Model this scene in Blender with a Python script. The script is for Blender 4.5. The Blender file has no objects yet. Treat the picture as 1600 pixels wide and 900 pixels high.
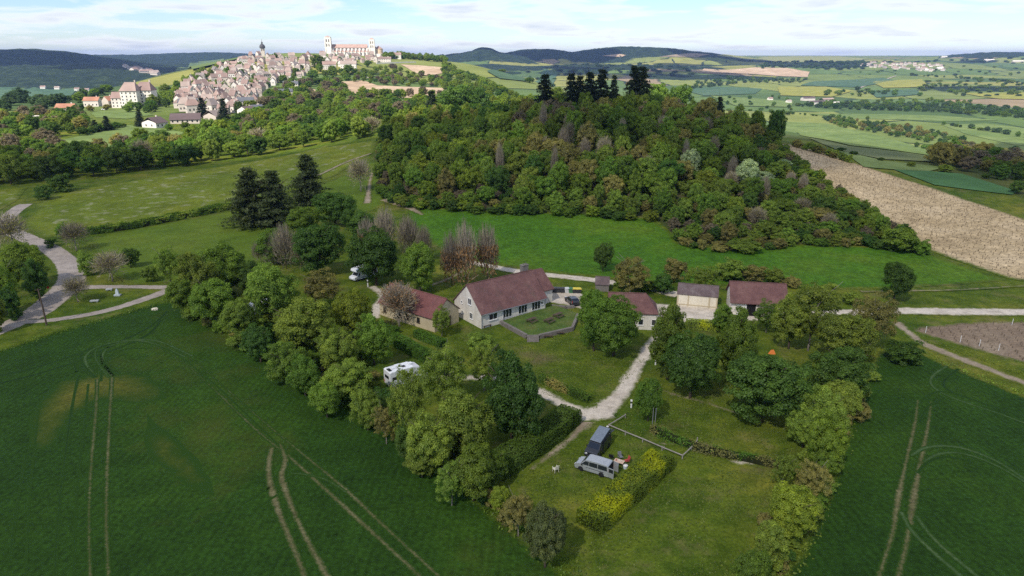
import bpy, bmesh, math, random
import numpy as np
from mathutils import Vector, geometry

# ------------------------------------------------------------------ camera, sky, sun, exposure
SC = bpy.context.scene
COL = SC.collection
R = math.radians
CAMZ = 48.0
PITCH = math.atan(365 / 1067.0)
FPX = 1600 * 24 / 36.0

cam_data = bpy.data.cameras.new('camera')
cam_data.sensor_width = 36.0
cam_data.lens = 24.0
cam_data.clip_start = 0.5
cam_data.clip_end = 60000.0
cam = bpy.data.objects.new('camera', cam_data)
cam.location = (0, 0, CAMZ)
cam.rotation_euler = (math.pi / 2 - PITCH, 0, 0)
COL.objects.link(cam)
SC.camera = cam

SUN_EL, SUN_AZ = R(47), R(210)          # azimuth clockwise from +Y: behind and to the left of the camera
SDIR = Vector((math.sin(SUN_AZ) * math.cos(SUN_EL), math.cos(SUN_AZ) * math.cos(SUN_EL), math.sin(SUN_EL)))
sun_data = bpy.data.lights.new('sun', 'SUN')
sun_data.energy = 3.7
sun_data.angle = R(0.5)
sun_data.color = (1.0, 0.93, 0.82)
sun = bpy.data.objects.new('sun', sun_data)
sun.rotation_euler = (-SDIR).to_track_quat('-Z', 'Y').to_euler()
COL.objects.link(sun)

SC.view_settings.view_transform = 'Standard'
SC.view_settings.look = 'None'
SC.view_settings.exposure = 1.0
SC.view_settings.gamma = 1.0
SC.view_settings.use_curve_mapping = False
SC.cycles.use_denoising = False
SC.cycles.max_bounces = 6
SC.cycles.diffuse_bounces = 3
SC.cycles.glossy_bounces = 2
SC.cycles.transmission_bounces = 3
SC.cycles.volume_bounces = 1
SC.cycles.transparent_max_bounces = 6

world = bpy.data.worlds.new('World')
SC.world = world
world.use_nodes = True
wn = world.node_tree
wn.nodes.clear()
def N(nt, t, loc=None, **kw):
    n = nt.nodes.new(t)
    for k, v in kw.items():
        setattr(n, k, v)
    return n
def L(nt, a, b): nt.links.new(a, b)

w_out = N(wn, 'ShaderNodeOutputWorld')
sky = N(wn, 'ShaderNodeTexSky', sky_type='NISHITA', sun_disc=False)
sky.sun_elevation = SUN_EL
sky.sun_rotation = SUN_AZ
sky.altitude = 250
sky.air_density = 1.0
sky.dust_density = 0.2
sky.ozone_density = 3.5
bg = N(wn, 'ShaderNodeBackground')
bg.inputs['Strength'].default_value = 0.075
tint = N(wn, 'ShaderNodeMix', data_type='RGBA', blend_type='MULTIPLY'); tint.inputs[0].default_value = 1.0
tint.inputs[7].default_value = (0.84, 0.93, 1.12, 1)
L(wn, sky.outputs[0], tint.inputs[6]); L(wn, tint.outputs[2], bg.inputs['Color'])
# cloud cover: noise laid out on the sky's own directions, flattened towards the horizon
tc = N(wn, 'ShaderNodeTexCoord')
sep = N(wn, 'ShaderNodeSeparateXYZ')
L(wn, tc.outputs['Generated'], sep.inputs[0])
zc = N(wn, 'ShaderNodeMath', operation='MAXIMUM'); zc.inputs[1].default_value = 0.0
L(wn, sep.outputs['Z'], zc.inputs[0])
zb = N(wn, 'ShaderNodeMath', operation='ADD'); zb.inputs[1].default_value = 0.11
L(wn, zc.outputs[0], zb.inputs[0])
dx = N(wn, 'ShaderNodeMath', operation='DIVIDE'); L(wn, sep.outputs['X'], dx.inputs[0]); L(wn, zb.outputs[0], dx.inputs[1])
dy = N(wn, 'ShaderNodeMath', operation='DIVIDE'); L(wn, sep.outputs['Y'], dy.inputs[0]); L(wn, zb.outputs[0], dy.inputs[1])
cmb = N(wn, 'ShaderNodeCombineXYZ'); L(wn, dx.outputs[0], cmb.inputs[0]); L(wn, dy.outputs[0], cmb.inputs[1])
cn = N(wn, 'ShaderNodeTexNoise'); cn.inputs['Scale'].default_value = 1.15; cn.inputs['Detail'].default_value = 8
cn.inputs['Roughness'].default_value = 0.55; cn.inputs['Distortion'].default_value = 0.25
L(wn, cmb.outputs[0], cn.inputs['Vector'])
cr = N(wn, 'ShaderNodeValToRGB')
cr.color_ramp.elements[0].position = 0.44; cr.color_ramp.elements[0].color = (0, 0, 0, 1)
cr.color_ramp.elements[1].position = 0.58; cr.color_ramp.elements[1].color = (1, 1, 1, 1)
L(wn, cn.outputs[0], cr.inputs[0])
# thicker middles of the clouds are greyer underneath
cr2 = N(wn, 'ShaderNodeValToRGB')
cr2.color_ramp.elements[0].position = 0.52; cr2.color_ramp.elements[0].color = (0.97, 0.985, 1.0, 1)
cr2.color_ramp.elements[1].position = 0.74; cr2.color_ramp.elements[1].color = (0.60, 0.65, 0.75, 1)
L(wn, cn.outputs[0], cr2.inputs[0])
bgc = N(wn, 'ShaderNodeBackground'); bgc.inputs['Strength'].default_value = 0.57
L(wn, cr2.outputs[0], bgc.inputs['Color'])
mx = N(wn, 'ShaderNodeMixShader')
cf = N(wn, 'ShaderNodeMath', operation='MULTIPLY'); cf.inputs[1].default_value = 0.85
L(wn, cr.outputs[0], cf.inputs[0])
L(wn, cf.outputs[0], mx.inputs[0]); L(wn, bg.outputs[0], mx.inputs[1]); L(wn, bgc.outputs[0], mx.inputs[2])
L(wn, mx.outputs[0], w_out.inputs['Surface'])

rng = np.random.default_rng(7)
random.seed(7)

# ------------------------------------------------------------------ terrain
def sst(a, b, t):
    t = np.clip((t - a) / (b - a), 0, 1)
    return t * t * (3 - 2 * t)

_lat = np.random.default_rng(3).random((256, 256))
def vnoise(x, y):
    xi = np.floor(x).astype(int); yi = np.floor(y).astype(int)
    fx = x - xi; fy = y - yi
    fx = fx * fx * (3 - 2 * fx); fy = fy * fy * (3 - 2 * fy)
    a = _lat[xi & 255, yi & 255]; b = _lat[(xi + 1) & 255, yi & 255]
    c = _lat[xi & 255, (yi + 1) & 255]; d = _lat[(xi + 1) & 255, (yi + 1) & 255]
    return (a * (1 - fx) + b * fx) * (1 - fy) + (c * (1 - fx) + d * fx) * fy
def fbm(x, y, o=4):
    s = np.zeros_like(x); a = 0.5
    for i in range(o):
        s = s + a * vnoise(x * 2 ** i + 17.3 * i, y * 2 ** i + 5.1 * i); a *= 0.5
    return s / (1 - 0.5 ** o)

def poly_sd(x, y, P):
    """distance to polygon P, negative inside"""
    P = np.asarray(P, float)
    x = np.asarray(x, float); y = np.asarray(y, float)
    d = np.full(x.shape, 1e18); ins = np.zeros(x.shape, bool)
    n = len(P)
    for i in range(n):
        x0, y0 = P[i]; x1, y1 = P[(i + 1) % n]
        ex, ey = x1 - x0, y1 - y0
        t = np.clip(((x - x0) * ex + (y - y0) * ey) / (ex * ex + ey * ey + 1e-12), 0, 1)
        d = np.minimum(d, (x - x0 - t * ex) ** 2 + (y - y0 - t * ey) ** 2)
        c = ((y0 > y) != (y1 > y))
        with np.errstate(divide='ignore', invalid='ignore'):
            xc = (x1 - x0) * (y - y0) / (y1 - y0 if y1 != y0 else 1e-12) + x0
        ins ^= c & (x < xc)
    d = np.sqrt(d)
    return np.where(ins, -d, d)

PLATEAU = [(168, -600), (168, 360), (140, 440), (70, 700), (0, 1050), (-60, 1400), (-150, 1750), (-600, 1850), (-640, 1500),
           (-545, 1150), (-480, 850), (-540, 650), (-600, 480), (-760, 300), (-1000, -600)]

def pix_dir(u, v):
    cx = (u - 800) / FPX; cy = (450 - v) / FPX
    return np.array((cx, math.cos(PITCH) + cy * math.sin(PITCH), -math.sin(PITCH) + cy * math.cos(PITCH)))
def pix_at(u, v, Y):
    d = pix_dir(u, v); t = Y / d[1]
    return d[0] * t, Y, CAMZ + d[2] * t

def base_far(x, y):
    r = np.hypot(x, y)
    return -78 + 46 * sst(1500, 5200, r) + 56 * sst(4800, 7600, r)

HILLS = []   # (cx, cy, sx, sy, amp)
def add_hill(u, v, Y, sx, sy):
    x, y, z = pix_at(u, v, Y)
    cur = float(base_far(np.array([x]), np.array([y]))[0])
    HILLS.append((x, y, sx, sy, z - cur))
def _far(x, y):
    m = 0.0
    for cx, cy, sx, sy, a in HILLS:
        g = a * np.exp(-0.5 * (np.abs((x - cx) / sx) ** 2.4 + np.abs((y - cy) / sy) ** 2.4))
        m = np.maximum(m, g) + 0.12 * np.minimum(m, g)
    return base_far(x, y) + m
add_hill(300, 86, 7200, 2600, 700)
add_hill(15, 79, 3900, 420, 450)
add_hill(150, 101, 3300, 330, 330)
add_hill(60, 105, 2700, 480, 300)
add_hill(395, 97, 4600, 420, 420)
add_hill(345, 84, 5900, 620, 500)
add_hill(215, 88, 6300, 480, 500)
add_hill(757, 79, 4700, 110, 350)
add_hill(750, 85, 4700, 330, 400)
add_hill(850, 79, 5000, 300, 420)
add_hill(1000, 74, 5200, 560, 420)
add_hill(930, 103, 3700, 520, 380)
add_hill(1180, 104, 3900, 300, 300)
add_hill(1585, 82, 5400, 330, 420)
add_hill(1350, 98, 4300, 700, 420)

def H(x, y):
    x = np.asarray(x, float); y = np.asarray(y, float)
    d = poly_sd(x, y, PLATEAU)
    far = _far(x, y) + (9 + 12 * sst(2000, 4500, np.hypot(x, y))) * (fbm(x / 420 + 3.1, y / 420 + 8.7, 3) - 0.5)
    # the plateau with the hill behind the farm and the town ridge
    h = 18.5 * np.exp(-0.5 * (np.abs((x - 58) / 52) ** 2.0 + np.abs((y - 315) / 62) ** 2.2))
    h = h + 5.0 * np.exp(-0.5 * (np.abs((x + 15) / 55) ** 2.2 + np.abs((y - 320) / 60) ** 2.2))
    h = h + 7 * np.exp(-0.5 * (((x + 52) / 40) ** 2 + ((y - 395) / 60) ** 2))
    h = h + 39 * np.exp(-0.5 * (np.abs((x + 320) / 240) ** 2.4 + np.abs((y - 1580) / 270) ** 2.4))
    h = h + 27 * np.exp(-0.5 * (((x + 425) / 105) ** 2 + ((y - 1240) / 190) ** 2))
    h = h + 1.2 * sst(165, 260, y)
    h = h + (fbm(x / 90, y / 90, 2) - 0.5) * 3 * sst(250, 600, np.hypot(x, y))
    k = sst(0, 430, d)
    return h * (1 - k) + far * k

def G(u, v, ymax=15000):
    """ground point under pixel (u, v) of the 1600x900 photograph"""
    d = pix_dir(u, v)
    ts = 8.0 * 1.012 ** np.arange(0, 640)
    ts = ts[ts * d[1] < ymax]
    f = CAMZ + d[2] * ts - H(d[0] * ts, d[1] * ts)
    i = np.argmax(f < 0)
    if f[i] >= 0:
        i = len(ts) - 1
    a, b = ts[max(i - 1, 0)], ts[i]
    for _ in range(3):
        tt = np.linspace(a, b, 9)
        f = CAMZ + d[2] * tt - H(d[0] * tt, d[1] * tt)
        j = int(np.argmax(f < 0)) if (f < 0).any() else 8
        a, b = tt[max(j - 1, 0)], tt[j]
    t = (a + b) / 2
    return Vector((d[0] * t, d[1] * t, float(H(np.array([d[0] * t]), np.array([d[1] * t]))[0])))
def gz(x, y): return float(H(np.array([x]), np.array([y]))[0])
def PX(pts): return [tuple(G(u, v)[:2]) for u, v in pts]
def mpp(y, z=0.0):
    """metres per photo pixel at forward distance y"""
    return (y * math.cos(PITCH) + (CAMZ - z) * math.sin(PITCH)) / FPX
def height_for(vtop, x, y, z):
    cyv = (450 - vtop) / FPX
    dz = (cyv * math.cos(PITCH) - math.sin(PITCH)) / (math.cos(PITCH) + cyv * math.sin(PITCH))
    return CAMZ + dz * y - z

# ------------------------------------------------------------------ object helpers
def tag(o, label=None, cat=None, group=None, kind=None):
    if label: o['label'] = label
    if cat: o['category'] = cat
    if group: o['group'] = group
    if kind: o['kind'] = kind
    return o
def link(name, data, parent=None):
    o = bpy.data.objects.new(name, data)
    COL.objects.link(o)
    if parent is not None: o.parent = parent
    return o
def thing(name, label, cat, loc, rz=0.0, group=None):
    o = link(name, None)
    o.empty_display_size = 0.3
    o.location = loc; o.rotation_euler = (0, 0, rz)
    return tag(o, label, cat, group)
def copy_tree(o, parent=None):
    c = o.copy(); COL.objects.link(c)
    if parent is not None: c.parent = parent
    for ch in list(o.children): copy_tree(ch, c)
    return c

class MB:
    def __init__(s): s.v = []; s.f = []; s.m = []
    def add(s, vs, fs, m=0):
        b = len(s.v); s.v.extend([tuple(p) for p in vs])
        for f in fs: s.f.append([b + i for i in f]); s.m.append(m)
        return s
    def box(s, cx, cy, cz, sx, sy, sz, m=0, rz=0.0):
        c, n = math.cos(rz), math.sin(rz); vs = []
        for z in (-1, 1):
            for x, y in ((-1, -1), (1, -1), (1, 1), (-1, 1)):
                X, Y = x * sx / 2, y * sy / 2
                vs.append((cx + X * c - Y * n, cy + X * n + Y * c, cz + z * sz / 2))
        return s.add(vs, [(3, 2, 1, 0), (4, 5, 6, 7), (0, 1, 5, 4), (1, 2, 6, 5), (2, 3, 7, 6), (3, 0, 4, 7)], m)
    def tube(s, p0, p1, r0, r1, n=8, m=0, caps=True):
        p0, p1 = Vector(p0), Vector(p1); d = (p1 - p0).normalized()
        a = d.orthogonal().normalized(); b = d.cross(a); vs = []
        for p, r in ((p0, r0), (p1, r1)):
            for i in range(n):
                t = 2 * math.pi * i / n
                vs.append(p + a * (r * math.cos(t)) + b * (r * math.sin(t)))
        fs = [(i, (i + 1) % n, n + (i + 1) % n, n + i) for i in range(n)]
        if caps: fs += [tuple(range(n))[::-1], tuple(range(n, 2 * n))]
        return s.add(vs, fs, m)
    def path(s, pts, rs, n=7, m=0):
        for i in range(len(pts) - 1): s.tube(pts[i], pts[i + 1], rs[i], rs[i + 1], n, m)
        return s
    def prism(s, prof, y0, y1, m=0):
        """profile of (x, z) swept along y"""
        n = len(prof)
        vs = [(x, y0, z) for x, z in prof] + [(x, y1, z) for x, z in prof]
        fs = [(i, (i + 1) % n, n + (i + 1) % n, n + i) for i in range(n)] + [tuple(range(n))[::-1], tuple(range(n, 2 * n))]
        return s.add(vs, fs, m)
    def lathe(s, prof, n=16, m=0, c=(0, 0, 0)):
        vs = []
        for r, z in prof:
            for i in range(n):
                t = 2 * math.pi * i / n
                vs.append((c[0] + r * math.cos(t), c[1] + r * math.sin(t), c[2] + z))
        fs = []
        for j in range(len(prof) - 1):
            for i in range(n):
                fs.append((j * n + i, j * n + (i + 1) % n, (j + 1) * n + (i + 1) % n, (j + 1) * n + i))
        return s.add(vs, fs, m)
    def build(s, name, mats, parent=None, smooth=False, bevel=0.0):
        me = bpy.data.meshes.new(name)
        me.from_pydata(s.v, [], s.f)
        for mt in (mats if isinstance(mats, (list, tuple)) else [mats]): me.materials.append(mt)
        if max(s.m, default=0) > 0: me.polygons.foreach_set('material_index', s.m)
        bm = bmesh.new(); bm.from_mesh(me)
        bmesh.ops.recalc_face_normals(bm, faces=bm.faces)
        if bevel > 0:
            bmesh.ops.remove_doubles(bm, verts=bm.verts, dist=1e-5)
            es = [e for e in bm.edges if len(e.link_faces) == 2 and e.calc_face_angle(0) > 0.5]
            bmesh.ops.bevel(bm, geom=es, offset=bevel, segments=2, affect='EDGES', profile=0.6)
        bm.to_mesh(me); bm.free()
        if smooth: me.shade_smooth()
        me.update()
        return link(name, me, parent)

def quads_mesh(name, V, mats, attr=None, mi=None, col=None):
    """V (n,4,3) -> mesh of separate quads; attr: per-quad float 'lv'; col: per-quad colour 'Col'"""
    n = len(V)
    me = bpy.data.meshes.new(name)
    me.vertices.add(n * 4); me.loops.add(n * 4); me.polygons.add(n)
    me.vertices.foreach_set('co', np.ascontiguousarray(V, np.float32).ravel())
    me.loops.foreach_set('vertex_index', np.arange(n * 4, dtype=np.int32))
    me.polygons.foreach_set('loop_start', np.arange(0, n * 4, 4, dtype=np.int32))
    for mt in (mats if isinstance(mats, (list, tuple)) else [mats]): me.materials.append(mt)
    if mi is not None: me.polygons.foreach_set('material_index', np.asarray(mi, np.int32))
    if attr is not None:
        a = me.attributes.new('lv', 'FLOAT', 'POINT'); a.data.foreach_set('value', np.repeat(np.asarray(attr, np.float32), 4))
    if col is not None:
        c = np.ones((n, 4), np.float32); c[:, :3] = col
        a = me.attributes.new('Col', 'FLOAT_COLOR', 'POINT'); a.data.foreach_set('color', np.repeat(c, 4, 0).ravel())
    me.update(calc_edges=True)
    return me

# ------------------------------------------------------------------ materials
def mat(name):
    m = bpy.data.materials.new(name); m.use_nodes = True
    nt = m.node_tree; nt.nodes.clear()
    out = N(nt, 'ShaderNodeOutputMaterial'); return m, nt, out
def noise(nt, scale, detail=3, vec=None, rough=0.55, coord='Object'):
    n = N(nt, 'ShaderNodeTexNoise'); n.inputs['Scale'].default_value = scale
    n.inputs['Detail'].default_value = detail; n.inputs['Roughness'].default_value = rough
    if vec is None:
        g = N(nt, 'ShaderNodeNewGeometry') if coord == 'World' else None
        if g: vec = g.outputs['Position']
        else: vec = N(nt, 'ShaderNodeTexCoord').outputs['Object']
    L(nt, vec, n.inputs['Vector']); return n.outputs[0]
def ramp(nt, fac, stops):
    r = N(nt, 'ShaderNodeValToRGB'); e = r.color_ramp.elements
    while len(e) < len(stops): e.new(0.5)
    for i, (p, c) in enumerate(stops):
        e[i].position = p; e[i].color = (*c, 1) if len(c) == 3 else c
    L(nt, fac, r.inputs[0]); return r.outputs[0]
def mixc(nt, f, a, b, mode='MIX'):
    m = N(nt, 'ShaderNodeMix', data_type='RGBA', blend_type=mode)
    for s, x in ((m.inputs[0], f), (m.inputs[6], a), (m.inputs[7], b)):
        if isinstance(x, (int, float)): s.default_value = x
        elif isinstance(x, tuple): s.default_value = (*x, 1)
        else: L(nt, x, s)
    return m.outputs[2]
def mth(nt, op, a, b=None, clamp=False):
    m = N(nt, 'ShaderNodeMath', operation=op, use_clamp=clamp)
    for s, x in ((m.inputs[0], a), (m.inputs[1], b)):
        if x is None: continue
        if isinstance(x, (int, float)): s.default_value = x
        else: L(nt, x, s)
    return m.outputs[0]
def mapr(nt, f, a, b, c=0.0, d=1.0):
    m = N(nt, 'ShaderNodeMapRange'); L(nt, f, m.inputs[0])
    m.inputs[1].default_value = a; m.inputs[2].default_value = b; m.inputs[3].default_value = c; m.inputs[4].default_value = d
    return m.outputs[0]
def attr(nt, name):
    a = N(nt, 'ShaderNodeAttribute'); a.attribute_name = name; return a
def finish(nt, out, col, rough=0.9, spec=0.2, bump=None, bstr=0.5, bdist=0.1, metal=0.0):
    p = N(nt, 'ShaderNodeBsdfPrincipled')
    if isinstance(col, tuple): p.inputs['Base Color'].default_value = (*col, 1)
    else: L(nt, col, p.inputs['Base Color'])
    if isinstance(rough, (int, float)): p.inputs['Roughness'].default_value = rough
    else: L(nt, rough, p.inputs['Roughness'])
    p.inputs['Specular IOR Level'].default_value = spec; p.inputs['Metallic'].default_value = metal
    if bump is not None:
        b = N(nt, 'ShaderNodeBump'); b.inputs['Strength'].default_value = bstr; b.inputs['Distance'].default_value = bdist
        L(nt, bump, b.inputs['Height']); L(nt, b.outputs[0], p.inputs['Normal'])
    L(nt, p.outputs[0], out.inputs['Surface']); return p
def simple(name, col, rough=0.6, spec=0.3, metal=0.0, var=0.15, scale=4.0):
    m, nt, out = mat(name)
    n = noise(nt, scale, 4)
    c = mixc(nt, 1.0, col, ramp(nt, n, [(0.3, (1 - var,) * 3), (0.7, (1 + var,) * 3)]), 'MULTIPLY')
    finish(nt, out, c, rough, spec, metal=metal); return m

# colours shared between the ground sheet and the ragged edges of what lies on it
def lawn_group():
    g = bpy.data.node_groups.new('lawn_colour', 'ShaderNodeTree')
    g.interface.new_socket('Color', in_out='OUTPUT', socket_type='NodeSocketColor')
    go = N(g, 'NodeGroupOutput')
    pos = N(g, 'ShaderNodeNewGeometry').outputs['Position']
    big = noise(g, 0.045, 5, pos, 0.6); mid = noise(g, 0.30, 5, pos, 0.65); fine = noise(g, 2.6, 4, pos, 0.7); ragged = noise(g, 0.16, 7, pos, 0.75)
    c = ramp(g, big, [(0.34, (0.050, 0.090, 0.009)), (0.52, (0.080, 0.114, 0.011)), (0.70, (0.135, 0.142, 0.020))])
    c2 = ramp(g, mid, [(0.32, (0.52, 0.62, 0.55)), (0.52, (1.0, 1.0, 1.0)), (0.72, (1.6, 1.38, 1.35))])
    c3 = ramp(g, fine, [(0.25, (0.50, 0.53, 0.5)), (0.75, (1.5, 1.46, 1.45))])
    c = mixc(g, 1.0, c, c2, 'MULTIPLY'); c = mixc(g, 1.0, c, c3, 'MULTIPLY')
    dry = mapr(g, ragged, 0.53, 0.70, 0.0, 0.6)
    c = mixc(g, dry, c, (0.19, 0.155, 0.065))
    L(g, c, go.inputs[0]); return g
LAWN = lawn_group()
def lawn(nt):
    n = N(nt, 'ShaderNodeGroup'); n.node_tree = LAWN; return n.outputs[0]
def edge_mix(nt, col, width=0.8, amp=1.2, sc=0.7, other=None):
    """col inside, lawn colour where the sheet's ragged edge runs out"""
    pos = N(nt, 'ShaderNodeNewGeometry').outputs['Position']
    e = attr(nt, 'edge').outputs['Fac']
    n = noise(nt, sc, 4, pos, 0.7)
    e2 = mth(nt, 'ADD', e, mth(nt, 'MULTIPLY', mth(nt, 'SUBTRACT', n, 0.62), amp * 2))
    return mixc(nt, mapr(nt, e2, 0.0, width), lawn(nt) if other is None else other, col)

def field_mat(name, cols, s1=0.05, s2=0.5, fine=3.0, rows=None, width=0.8, amp=1.2, fvar=0.3, blotch=None, edge=True, bstr=0.6, other=None, esc=0.7):
    m, nt, out = mat(name)
    pos = N(nt, 'ShaderNodeNewGeometry').outputs['Position']
    c = ramp(nt, noise(nt, s1, 4, pos, 0.6), [(0.32, cols[0]), (0.50, cols[1]), (0.68, cols[2])])
    c = mixc(nt, 1.0, c, ramp(nt, noise(nt, s2, 4, pos, 0.7), [(0.3, (0.80,) * 3), (0.7, (1.22,) * 3)]), 'MULTIPLY')
    f = noise(nt, fine, 3, pos, 0.7)
    c = mixc(nt, 1.0, c, ramp(nt, f, [(0.25, (1 - fvar,) * 3), (0.75, (1 + fvar,) * 3)]), 'MULTIPLY')
    if rows:
        ang, freq, amt = rows
        mp = N(nt, 'ShaderNodeMapping'); mp.inputs['Rotation'].default_value[2] = ang
        L(nt, pos, mp.inputs[0])
        wv = N(nt, 'ShaderNodeTexWave'); wv.inputs['Scale'].default_value = freq; wv.inputs['Distortion'].default_value = 1.2
        wv.inputs['Detail'].default_value = 2; wv.inputs['Detail Scale'].default_value = 0.6
        L(nt, mp.outputs[0], wv.inputs[0])
        c = mixc(nt, 1.0, c, ramp(nt, wv.outputs[1], [(0.0, (1 - amt,) * 3), (1.0, (1 + amt,) * 3)]), 'MULTIPLY')
    if blotch:
        bc, bs, lo, hi, bm = blotch
        c = mixc(nt, mapr(nt, noise(nt, bs, 5, pos, 0.65), lo, hi, 0.0, bm), c, bc)
    if edge: c = edge_mix(nt, c, width, amp, esc, other)
    finish(nt, out, c, 0.95, 0.1, bump=f, bstr=bstr, bdist=0.12)
    return m
# ------------------------------------------------------------------ ground sheet
def ground_material():
    m, nt, out = mat('terrain')
    pos = N(nt, 'ShaderNodeNewGeometry').outputs['Position']
    sx = N(nt, 'ShaderNodeSeparateXYZ'); L(nt, pos, sx.inputs[0])
    cb = N(nt, 'ShaderNodeCombineXYZ'); L(nt, sx.outputs[0], cb.inputs[0]); L(nt, sx.outputs[1], cb.inputs[1])
    wob = N(nt, 'ShaderNodeTexNoise'); wob.inputs['Scale'].default_value = 0.004; wob.inputs['Detail'].default_value = 2
    L(nt, cb.outputs[0], wob.inputs['Vector'])
    sc = N(nt, 'ShaderNodeVectorMath', operation='SCALE'); sc.inputs['Scale'].default_value = 190
    L(nt, wob.outputs['Color'], sc.inputs[0])
    ad = N(nt, 'ShaderNodeVectorMath', operation='ADD'); L(nt, cb.outputs[0], ad.inputs[0]); L(nt, sc.outputs[0], ad.inputs[1])
    mp = N(nt, 'ShaderNodeMapping'); mp.inputs['Rotation'].default_value[2] = 0.35; mp.inputs['Scale'].default_value = (0.0042, 0.0026, 1)
    L(nt, ad.outputs[0], mp.inputs[0])
    vo = N(nt, 'ShaderNodeTexVoronoi', voronoi_dimensions='2D'); vo.inputs['Scale'].default_value = 1.0
    L(nt, mp.outputs[0], vo.inputs['Vector'])
    ve = N(nt, 'ShaderNodeTexVoronoi', voronoi_dimensions='2D', feature='DISTANCE_TO_EDGE'); ve.inputs['Scale'].default_value = 1.0
    L(nt, mp.outputs[0], ve.inputs['Vector'])
    sp = N(nt, 'ShaderNodeSeparateColor'); L(nt, vo.outputs['Color'], sp.inputs[0])
    f = N(nt, 'ShaderNodeValToRGB'); f.color_ramp.interpolation = 'CONSTANT'
    st = [(0.0, (0.095, 0.145, 0.044)), (0.18, (0.125, 0.165, 0.046)), (0.34, (0.175, 0.200, 0.056)), (0.50, (0.068, 0.110, 0.038)),
          (0.62, (0.145, 0.178, 0.055)), (0.76, (0.215, 0.215, 0.060)), (0.86, (0.095, 0.145, 0.054)), (0.94, (0.24, 0.185, 0.115))]
    e = f.color_ramp.elements
    while len(e) < len(st): e.new(0.5)
    for i, (p, c) in enumerate(st): e[i].position = p; e[i].color = (*c, 1)
    L(nt, sp.outputs[0], f.inputs[0])
    fields = f.outputs[0]
    tex = ramp(nt, noise(nt, 0.012, 5, pos, 0.65), [(0.3, (0.75, 0.78, 0.75)), (0.7, (1.25, 1.22, 1.2))])
    fields = mixc(nt, 1.0, fields, tex, 'MULTIPLY')
    hedge = mapr(nt, ve.outputs[0], 0.012, 0.035, 1.0, 0.0)
    hb = mth(nt, 'MULTIPLY', hedge, mapr(nt, noise(nt, 0.02, 3, pos), 0.38, 0.5))
    wcol = ramp(nt, noise(nt, 0.022, 8, pos, 0.85), [(0.36, (0.009, 0.018, 0.012)), (0.5, (0.016, 0.030, 0.016)), (0.62, (0.040, 0.062, 0.026))])
    fields = mixc(nt, hb, fields, wcol)
    wood = attr(nt, 'wood').outputs['Fac']
    wn_ = mth(nt, 'ADD', wood, mth(nt, 'MULTIPLY', mth(nt, 'SUBTRACT', noise(nt, 0.006, 5, pos, 0.6), 0.5), 0.9))
    far = mixc(nt, mapr(nt, wn_, 0.48, 0.54), fields, wcol)
    # scrubby hill: leaf litter and rough grass between the trees
    scrub = ramp(nt, noise(nt, 0.12, 5, pos, 0.7), [(0.3, (0.030, 0.042, 0.014)), (0.5, (0.052, 0.064, 0.022)), (0.7, (0.085, 0.080, 0.036))])
    near = mixc(nt, attr(nt, 'scrub').outputs['Fac'], lawn(nt), scrub)
    c = mixc(nt, attr(nt, 'near').outputs['Fac'], far, near)
    fine = noise(nt, 1.6, 4, pos, 0.7)
    finish(nt, out, c, 0.95, 0.08, bump=fine, bstr=0.6, bdist=0.15)
    return m

PIN = poly_sd
HILLWOOD_PX = [(592, 300), (600, 318), (640, 322), (760, 330), (900, 334), (1020, 340), (1050, 362), (1062, 380), (1110, 384), (1225, 380), (1330, 382),
               (1440, 394), (1405, 366), (1350, 330), (1300, 300), (1255, 262), (1215, 232)]
_hw = PX(HILLWOOD_PX)
HILLWOOD = _hw + [(150, 420), (90, 520), (0, 560), (-60, 470), (-62, 360), (-58, 300)]

def build_ground():
    na = 560
    ang = np.linspace(R(-78), R(78), na)
    rr = [4.0]
    while rr[-1] < 16000: rr.append(rr[-1] * 1.0125 + 0.02)
    rr = np.array(rr); nr = len(rr)
    A, RR = np.meshgrid(ang, rr)
    x = (np.sin(A) * RR).ravel(); y = (np.cos(A) * RR).ravel()
    z = H(x, y)
    d = poly_sd(x, y, PLATEAU)
    r = np.hypot(x, y)
    # far woods
    wood = np.zeros_like(x)
    for cx, cy, sx, sy, k in WOODBLOBS:
        wood = np.maximum(wood, k * np.exp(-0.5 * (((x - cx) / sx) ** 4 + ((y - cy) / sy) ** 4)))
    wood = wood * 1.0
    bump = (fbm(x / 23, y / 23, 3) - 0.3) * 11 * np.clip((wood - 0.45) * 6, 0, 1) * sst(1500, 2500, r)
    z = z + bump
    near = 1 - sst(5, 80, d)
    near = near * (1 - sst(500, 800, r))
    scr = 1 - sst(-3, 4, poly_sd(x, y, HILLWOOD))
    scr = np.maximum(scr, sst(1, 12, d) * (1 - sst(60, 200, d)) * 0.7)
    me = bpy.data.meshes.new('ground')
    V = np.stack([x, y, z], 1)
    i = np.arange((nr - 1) * na).reshape(nr - 1, na)[:, :-1].ravel()
    F = np.stack([i, i + na, i + na + 1, i + 1], 1)[:, ::-1]
    me.vertices.add(len(V)); me.loops.add(F.size); me.polygons.add(len(F))
    me.vertices.foreach_set('co', V.astype(np.float32).ravel())
    me.loops.foreach_set('vertex_index', F.astype(np.int32).ravel())
    me.polygons.foreach_set('loop_start', np.arange(0, F.size, 4, dtype=np.int32))
    for nme, arr in (('wood', wood), ('near', near), ('scrub', scr)):
        me.attributes.new(nme, 'FLOAT', 'POINT').data.foreach_set('value', arr.astype(np.float32))
    me.materials.append(ground_material())
    me.update(calc_edges=True); me.shade_smooth()
    tag(link('ground', me), kind='structure')

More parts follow.
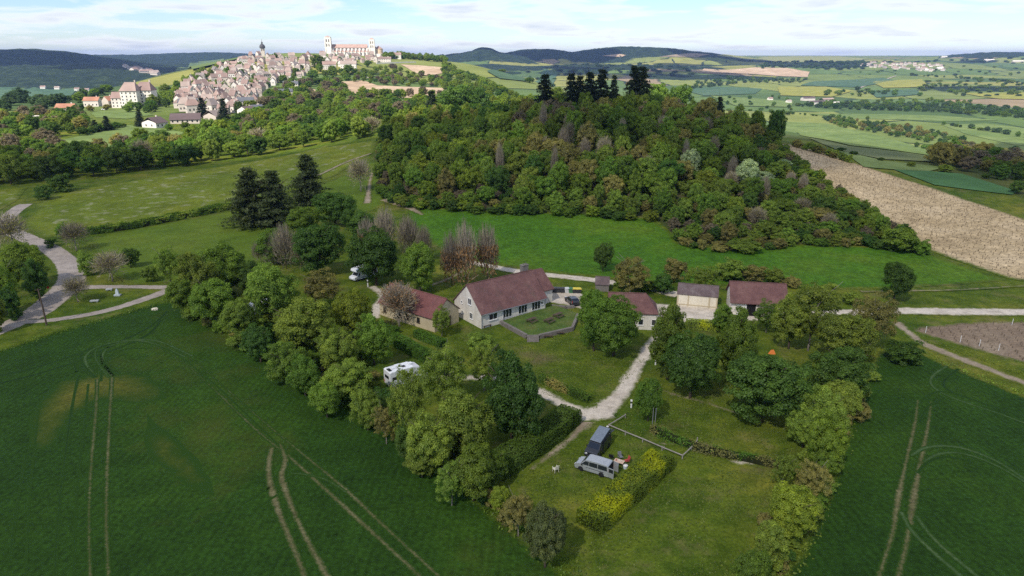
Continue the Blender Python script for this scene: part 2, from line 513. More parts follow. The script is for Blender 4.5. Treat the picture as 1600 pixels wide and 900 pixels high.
def W(u, v, Y, sx, sy, k=1.0):
    x, y, z = pix_at(u, v, Y); return (x, y, sx, sy, k)
WOODBLOBS = [W(345, 86, 5900, 1100, 600, .9), W(215, 90, 6300, 800, 600, .8), W(290, 96, 4800, 900, 520), W(230, 104, 3900, 500, 300), W(60, 90, 3900, 1500, 650), W(165, 101, 3300, 700, 420), W(60, 110, 2700, 760, 460), W(395, 97, 4700, 600, 330), W(250, 100, 5600, 900, 500, .8),
             W(757, 80, 4700, 340, 420), W(850, 85, 5000, 520, 450), W(1000, 76, 5200, 800, 430), W(930, 103, 3800, 620, 330), W(780, 100, 3900, 420, 260),
             W(1100, 115, 3150, 330, 110), W(1270, 99, 4100, 320, 170), W(1590, 85, 5400, 420, 330), W(1480, 90, 5000, 380, 150, .75),
             W(1060, 96, 4300, 420, 120), W(60, 140, 1600, 200, 60), W(1540, 135, 2400, 240, 120, .7)]

def catmull(P, k):
    P = [np.array(p, float) for p in P]; out = []
    for i in range(len(P) - 1):
        a = P[max(i - 1, 0)]; b = P[i]; c = P[i + 1]; d = P[min(i + 2, len(P) - 1)]
        for j in range(k):
            t = j / k
            out.append(0.5 * ((2 * b) + (c - a) * t + (2 * a - 5 * b + 4 * c - d) * t * t + (3 * b - a - 3 * c + d) * t ** 3))
    out.append(P[-1]); return out

def drape(name, poly, material, off, res, kind='structure', wob=0.0, lift=None):
    """sheet that follows the ground inside polygon poly (world x, y)"""
    P = [np.array(p, float) for p in poly]; B = []
    for i in range(len(P)):
        a, b = P[i], P[(i + 1) % len(P)]
        n = max(1, int(np.linalg.norm(b - a) / res))
        for j in range(n): B.append(a + (b - a) * j / n)
    B = np.array(B)
    if wob > 0:
        B = B + np.stack([fbm(B[:, 0] / (4 * res), B[:, 1] / (4 * res) + 31, 3) - 0.5, fbm(B[:, 0] / (4 * res) + 77, B[:, 1] / (4 * res), 3) - 0.5], 1) * 2 * wob
    lo, hi = B.min(0), B.max(0)
    gx, gy = np.meshgrid(np.arange(lo[0], hi[0], res), np.arange(lo[1], hi[1], res))
    gx = gx.ravel() + rng.uniform(-.2, .2, gx.size) * res; gy = gy.ravel() + rng.uniform(-.2, .2, gy.size) * res
    sd = poly_sd(gx, gy, B)
    k = sd < -0.45 * res
    pts = np.concatenate([B, np.stack([gx[k], gy[k]], 1)])
    n = len(B)
    v2, e2, f2, *_ = geometry.delaunay_2d_cdt([Vector(p) for p in pts], [], [list(range(n))], 1, 1e-4)
    X = np.array([(p.x, p.y) for p in v2])
    z = H(X[:, 0], X[:, 1]) + off
    if lift is not None: z = lift(X[:, 0], X[:, 1]) + off
    me = bpy.data.meshes.new(name)
    me.from_pydata(np.column_stack([X, z]).tolist(), [], [list(f) for f in f2])
    ed = -poly_sd(X[:, 0], X[:, 1], B)
    me.attributes.new('edge', 'FLOAT', 'POINT').data.foreach_set('value', np.maximum(ed, 0).astype(np.float32))
    me.materials.append(material); me.shade_smooth(); me.update()
    if len(me.polygons) and me.polygons[0].normal.z < 0: me.flip_normals()
    return tag(link(name, me), kind=kind)

def ribbon(name, pts, width, material, off, step=0.8, nx=7, smooth_k=6, kind='structure', wj=0.15):
    """strip of ground along the centre line pts (world x, y); width a number or one per point"""
    ws = [width] * len(pts) if isinstance(width, (int, float)) else width
    C = catmull([(p[0], p[1], w) for p, w in zip(pts, ws)], smooth_k)
    D = [C[0]]
    for p in C[1:]:
        if np.hypot(*(p - D[-1])[:2]) >= step: D.append(p)
    D = np.array(D)
    T = np.gradient(D[:, :2], axis=0); T /= np.linalg.norm(T, axis=1)[:, None] + 1e-9
    Nn = np.stack([-T[:, 1], T[:, 0]], 1)
    s = np.linspace(-0.5, 0.5, nx)
    wv = D[:, 2] * (1 + wj * (fbm(D[:, 0] / 6, D[:, 1] / 6, 2) - 0.5))
    X = D[:, None, 0] + Nn[:, None, 0] * s * wv[:, None]; Y = D[:, None, 1] + Nn[:, None, 1] * s * wv[:, None]
    ed = (0.5 - np.abs(s))[None, :] * wv[:, None]
    X, Y = X.ravel(), Y.ravel()
    V = np.stack([X, Y, H(X, Y) + off], 1)
    m = len(D); i = np.arange((m - 1) * nx).reshape(m - 1, nx)[:, :-1].ravel()
    F = np.stack([i, i + 1, i + nx + 1, i + nx], 1)
    me = bpy.data.meshes.new(name); me.from_pydata(V.tolist(), [], F.tolist())
    me.attributes.new('edge', 'FLOAT', 'POINT').data.foreach_set('value', ed.ravel().astype(np.float32))
    me.materials.append(material); me.shade_smooth(); me.update()
    if me.polygons[0].normal.z < 0: me.flip_normals()
    return tag(link(name, me), kind=kind)

build_ground()

# ------------------------------------------------------------------ fields, roads, paths
M_CROP = field_mat('wheat', [(0.014, 0.040, 0.005), (0.020, 0.052, 0.0055), (0.032, 0.070, 0.006)], 0.03, 0.22, 1.8, rows=(0.06, 0.34, 0.08), width=0.9, amp=1.0,
                   fvar=0.52, bstr=1.0, blotch=((0.072, 0.078, 0.014), 0.032, 0.54, 0.70, 0.55))
M_CROP2 = field_mat('wheat_side', [(0.014, 0.040, 0.005), (0.020, 0.052, 0.0055), (0.032, 0.068, 0.006)], 0.03, 0.22, 1.8, rows=(-0.12, 0.34, 0.08), width=0.9, amp=1.0, fvar=0.52, bstr=1.0)
M_BRIGHT = field_mat('young_crop', [(0.036, 0.100, 0.007), (0.050, 0.122, 0.008), (0.080, 0.138, 0.010)], 0.03, 0.25, 1.0, width=1.5, amp=2.0, fvar=0.35)
M_MEADOW = field_mat('meadow', [(0.078, 0.118, 0.010), (0.110, 0.142, 0.012), (0.155, 0.168, 0.016)], 0.02, 0.12, 0.8, width=2.0, amp=2.0,
                     blotch=((0.36, 0.34, 0.24), 0.26, 0.55, 0.70, 0.6))
M_PASTURE = field_mat('pasture', [(0.068, 0.116, 0.011), (0.086, 0.132, 0.012), (0.110, 0.145, 0.016)], 0.03, 0.15, 0.9, width=1.5, amp=1.5, fvar=0.18)
M_VINE = field_mat('vineyard_soil', [(0.33, 0.245, 0.135), (0.41, 0.31, 0.175), (0.49, 0.38, 0.23)], 0.06, 0.35, 0.75, rows=(0.12, .42, .10), width=2.0, amp=2.0, fvar=0.45)
M_SOIL = field_mat('vineyard_earth', [(0.17, 0.125, 0.085), (0.21, 0.155, 0.105), (0.25, 0.195, 0.135)], 0.09, 0.5, 1.6, rows=(1.9, 0.55, 0.25), width=1.0, amp=1.2, fvar=0.35)
M_GRAVEL = field_mat('gravel', [(0.42, 0.365, 0.29), (0.53, 0.465, 0.38), (0.61, 0.545, 0.45)], 0.12, 0.6, 5.0, width=0.7, amp=0.9, fvar=0.22, blotch=((0.23, 0.19, 0.12), 0.42, 0.54, 0.70, 0.6))
M_DIRT = field_mat('dirt_track', [(0.20, 0.155, 0.105), (0.27, 0.215, 0.150), (0.33, 0.27, 0.20)], 0.15, 0.8, 4.0, width=0.7, amp=1.0, fvar=0.25)
M_ROAD = field_mat('worn_asphalt', [(0.30, 0.255, 0.218), (0.345, 0.295, 0.25), (0.39, 0.335, 0.288)], 0.10, 0.5, 5.0, width=0.3, amp=0.5, fvar=0.12, blotch=((0.20, 0.17, 0.145), 0.35, 0.52, 0.68, 0.5))
M_RUT = field_mat('trampled_crop', [(0.080, 0.078, 0.030), (0.118, 0.108, 0.048), (0.16, 0.142, 0.072)], 0.2, 0.8, 3.0, width=0.36, amp=0.42, fvar=0.4, other=(0.020, 0.052, 0.0055), esc=2.2)
M_RUTD = field_mat('crop_rut', [(0.007, 0.022, 0.007), (0.009, 0.027, 0.008), (0.012, 0.034, 0.009)], 0.2, 0.8, 3.0, width=0.30, amp=0.28, fvar=0.3, other=(0.020, 0.052, 0.0055), esc=2.2)
M_RUTL = field_mat('flattened_crop', [(0.045, 0.085, 0.030), (0.060, 0.100, 0.038), (0.08, 0.115, 0.045)], 0.2, 0.8, 3.0, fvar=0.3, width=0.32, amp=0.30, other=(0.020, 0.052, 0.0055), esc=2.2)

def crop_edge(base, other, name, col_fn=None):
    pass
left_crop = PX([(-420, 610), (-200, 583), (0, 546), (75, 521), (180, 491), (262, 468), (285, 478), (318, 500), (360, 524), (430, 563), (520, 613), (620, 676), (700, 740), (770, 798),
                (840, 852), (905, 920), (980, 1020), (1000, 1150), (-420, 1150)])
drape('crop_field', left_crop, M_CROP, 0.010, 2.0, wob=0.25)
right_crop = PX([(1368, 548), (1400, 546), (1440, 550), (1478, 570), (1600, 617), (1800, 700), (2050, 800), (2050, 1150), (1080, 1150), (1190, 925), (1242, 872), (1290, 762), (1312, 690), (1338, 610)])
drape('crop_field', right_crop, M_CROP2, 0.010, 2.0, wob=0.25)
bright = PX([(628, 320), (700, 326), (850, 332), (1020, 340), (1048, 362), (1060, 380), (1110, 386), (1230, 381), (1400, 386), (1450, 396), (1520, 420), (1572, 438), (1480, 447), (1400, 452),
             (1330, 452), (1240, 452), (1120, 446), (1010, 444), (930, 432), (850, 424), (785, 416), (720, 402), (670, 380), (640, 350)])
drape('young_crop_field', bright, M_BRIGHT, 0.05, 2.5, wob=0.5)
mead = PX([(38, 350), (55, 320), (85, 302), (180, 287), (330, 262), (500, 231), (585, 219), (588, 236), (555, 255), (520, 276), (375, 320), (300, 335), (190, 358), (110, 372), (60, 372)])
drape('flower_meadow', mead, M_MEADOW, 0.08, 4.0, wob=0.8)
past = PX([(140, 372), (190, 363), (300, 341), (380, 325), (420, 350), (430, 400), (400, 428), (280, 440), (200, 446), (165, 420), (150, 395)])
drape('pasture_field', past, M_PASTURE, 0.06, 3.0, wob=0.5)
past2 = PX([(420, 315), (520, 282), (560, 257), (600, 250), (600, 320), (560, 340), (470, 345)])
drape('pasture_field', past2, M_PASTURE, 0.07, 3.0, wob=0.5)
corner = PX([(-120, 330), (-60, 305), (0, 296), (45, 292), (30, 310), (0, 330), (-60, 350)])
drape('flower_meadow', corner, M_MEADOW, 0.08, 3.0, wob=0.5)
vine = PX([(1196, 224), (1240, 226), (1330, 253), (1460, 294), (1600, 341), (1800, 410), (1800, 452), (1640, 446), (1578, 437), (1520, 417), (1452, 392), (1405, 362), (1350, 328), (1300, 298), (1258, 266), (1222, 243)])
drape('vineyard_field', vine, M_VINE, 0.07, 3.0, wob=0.5)
vine2 = PX([(1412, 512), (1500, 503), (1600, 501), (1800, 503), (1800, 640), (1700, 602), (1600, 567), (1500, 541), (1440, 523)])
drape('vineyard_field', vine2, M_SOIL, 0.02, 1.6, wob=0.3)

M_PATCH = field_mat('thin_wheat', [(0.060, 0.074, 0.010), (0.085, 0.090, 0.013), (0.115, 0.106, 0.018)], 0.15, 0.5, 1.8, width=4.0, amp=1.6, fvar=0.5, other=(0.020, 0.052, 0.0055), esc=0.25)
for pp in ([(45, 650), (90, 598), (160, 580), (235, 588), (262, 622), (205, 632), (150, 628), (110, 655), (80, 705), (45, 700)], [(228, 645), (275, 685), (335, 742), (340, 775), (285, 752), (232, 712)]):
    drape('thin_wheat_patch', PX(pp), M_PATCH, 0.014, 1.5, wob=1.0)
# road, lane, tracks
ribbon('road', PX([(-330, 640), (-140, 575), (-20, 522), (50, 492), (92, 460), (112, 436), (108, 415), (92, 398), (70, 384), (42, 372), (14, 360), (4, 350), (14, 338), (28, 326), (42, 318)]),
       [5.5, 5.5, 5.6, 6.0, 6.4, 6.0, 5.6, 5.4, 5.2, 5.2, 5.2, 5.0, 5.0, 5.0, 4.6], M_ROAD, 0.016, nx=9)
ribbon('lane', PX([(110, 452), (138, 449), (200, 448), (262, 449), (300, 448)]), [5.0, 3.4, 2.6, 3.2, 3.0], M_ROAD, 0.020)
ribbon('lane', PX([(40, 503), (90, 499), (160, 487), (215, 471), (268, 452), (300, 440)]), [2.5, 2.6, 2.8, 3.0, 3.4, 3.0], M_ROAD, 0.024)
ribbon('gravel_road', PX([(700, 402), (790, 421), (840, 428), (930, 438), (1010, 449), (1060, 462)]), [3.0, 3.6, 3.8, 4.0, 4.2, 4.5], M_GRAVEL, 0.060)
ribbon('gravel_road', PX([(1235, 492), (1300, 490), (1395, 486), (1480, 487), (1600, 488), (1850, 491)]), [4.2, 4.2, 4.4, 4.4, 4.4, 4.6], M_GRAVEL, 0.060)
drape('gravel_yard', PX([(848, 452), (905, 456), (960, 470), (1050, 475), (1130, 478), (1240, 482), (1250, 502), (1120, 503), (1075, 504), (1040, 512), (960, 500), (900, 482), (850, 472)]), M_GRAVEL, 0.034, 1.2, wob=0.3)
ribbon('gravel_drive', PX([(1035, 520), (1015, 545), (1000, 566), (985, 590), (970, 616), (950, 634), (928, 650)]), [3.4, 3.4, 3.0, 2.9, 3.0, 3.8, 5.2], M_GRAVEL, 0.040, nx=9, wj=0.6)
ribbon('gravel_drive', PX([(948, 642), (915, 648), (880, 632), (850, 616), (810, 598), (770, 590), (720, 590), (676, 588)]), [4.6, 4.0, 2.6, 2.8, 2.6, 2.4, 2.4, 2.2], M_GRAVEL, 0.046, nx=9, wj=0.4)
ribbon('dirt_track', PX([(918, 655), (905, 672), (890, 686), (868, 704), (845, 722), (825, 738)]), [3.0, 2.0, 1.6, 1.5, 1.2, 0.8], M_DIRT, 0.028, wj=1.0)
ribbon('dirt_track', PX([(1400, 503), (1418, 518), (1446, 538), (1500, 560), (1600, 598), (1760, 660)]), [2.6, 2.2, 2.6, 2.8, 2.9, 3.0], M_DIRT, 0.026, wj=0.4)
ribbon('dirt_track', PX([(1345, 456), (1400, 455), (1470, 454), (1540, 451), (1600, 447), (1750, 440)]), [1.6, 1.5, 1.4, 1.3, 1.3, 1.4], M_DIRT, 0.11)
ribbon('dirt_track', PX([(574, 318), (576, 300), (578, 284), (582, 270)]), [3.0, 2.4, 1.8, 1.8], M_DIRT, 0.11)
ribbon('dirt_track', PX([(600, 312), (640, 325), (660, 336)]), [3.5, 3.4, 1.5], M_DIRT, 0.12)
ribbon('dirt_track', PX([(450, 292), (500, 273), (540, 254), (580, 240)]), [1.5, 2.2, 2.5, 2.2], M_DIRT, 0.16)
ribbon('dirt_track', PX([(580, 448), (600, 462), (590, 480), (585, 500)]), [2.6, 3.0, 3.2, 2.6], M_GRAVEL, 0.04)
ribbon('dirt_track', PX([(740, 412), (715, 428), (690, 440), (650, 452)]), [2.0, 1.8, 1.8, 1.6], M_DIRT, 0.04)
ribbon('dirt_path', PX([(1022, 606), (1060, 618), (1110, 632), (1160, 648), (1220, 664)]), [0.8, 1.2, 1.2, 1.1, 0.8], M_DIRT, 0.02, wj=0.8)
ribbon('dirt_path', PX([(600, 518), (625, 524), (650, 532)]), [1.2, 1.2, 0.6], M_DIRT, 0.02, wj=0.5)
for (u, v, rx, ry) in ((1165, 722, 2.4, 0.9), (1050, 693, 3.2, 0.6), (1100, 700, 1.5, 1.6)):
    g = G(u, v)
    drape('bare_patch', [(g.x + rx * math.cos(t) * (1 + .2 * math.sin(3 * t)), g.y + ry * math.sin(t)) for t in np.linspace(0, 6.28, 16)[:-1]], M_DIRT if v != 722 else M_GRAVEL, 0.015, 0.5)
for (u, v, rx, ry) in ((845, 560, 4.5, 4.0), (1000, 695, 3, 1.2), (650, 615, 3.0, 1.8), (1195, 735, 3.5, 2)):
    g = G(u, v)
    drape('worn_patch', [(g.x + rx * math.cos(t) * (1 + .25 * math.sin(2 * t + u)), g.y + ry * math.sin(t) * (1 + .2 * math.cos(3 * t))) for t in np.linspace(0, 6.28, 20)[:-1]],
          field_mat('worn_grass', [(0.10, 0.095, 0.035), (0.12, 0.105, 0.04), (0.14, 0.115, 0.05)], 0.2, 0.6, 3.0, width=2.5, amp=2.0), 0.012, 0.7)

# tractor ruts through the crops (each wheel line is its own strip)
def rut(pts, w, m, off): ribbon('tractor_rut', PX(pts), [q * 1.1 for q in w] if isinstance(w, list) else w * 1.25, m, off, step=0.6, nx=7, wj=0.45)
rut([(152, 592), (150, 640), (143, 720), (139, 800), (140, 870), (142, 960)], 0.48, M_RUT, 0.020)
rut([(175, 590), (172, 640), (168, 720), (166, 800), (168, 870), (172, 960)], 0.52, M_RUT, 0.020)
rut([(122, 590), (112, 640), (98, 740), (90, 820), (86, 900), (84, 980)], 0.35, M_RUTD, 0.020)
rut([(138, 600), (133, 650), (123, 740), (117, 830), (115, 920)], 0.28, M_RUTD, 0.020)
rut([(40, 715), (25, 800), (15, 880)], 0.28, M_RUTD, 0.020)
rut([(0, 587), (60, 573), (130, 550), (190, 532), (235, 510), (262, 486)], 0.55, M_RUTD, 0.020)
rut([(0, 599), (60, 584), (130, 562), (190, 542), (232, 522), (252, 500)], 0.55, M_RUTD, 0.021)
rut([(150, 590), (138, 575), (133, 560), (142, 548), (165, 538), (205, 532), (240, 537), (290, 558)], 0.5, M_RUTL, 0.022)
rut([(176, 588), (165, 574), (160, 556), (175, 540), (215, 531), (250, 534), (300, 556)], 0.5, M_RUTL, 0.024)
rut([(120, 582), (116, 562), (128, 548)], 0.4, M_RUTD, 0.022)
rut([(150, 590), (130, 570), (128, 552), (150, 541)], 0.4, M_RUTD, 0.023)
rut([(178, 588), (160, 566), (158, 548), (180, 540)], 0.4, M_RUTD, 0.024)
rut([(240, 537), (285, 566), (330, 604), (375, 648), (412, 682), (450, 712), (500, 757), (560, 812), (610, 858), (660, 905), (720, 965)], [.25, .35, .4, .45, .5, .6, .7, .7, .7, .7, .7], M_RUT, 0.026)
rut([(255, 536), (300, 562), (345, 600), (390, 640), (430, 674), (480, 715), (540, 765), (600, 822), (650, 868), (690, 905), (740, 955)], [.2, .28, .3, .35, .4, .5, .6, .6, .6, .6, .6], M_RUT, 0.028)
rut([(424, 700), (420, 740), (432, 790), (452, 840), (470, 885), (488, 935)], [.9, 1.0, 1.0, .9, .8, .8], M_RUT, 0.030)
rut([(438, 694), (446, 720), (440, 745), (455, 790), (478, 840), (505, 890), (530, 940)], [.6, .9, 1.0, .9, .8, .8, .8], M_RUT, 0.032)
rut([(158, 596), (160, 575), (172, 556), (200, 545), (240, 545)], .3, M_RUTD, 0.025)
rut([(146, 590), (120, 570), (118, 556)], .3, M_RUTD, 0.026)
rut([(170, 590), (150, 562), (152, 545), (172, 534)], .3, M_RUTL, 0.027)
rut([(200, 532), (262, 546), (330, 596), (400, 662), (440, 700)], .22, M_RUTD, 0.023)
rut([(0, 612), (70, 596), (140, 574), (200, 552)], .25, M_RUTD, 0.022)
rut([(60, 640), (52, 720), (45, 800), (40, 900)], .22, M_RUTD, 0.022)
rut([(455, 740), (480, 742), (510, 750), (545, 772)], .35, M_RUTL, 0.030)
rut([(375, 790), (400, 775), (425, 760)], .3, M_RUTD, 0.03)
rut([(395, 797), (415, 785), (436, 772)], .3, M_RUTD, 0.031)
rut([(1434, 625), (1430, 660), (1418, 712), (1405, 770), (1395, 830), (1380, 880), (1365, 930)], [.5, .6, .7, .8, .8, .7, .7], M_RUT, 0.020)
rut([(1455, 628), (1450, 665), (1440, 715), (1428, 775), (1420, 830), (1408, 885), (1396, 935)], [.5, .6, .8, .9, .9, .8, .8], M_RUT, 0.021)
rut([(1480, 572), (1460, 585), (1454, 598), (1468, 612), (1500, 626), (1560, 646), (1620, 668)], .5, M_RUTL, 0.022)
rut([(1498, 576), (1480, 590), (1474, 602), (1490, 614), (1530, 628), (1600, 652)], .45, M_RUTD, 0.023)
rut([(1424, 712), (1445, 700), (1480, 697), (1520, 705), (1570, 728), (1630, 770)], .55, M_RUTL, 0.024)
rut([(1444, 722), (1465, 710), (1500, 708), (1545, 722), (1600, 752), (1650, 785)], .5, M_RUTL, 0.025)
rut([(1434, 740), (1450, 722), (1480, 714), (1520, 722)], .4, M_RUTD, 0.026)
rut([(1408, 800), (1425, 830), (1455, 860), (1495, 895), (1540, 940)], .6, M_RUTL, 0.027)
rut([(1432, 806), (1450, 832), (1480, 862), (1520, 895), (1570, 940)], .55, M_RUTL, 0.028)
rut([(1440, 625), (1465, 612), (1500, 616)], .35, M_RUTD, 0.029)
rut([(1437, 660), (1450, 635), (1480, 622)], .35, M_RUTD, 0.030)

# traced fields of the valley and of the town slope
def ffield(pts, cols, off, res, name='farm_field', s=0.01, blotch=None):
    m = field_mat(name, cols, s, 0.04, 0.15, edge=False, fvar=0.16, bstr=0.1, blotch=blotch)
    return drape(name, PX(pts), m, off, res, wob=res * 0.15)
TAN = [(0.33, 0.235, 0.155), (0.39, 0.285, 0.190), (0.44, 0.335, 0.235)]
PALEG = [(0.100, 0.148, 0.044), (0.122, 0.170, 0.050), (0.145, 0.188, 0.060)]
OLV = [(0.110, 0.140, 0.050), (0.125, 0.150, 0.058), (0.140, 0.160, 0.066)]
BLUEG = [(0.052, 0.100, 0.055), (0.062, 0.112, 0.060), (0.076, 0.122, 0.066)]
YEL = [(0.190, 0.200, 0.045), (0.220, 0.220, 0.048), (0.25, 0.24, 0.055)]
ffield([(531, 128), (568, 126), (590, 134), (640, 136), (694, 138), (692, 150), (660, 154), (590, 152), (545, 146), (534, 138)], TAN, 0.5, 8)
ffield([(626, 101), (660, 103), (696, 106), (692, 115), (668, 119), (648, 114)], TAN, 0.8, 8)
ffield([(470, 137), (492, 140), (498, 147), (480, 149)], TAN, 0.5, 6)
ffield([(1100, 108), (1180, 106), (1230, 107), (1265, 113), (1262, 121), (1225, 120), (1170, 116), (1096, 114)], TAN, 2.5, 30)
ffield([(940, 88), (968, 85), (978, 87), (970, 90)], TAN, 4, 30)
ffield([(1030, 90), (1080, 84), (1110, 86), (1090, 90)], [(0.20, 0.16, 0.11), (0.24, 0.19, 0.13), (0.28, 0.22, 0.16)], 4, 40)
ffield([(1225, 190), (1290, 193), (1380, 214), (1430, 228), (1480, 237), (1470, 246), (1330, 228), (1250, 212)], PALEG, .35, 8)
ffield([(1262, 216), (1330, 230), (1470, 247), (1490, 256), (1380, 250), (1310, 236)], OLV, .40, 8)
ffield([(1305, 234), (1380, 252), (1480, 262), (1450, 268), (1350, 262)], PALEG, .35, 7)
ffield([(1392, 264), (1450, 268), (1500, 272), (1590, 300), (1580, 305), (1460, 290)], [(0.045, 0.105, 0.035), (0.052, 0.12, 0.04), (0.06, 0.13, 0.045)], .3, 7)
ffield([(1470, 195), (1540, 193), (1600, 200), (1660, 215), (1660, 232), (1580, 226), (1510, 210)], PALEG, .5, 12)
ffield([(1262, 178), (1340, 178), (1470, 181), (1560, 188), (1480, 190), (1340, 186)], PALEG, .5, 12)
ffield([(1060, 140), (1120, 136), (1190, 139), (1180, 147), (1100, 150)], BLUEG, 1.5, 20)
ffield([(1270, 128), (1380, 122), (1400, 126), (1340, 137), (1250, 134)], BLUEG, 2.0, 20)
ffield([(1355, 142), (1430, 140), (1440, 148), (1370, 153)], BLUEG, 1.8, 18)
ffield([(1215, 136), (1290, 136), (1330, 143), (1300, 152), (1220, 150)], YEL, 1.8, 18)
ffield([(1360, 128), (1440, 124), (1450, 136), (1380, 138)], YEL, 2.0, 20)
ffield([(1500, 146), (1600, 145), (1680, 150), (1680, 158), (1560, 155)], YEL, 1.6, 18)
ffield([(1110, 150), (1180, 154), (1240, 160), (1235, 168), (1150, 166)], PALEG, 1.5, 18)
ffield([(760, 112), (850, 108), (870, 116), (820, 128), (780, 124)], BLUEG, 2.0, 25)
ffield([(1120, 88), (1250, 88), (1350, 93), (1330, 97), (1180, 95)], [(0.19, 0.20, 0.075), (0.21, 0.22, 0.08), (0.23, 0.23, 0.095)], 5, 60)
ffield([(0, 137), (60, 137), (120, 140), (110, 150), (40, 156), (-40, 152)], BLUEG, 1.5, 20)
ffield([(275, 110), (310, 97), (350, 92), (385, 92), (350, 100), (300, 112)], [(0.085, 0.13, 0.045), (0.10, 0.145, 0.05), (0.12, 0.155, 0.055)], 3.5, 35)
ffield([(80, 222), (150, 208), (200, 196), (250, 200), (290, 208), (250, 222), (170, 238), (120, 240)], PALEG, 0.25, 5)
ffield([(140, 176), (175, 172), (220, 172), (240, 180), (200, 186), (150, 184)], PALEG, 0.3, 6)
# ------------------------------------------------------------------ foliage
def leaf_mat(name, col, var=0.22, hue=0.020, trans=0.50, use_col=False):
    m, nt, out = mat(name)
    lv = attr(nt, 'lv').outputs['Fac']
    if use_col:
        base = attr(nt, 'Col').outputs['Color']
    else:
        oi = N(nt, 'ShaderNodeObjectInfo')
        hs = N(nt, 'ShaderNodeHueSaturation'); hs.inputs['Color'].default_value = (*col, 1)
        L(nt, mapr(nt, oi.outputs['Random'], 0, 1, 0.5 - hue * .6, 0.5 + hue * 0.8), hs.inputs['Hue'])
        rv = mth(nt, 'FRACT', mth(nt, 'MULTIPLY', oi.outputs['Random'], 7.31))
        L(nt, mapr(nt, rv, 0, 1, 1 - var, 1 + var), hs.inputs['Value'])
        base = hs.outputs[0]
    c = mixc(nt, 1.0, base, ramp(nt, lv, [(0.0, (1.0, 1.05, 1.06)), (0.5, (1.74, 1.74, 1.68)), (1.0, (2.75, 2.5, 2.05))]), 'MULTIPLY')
    d = N(nt, 'ShaderNodeBsdfDiffuse'); L(nt, c, d.inputs[0])
    t = N(nt, 'ShaderNodeBsdfTranslucent'); L(nt, mixc(nt, 1.0, c, (1.35, 1.35, 0.7), 'MULTIPLY'), t.inputs[0])
    g = N(nt, 'ShaderNodeBsdfGlossy'); g.inputs['Roughness'].default_value = 0.45; g.inputs[0].default_value = (0.5, 0.5, 0.5, 1)
    a = N(nt, 'ShaderNodeMixShader'); a.inputs[0].default_value = trans
    L(nt, d.outputs[0], a.inputs[1]); L(nt, t.outputs[0], a.inputs[2])
    b = N(nt, 'ShaderNodeMixShader'); b.inputs[0].default_value = 0.018
    L(nt, a.outputs[0], b.inputs[1]); L(nt, g.outputs[0], b.inputs[2])
    L(nt, b.outputs[0], out.inputs['Surface']); return m

LM = {'broad': leaf_mat('leaf_mid_green', (0.088, 0.138, 0.020)),
      'dark': leaf_mat('leaf_dark_green', (0.050, 0.092, 0.018)),
      'olive': leaf_mat('leaf_olive', (0.116, 0.160, 0.027)),
      'lime': leaf_mat('leaf_lime', (0.122, 0.162, 0.020)),
      'brown': leaf_mat('leaf_bronze', (0.150, 0.142, 0.046), hue=0.006),
      'copper': leaf_mat('leaf_copper', (0.17, 0.105, 0.055), hue=0.008),
      'dusk': leaf_mat('leaf_dusky', (0.060, 0.074, 0.026), hue=0.006),
      'silver': leaf_mat('leaf_silver', (0.20, 0.25, 0.15)),
      'needle': leaf_mat('needle_dark', (0.017, 0.028, 0.015), hue=0.015),
      'pine': leaf_mat('needle_pine', (0.050, 0.066, 0.026), hue=0.015),
      'hedge': leaf_mat('leaf_hedge', (0.055, 0.102, 0.014)),
      'yellow': leaf_mat('leaf_yellow_green', (0.215, 0.245, 0.010), hue=0.004),
      'twig': leaf_mat('twig_grey', (0.150, 0.130, 0.100), hue=0.004, trans=0.0),
      'woods': leaf_mat('leaf_woods', (0.05, 0.08, 0.02), use_col=True)}
M_BARK = simple('bark', (0.085, 0.065, 0.048), 0.95, 0.1, var=0.35, scale=9)
M_BARKL = simple('pale_bark', (0.21, 0.185, 0.155), 0.95, 0.1, var=0.3, scale=9)

def unit(v): return v / (np.linalg.norm(v, axis=-1, keepdims=True) + 1e-9)
def leaf_quads(P, Nrm, size, g, aspect=0.7):
    n = len(P)
    t = unit(np.cross(Nrm, g.normal(size=(n, 3)))); b = np.cross(unit(Nrm), t)
    s = (size * g.uniform(0.65, 1.35, n))[:, None] * 0.5
    return np.stack([P - t * s - b * s * aspect, P + t * s - b * s * aspect * 0.6, P + t * s * 0.8 + b * s * aspect, P - t * s * 0.9 + b * s * aspect], 1)

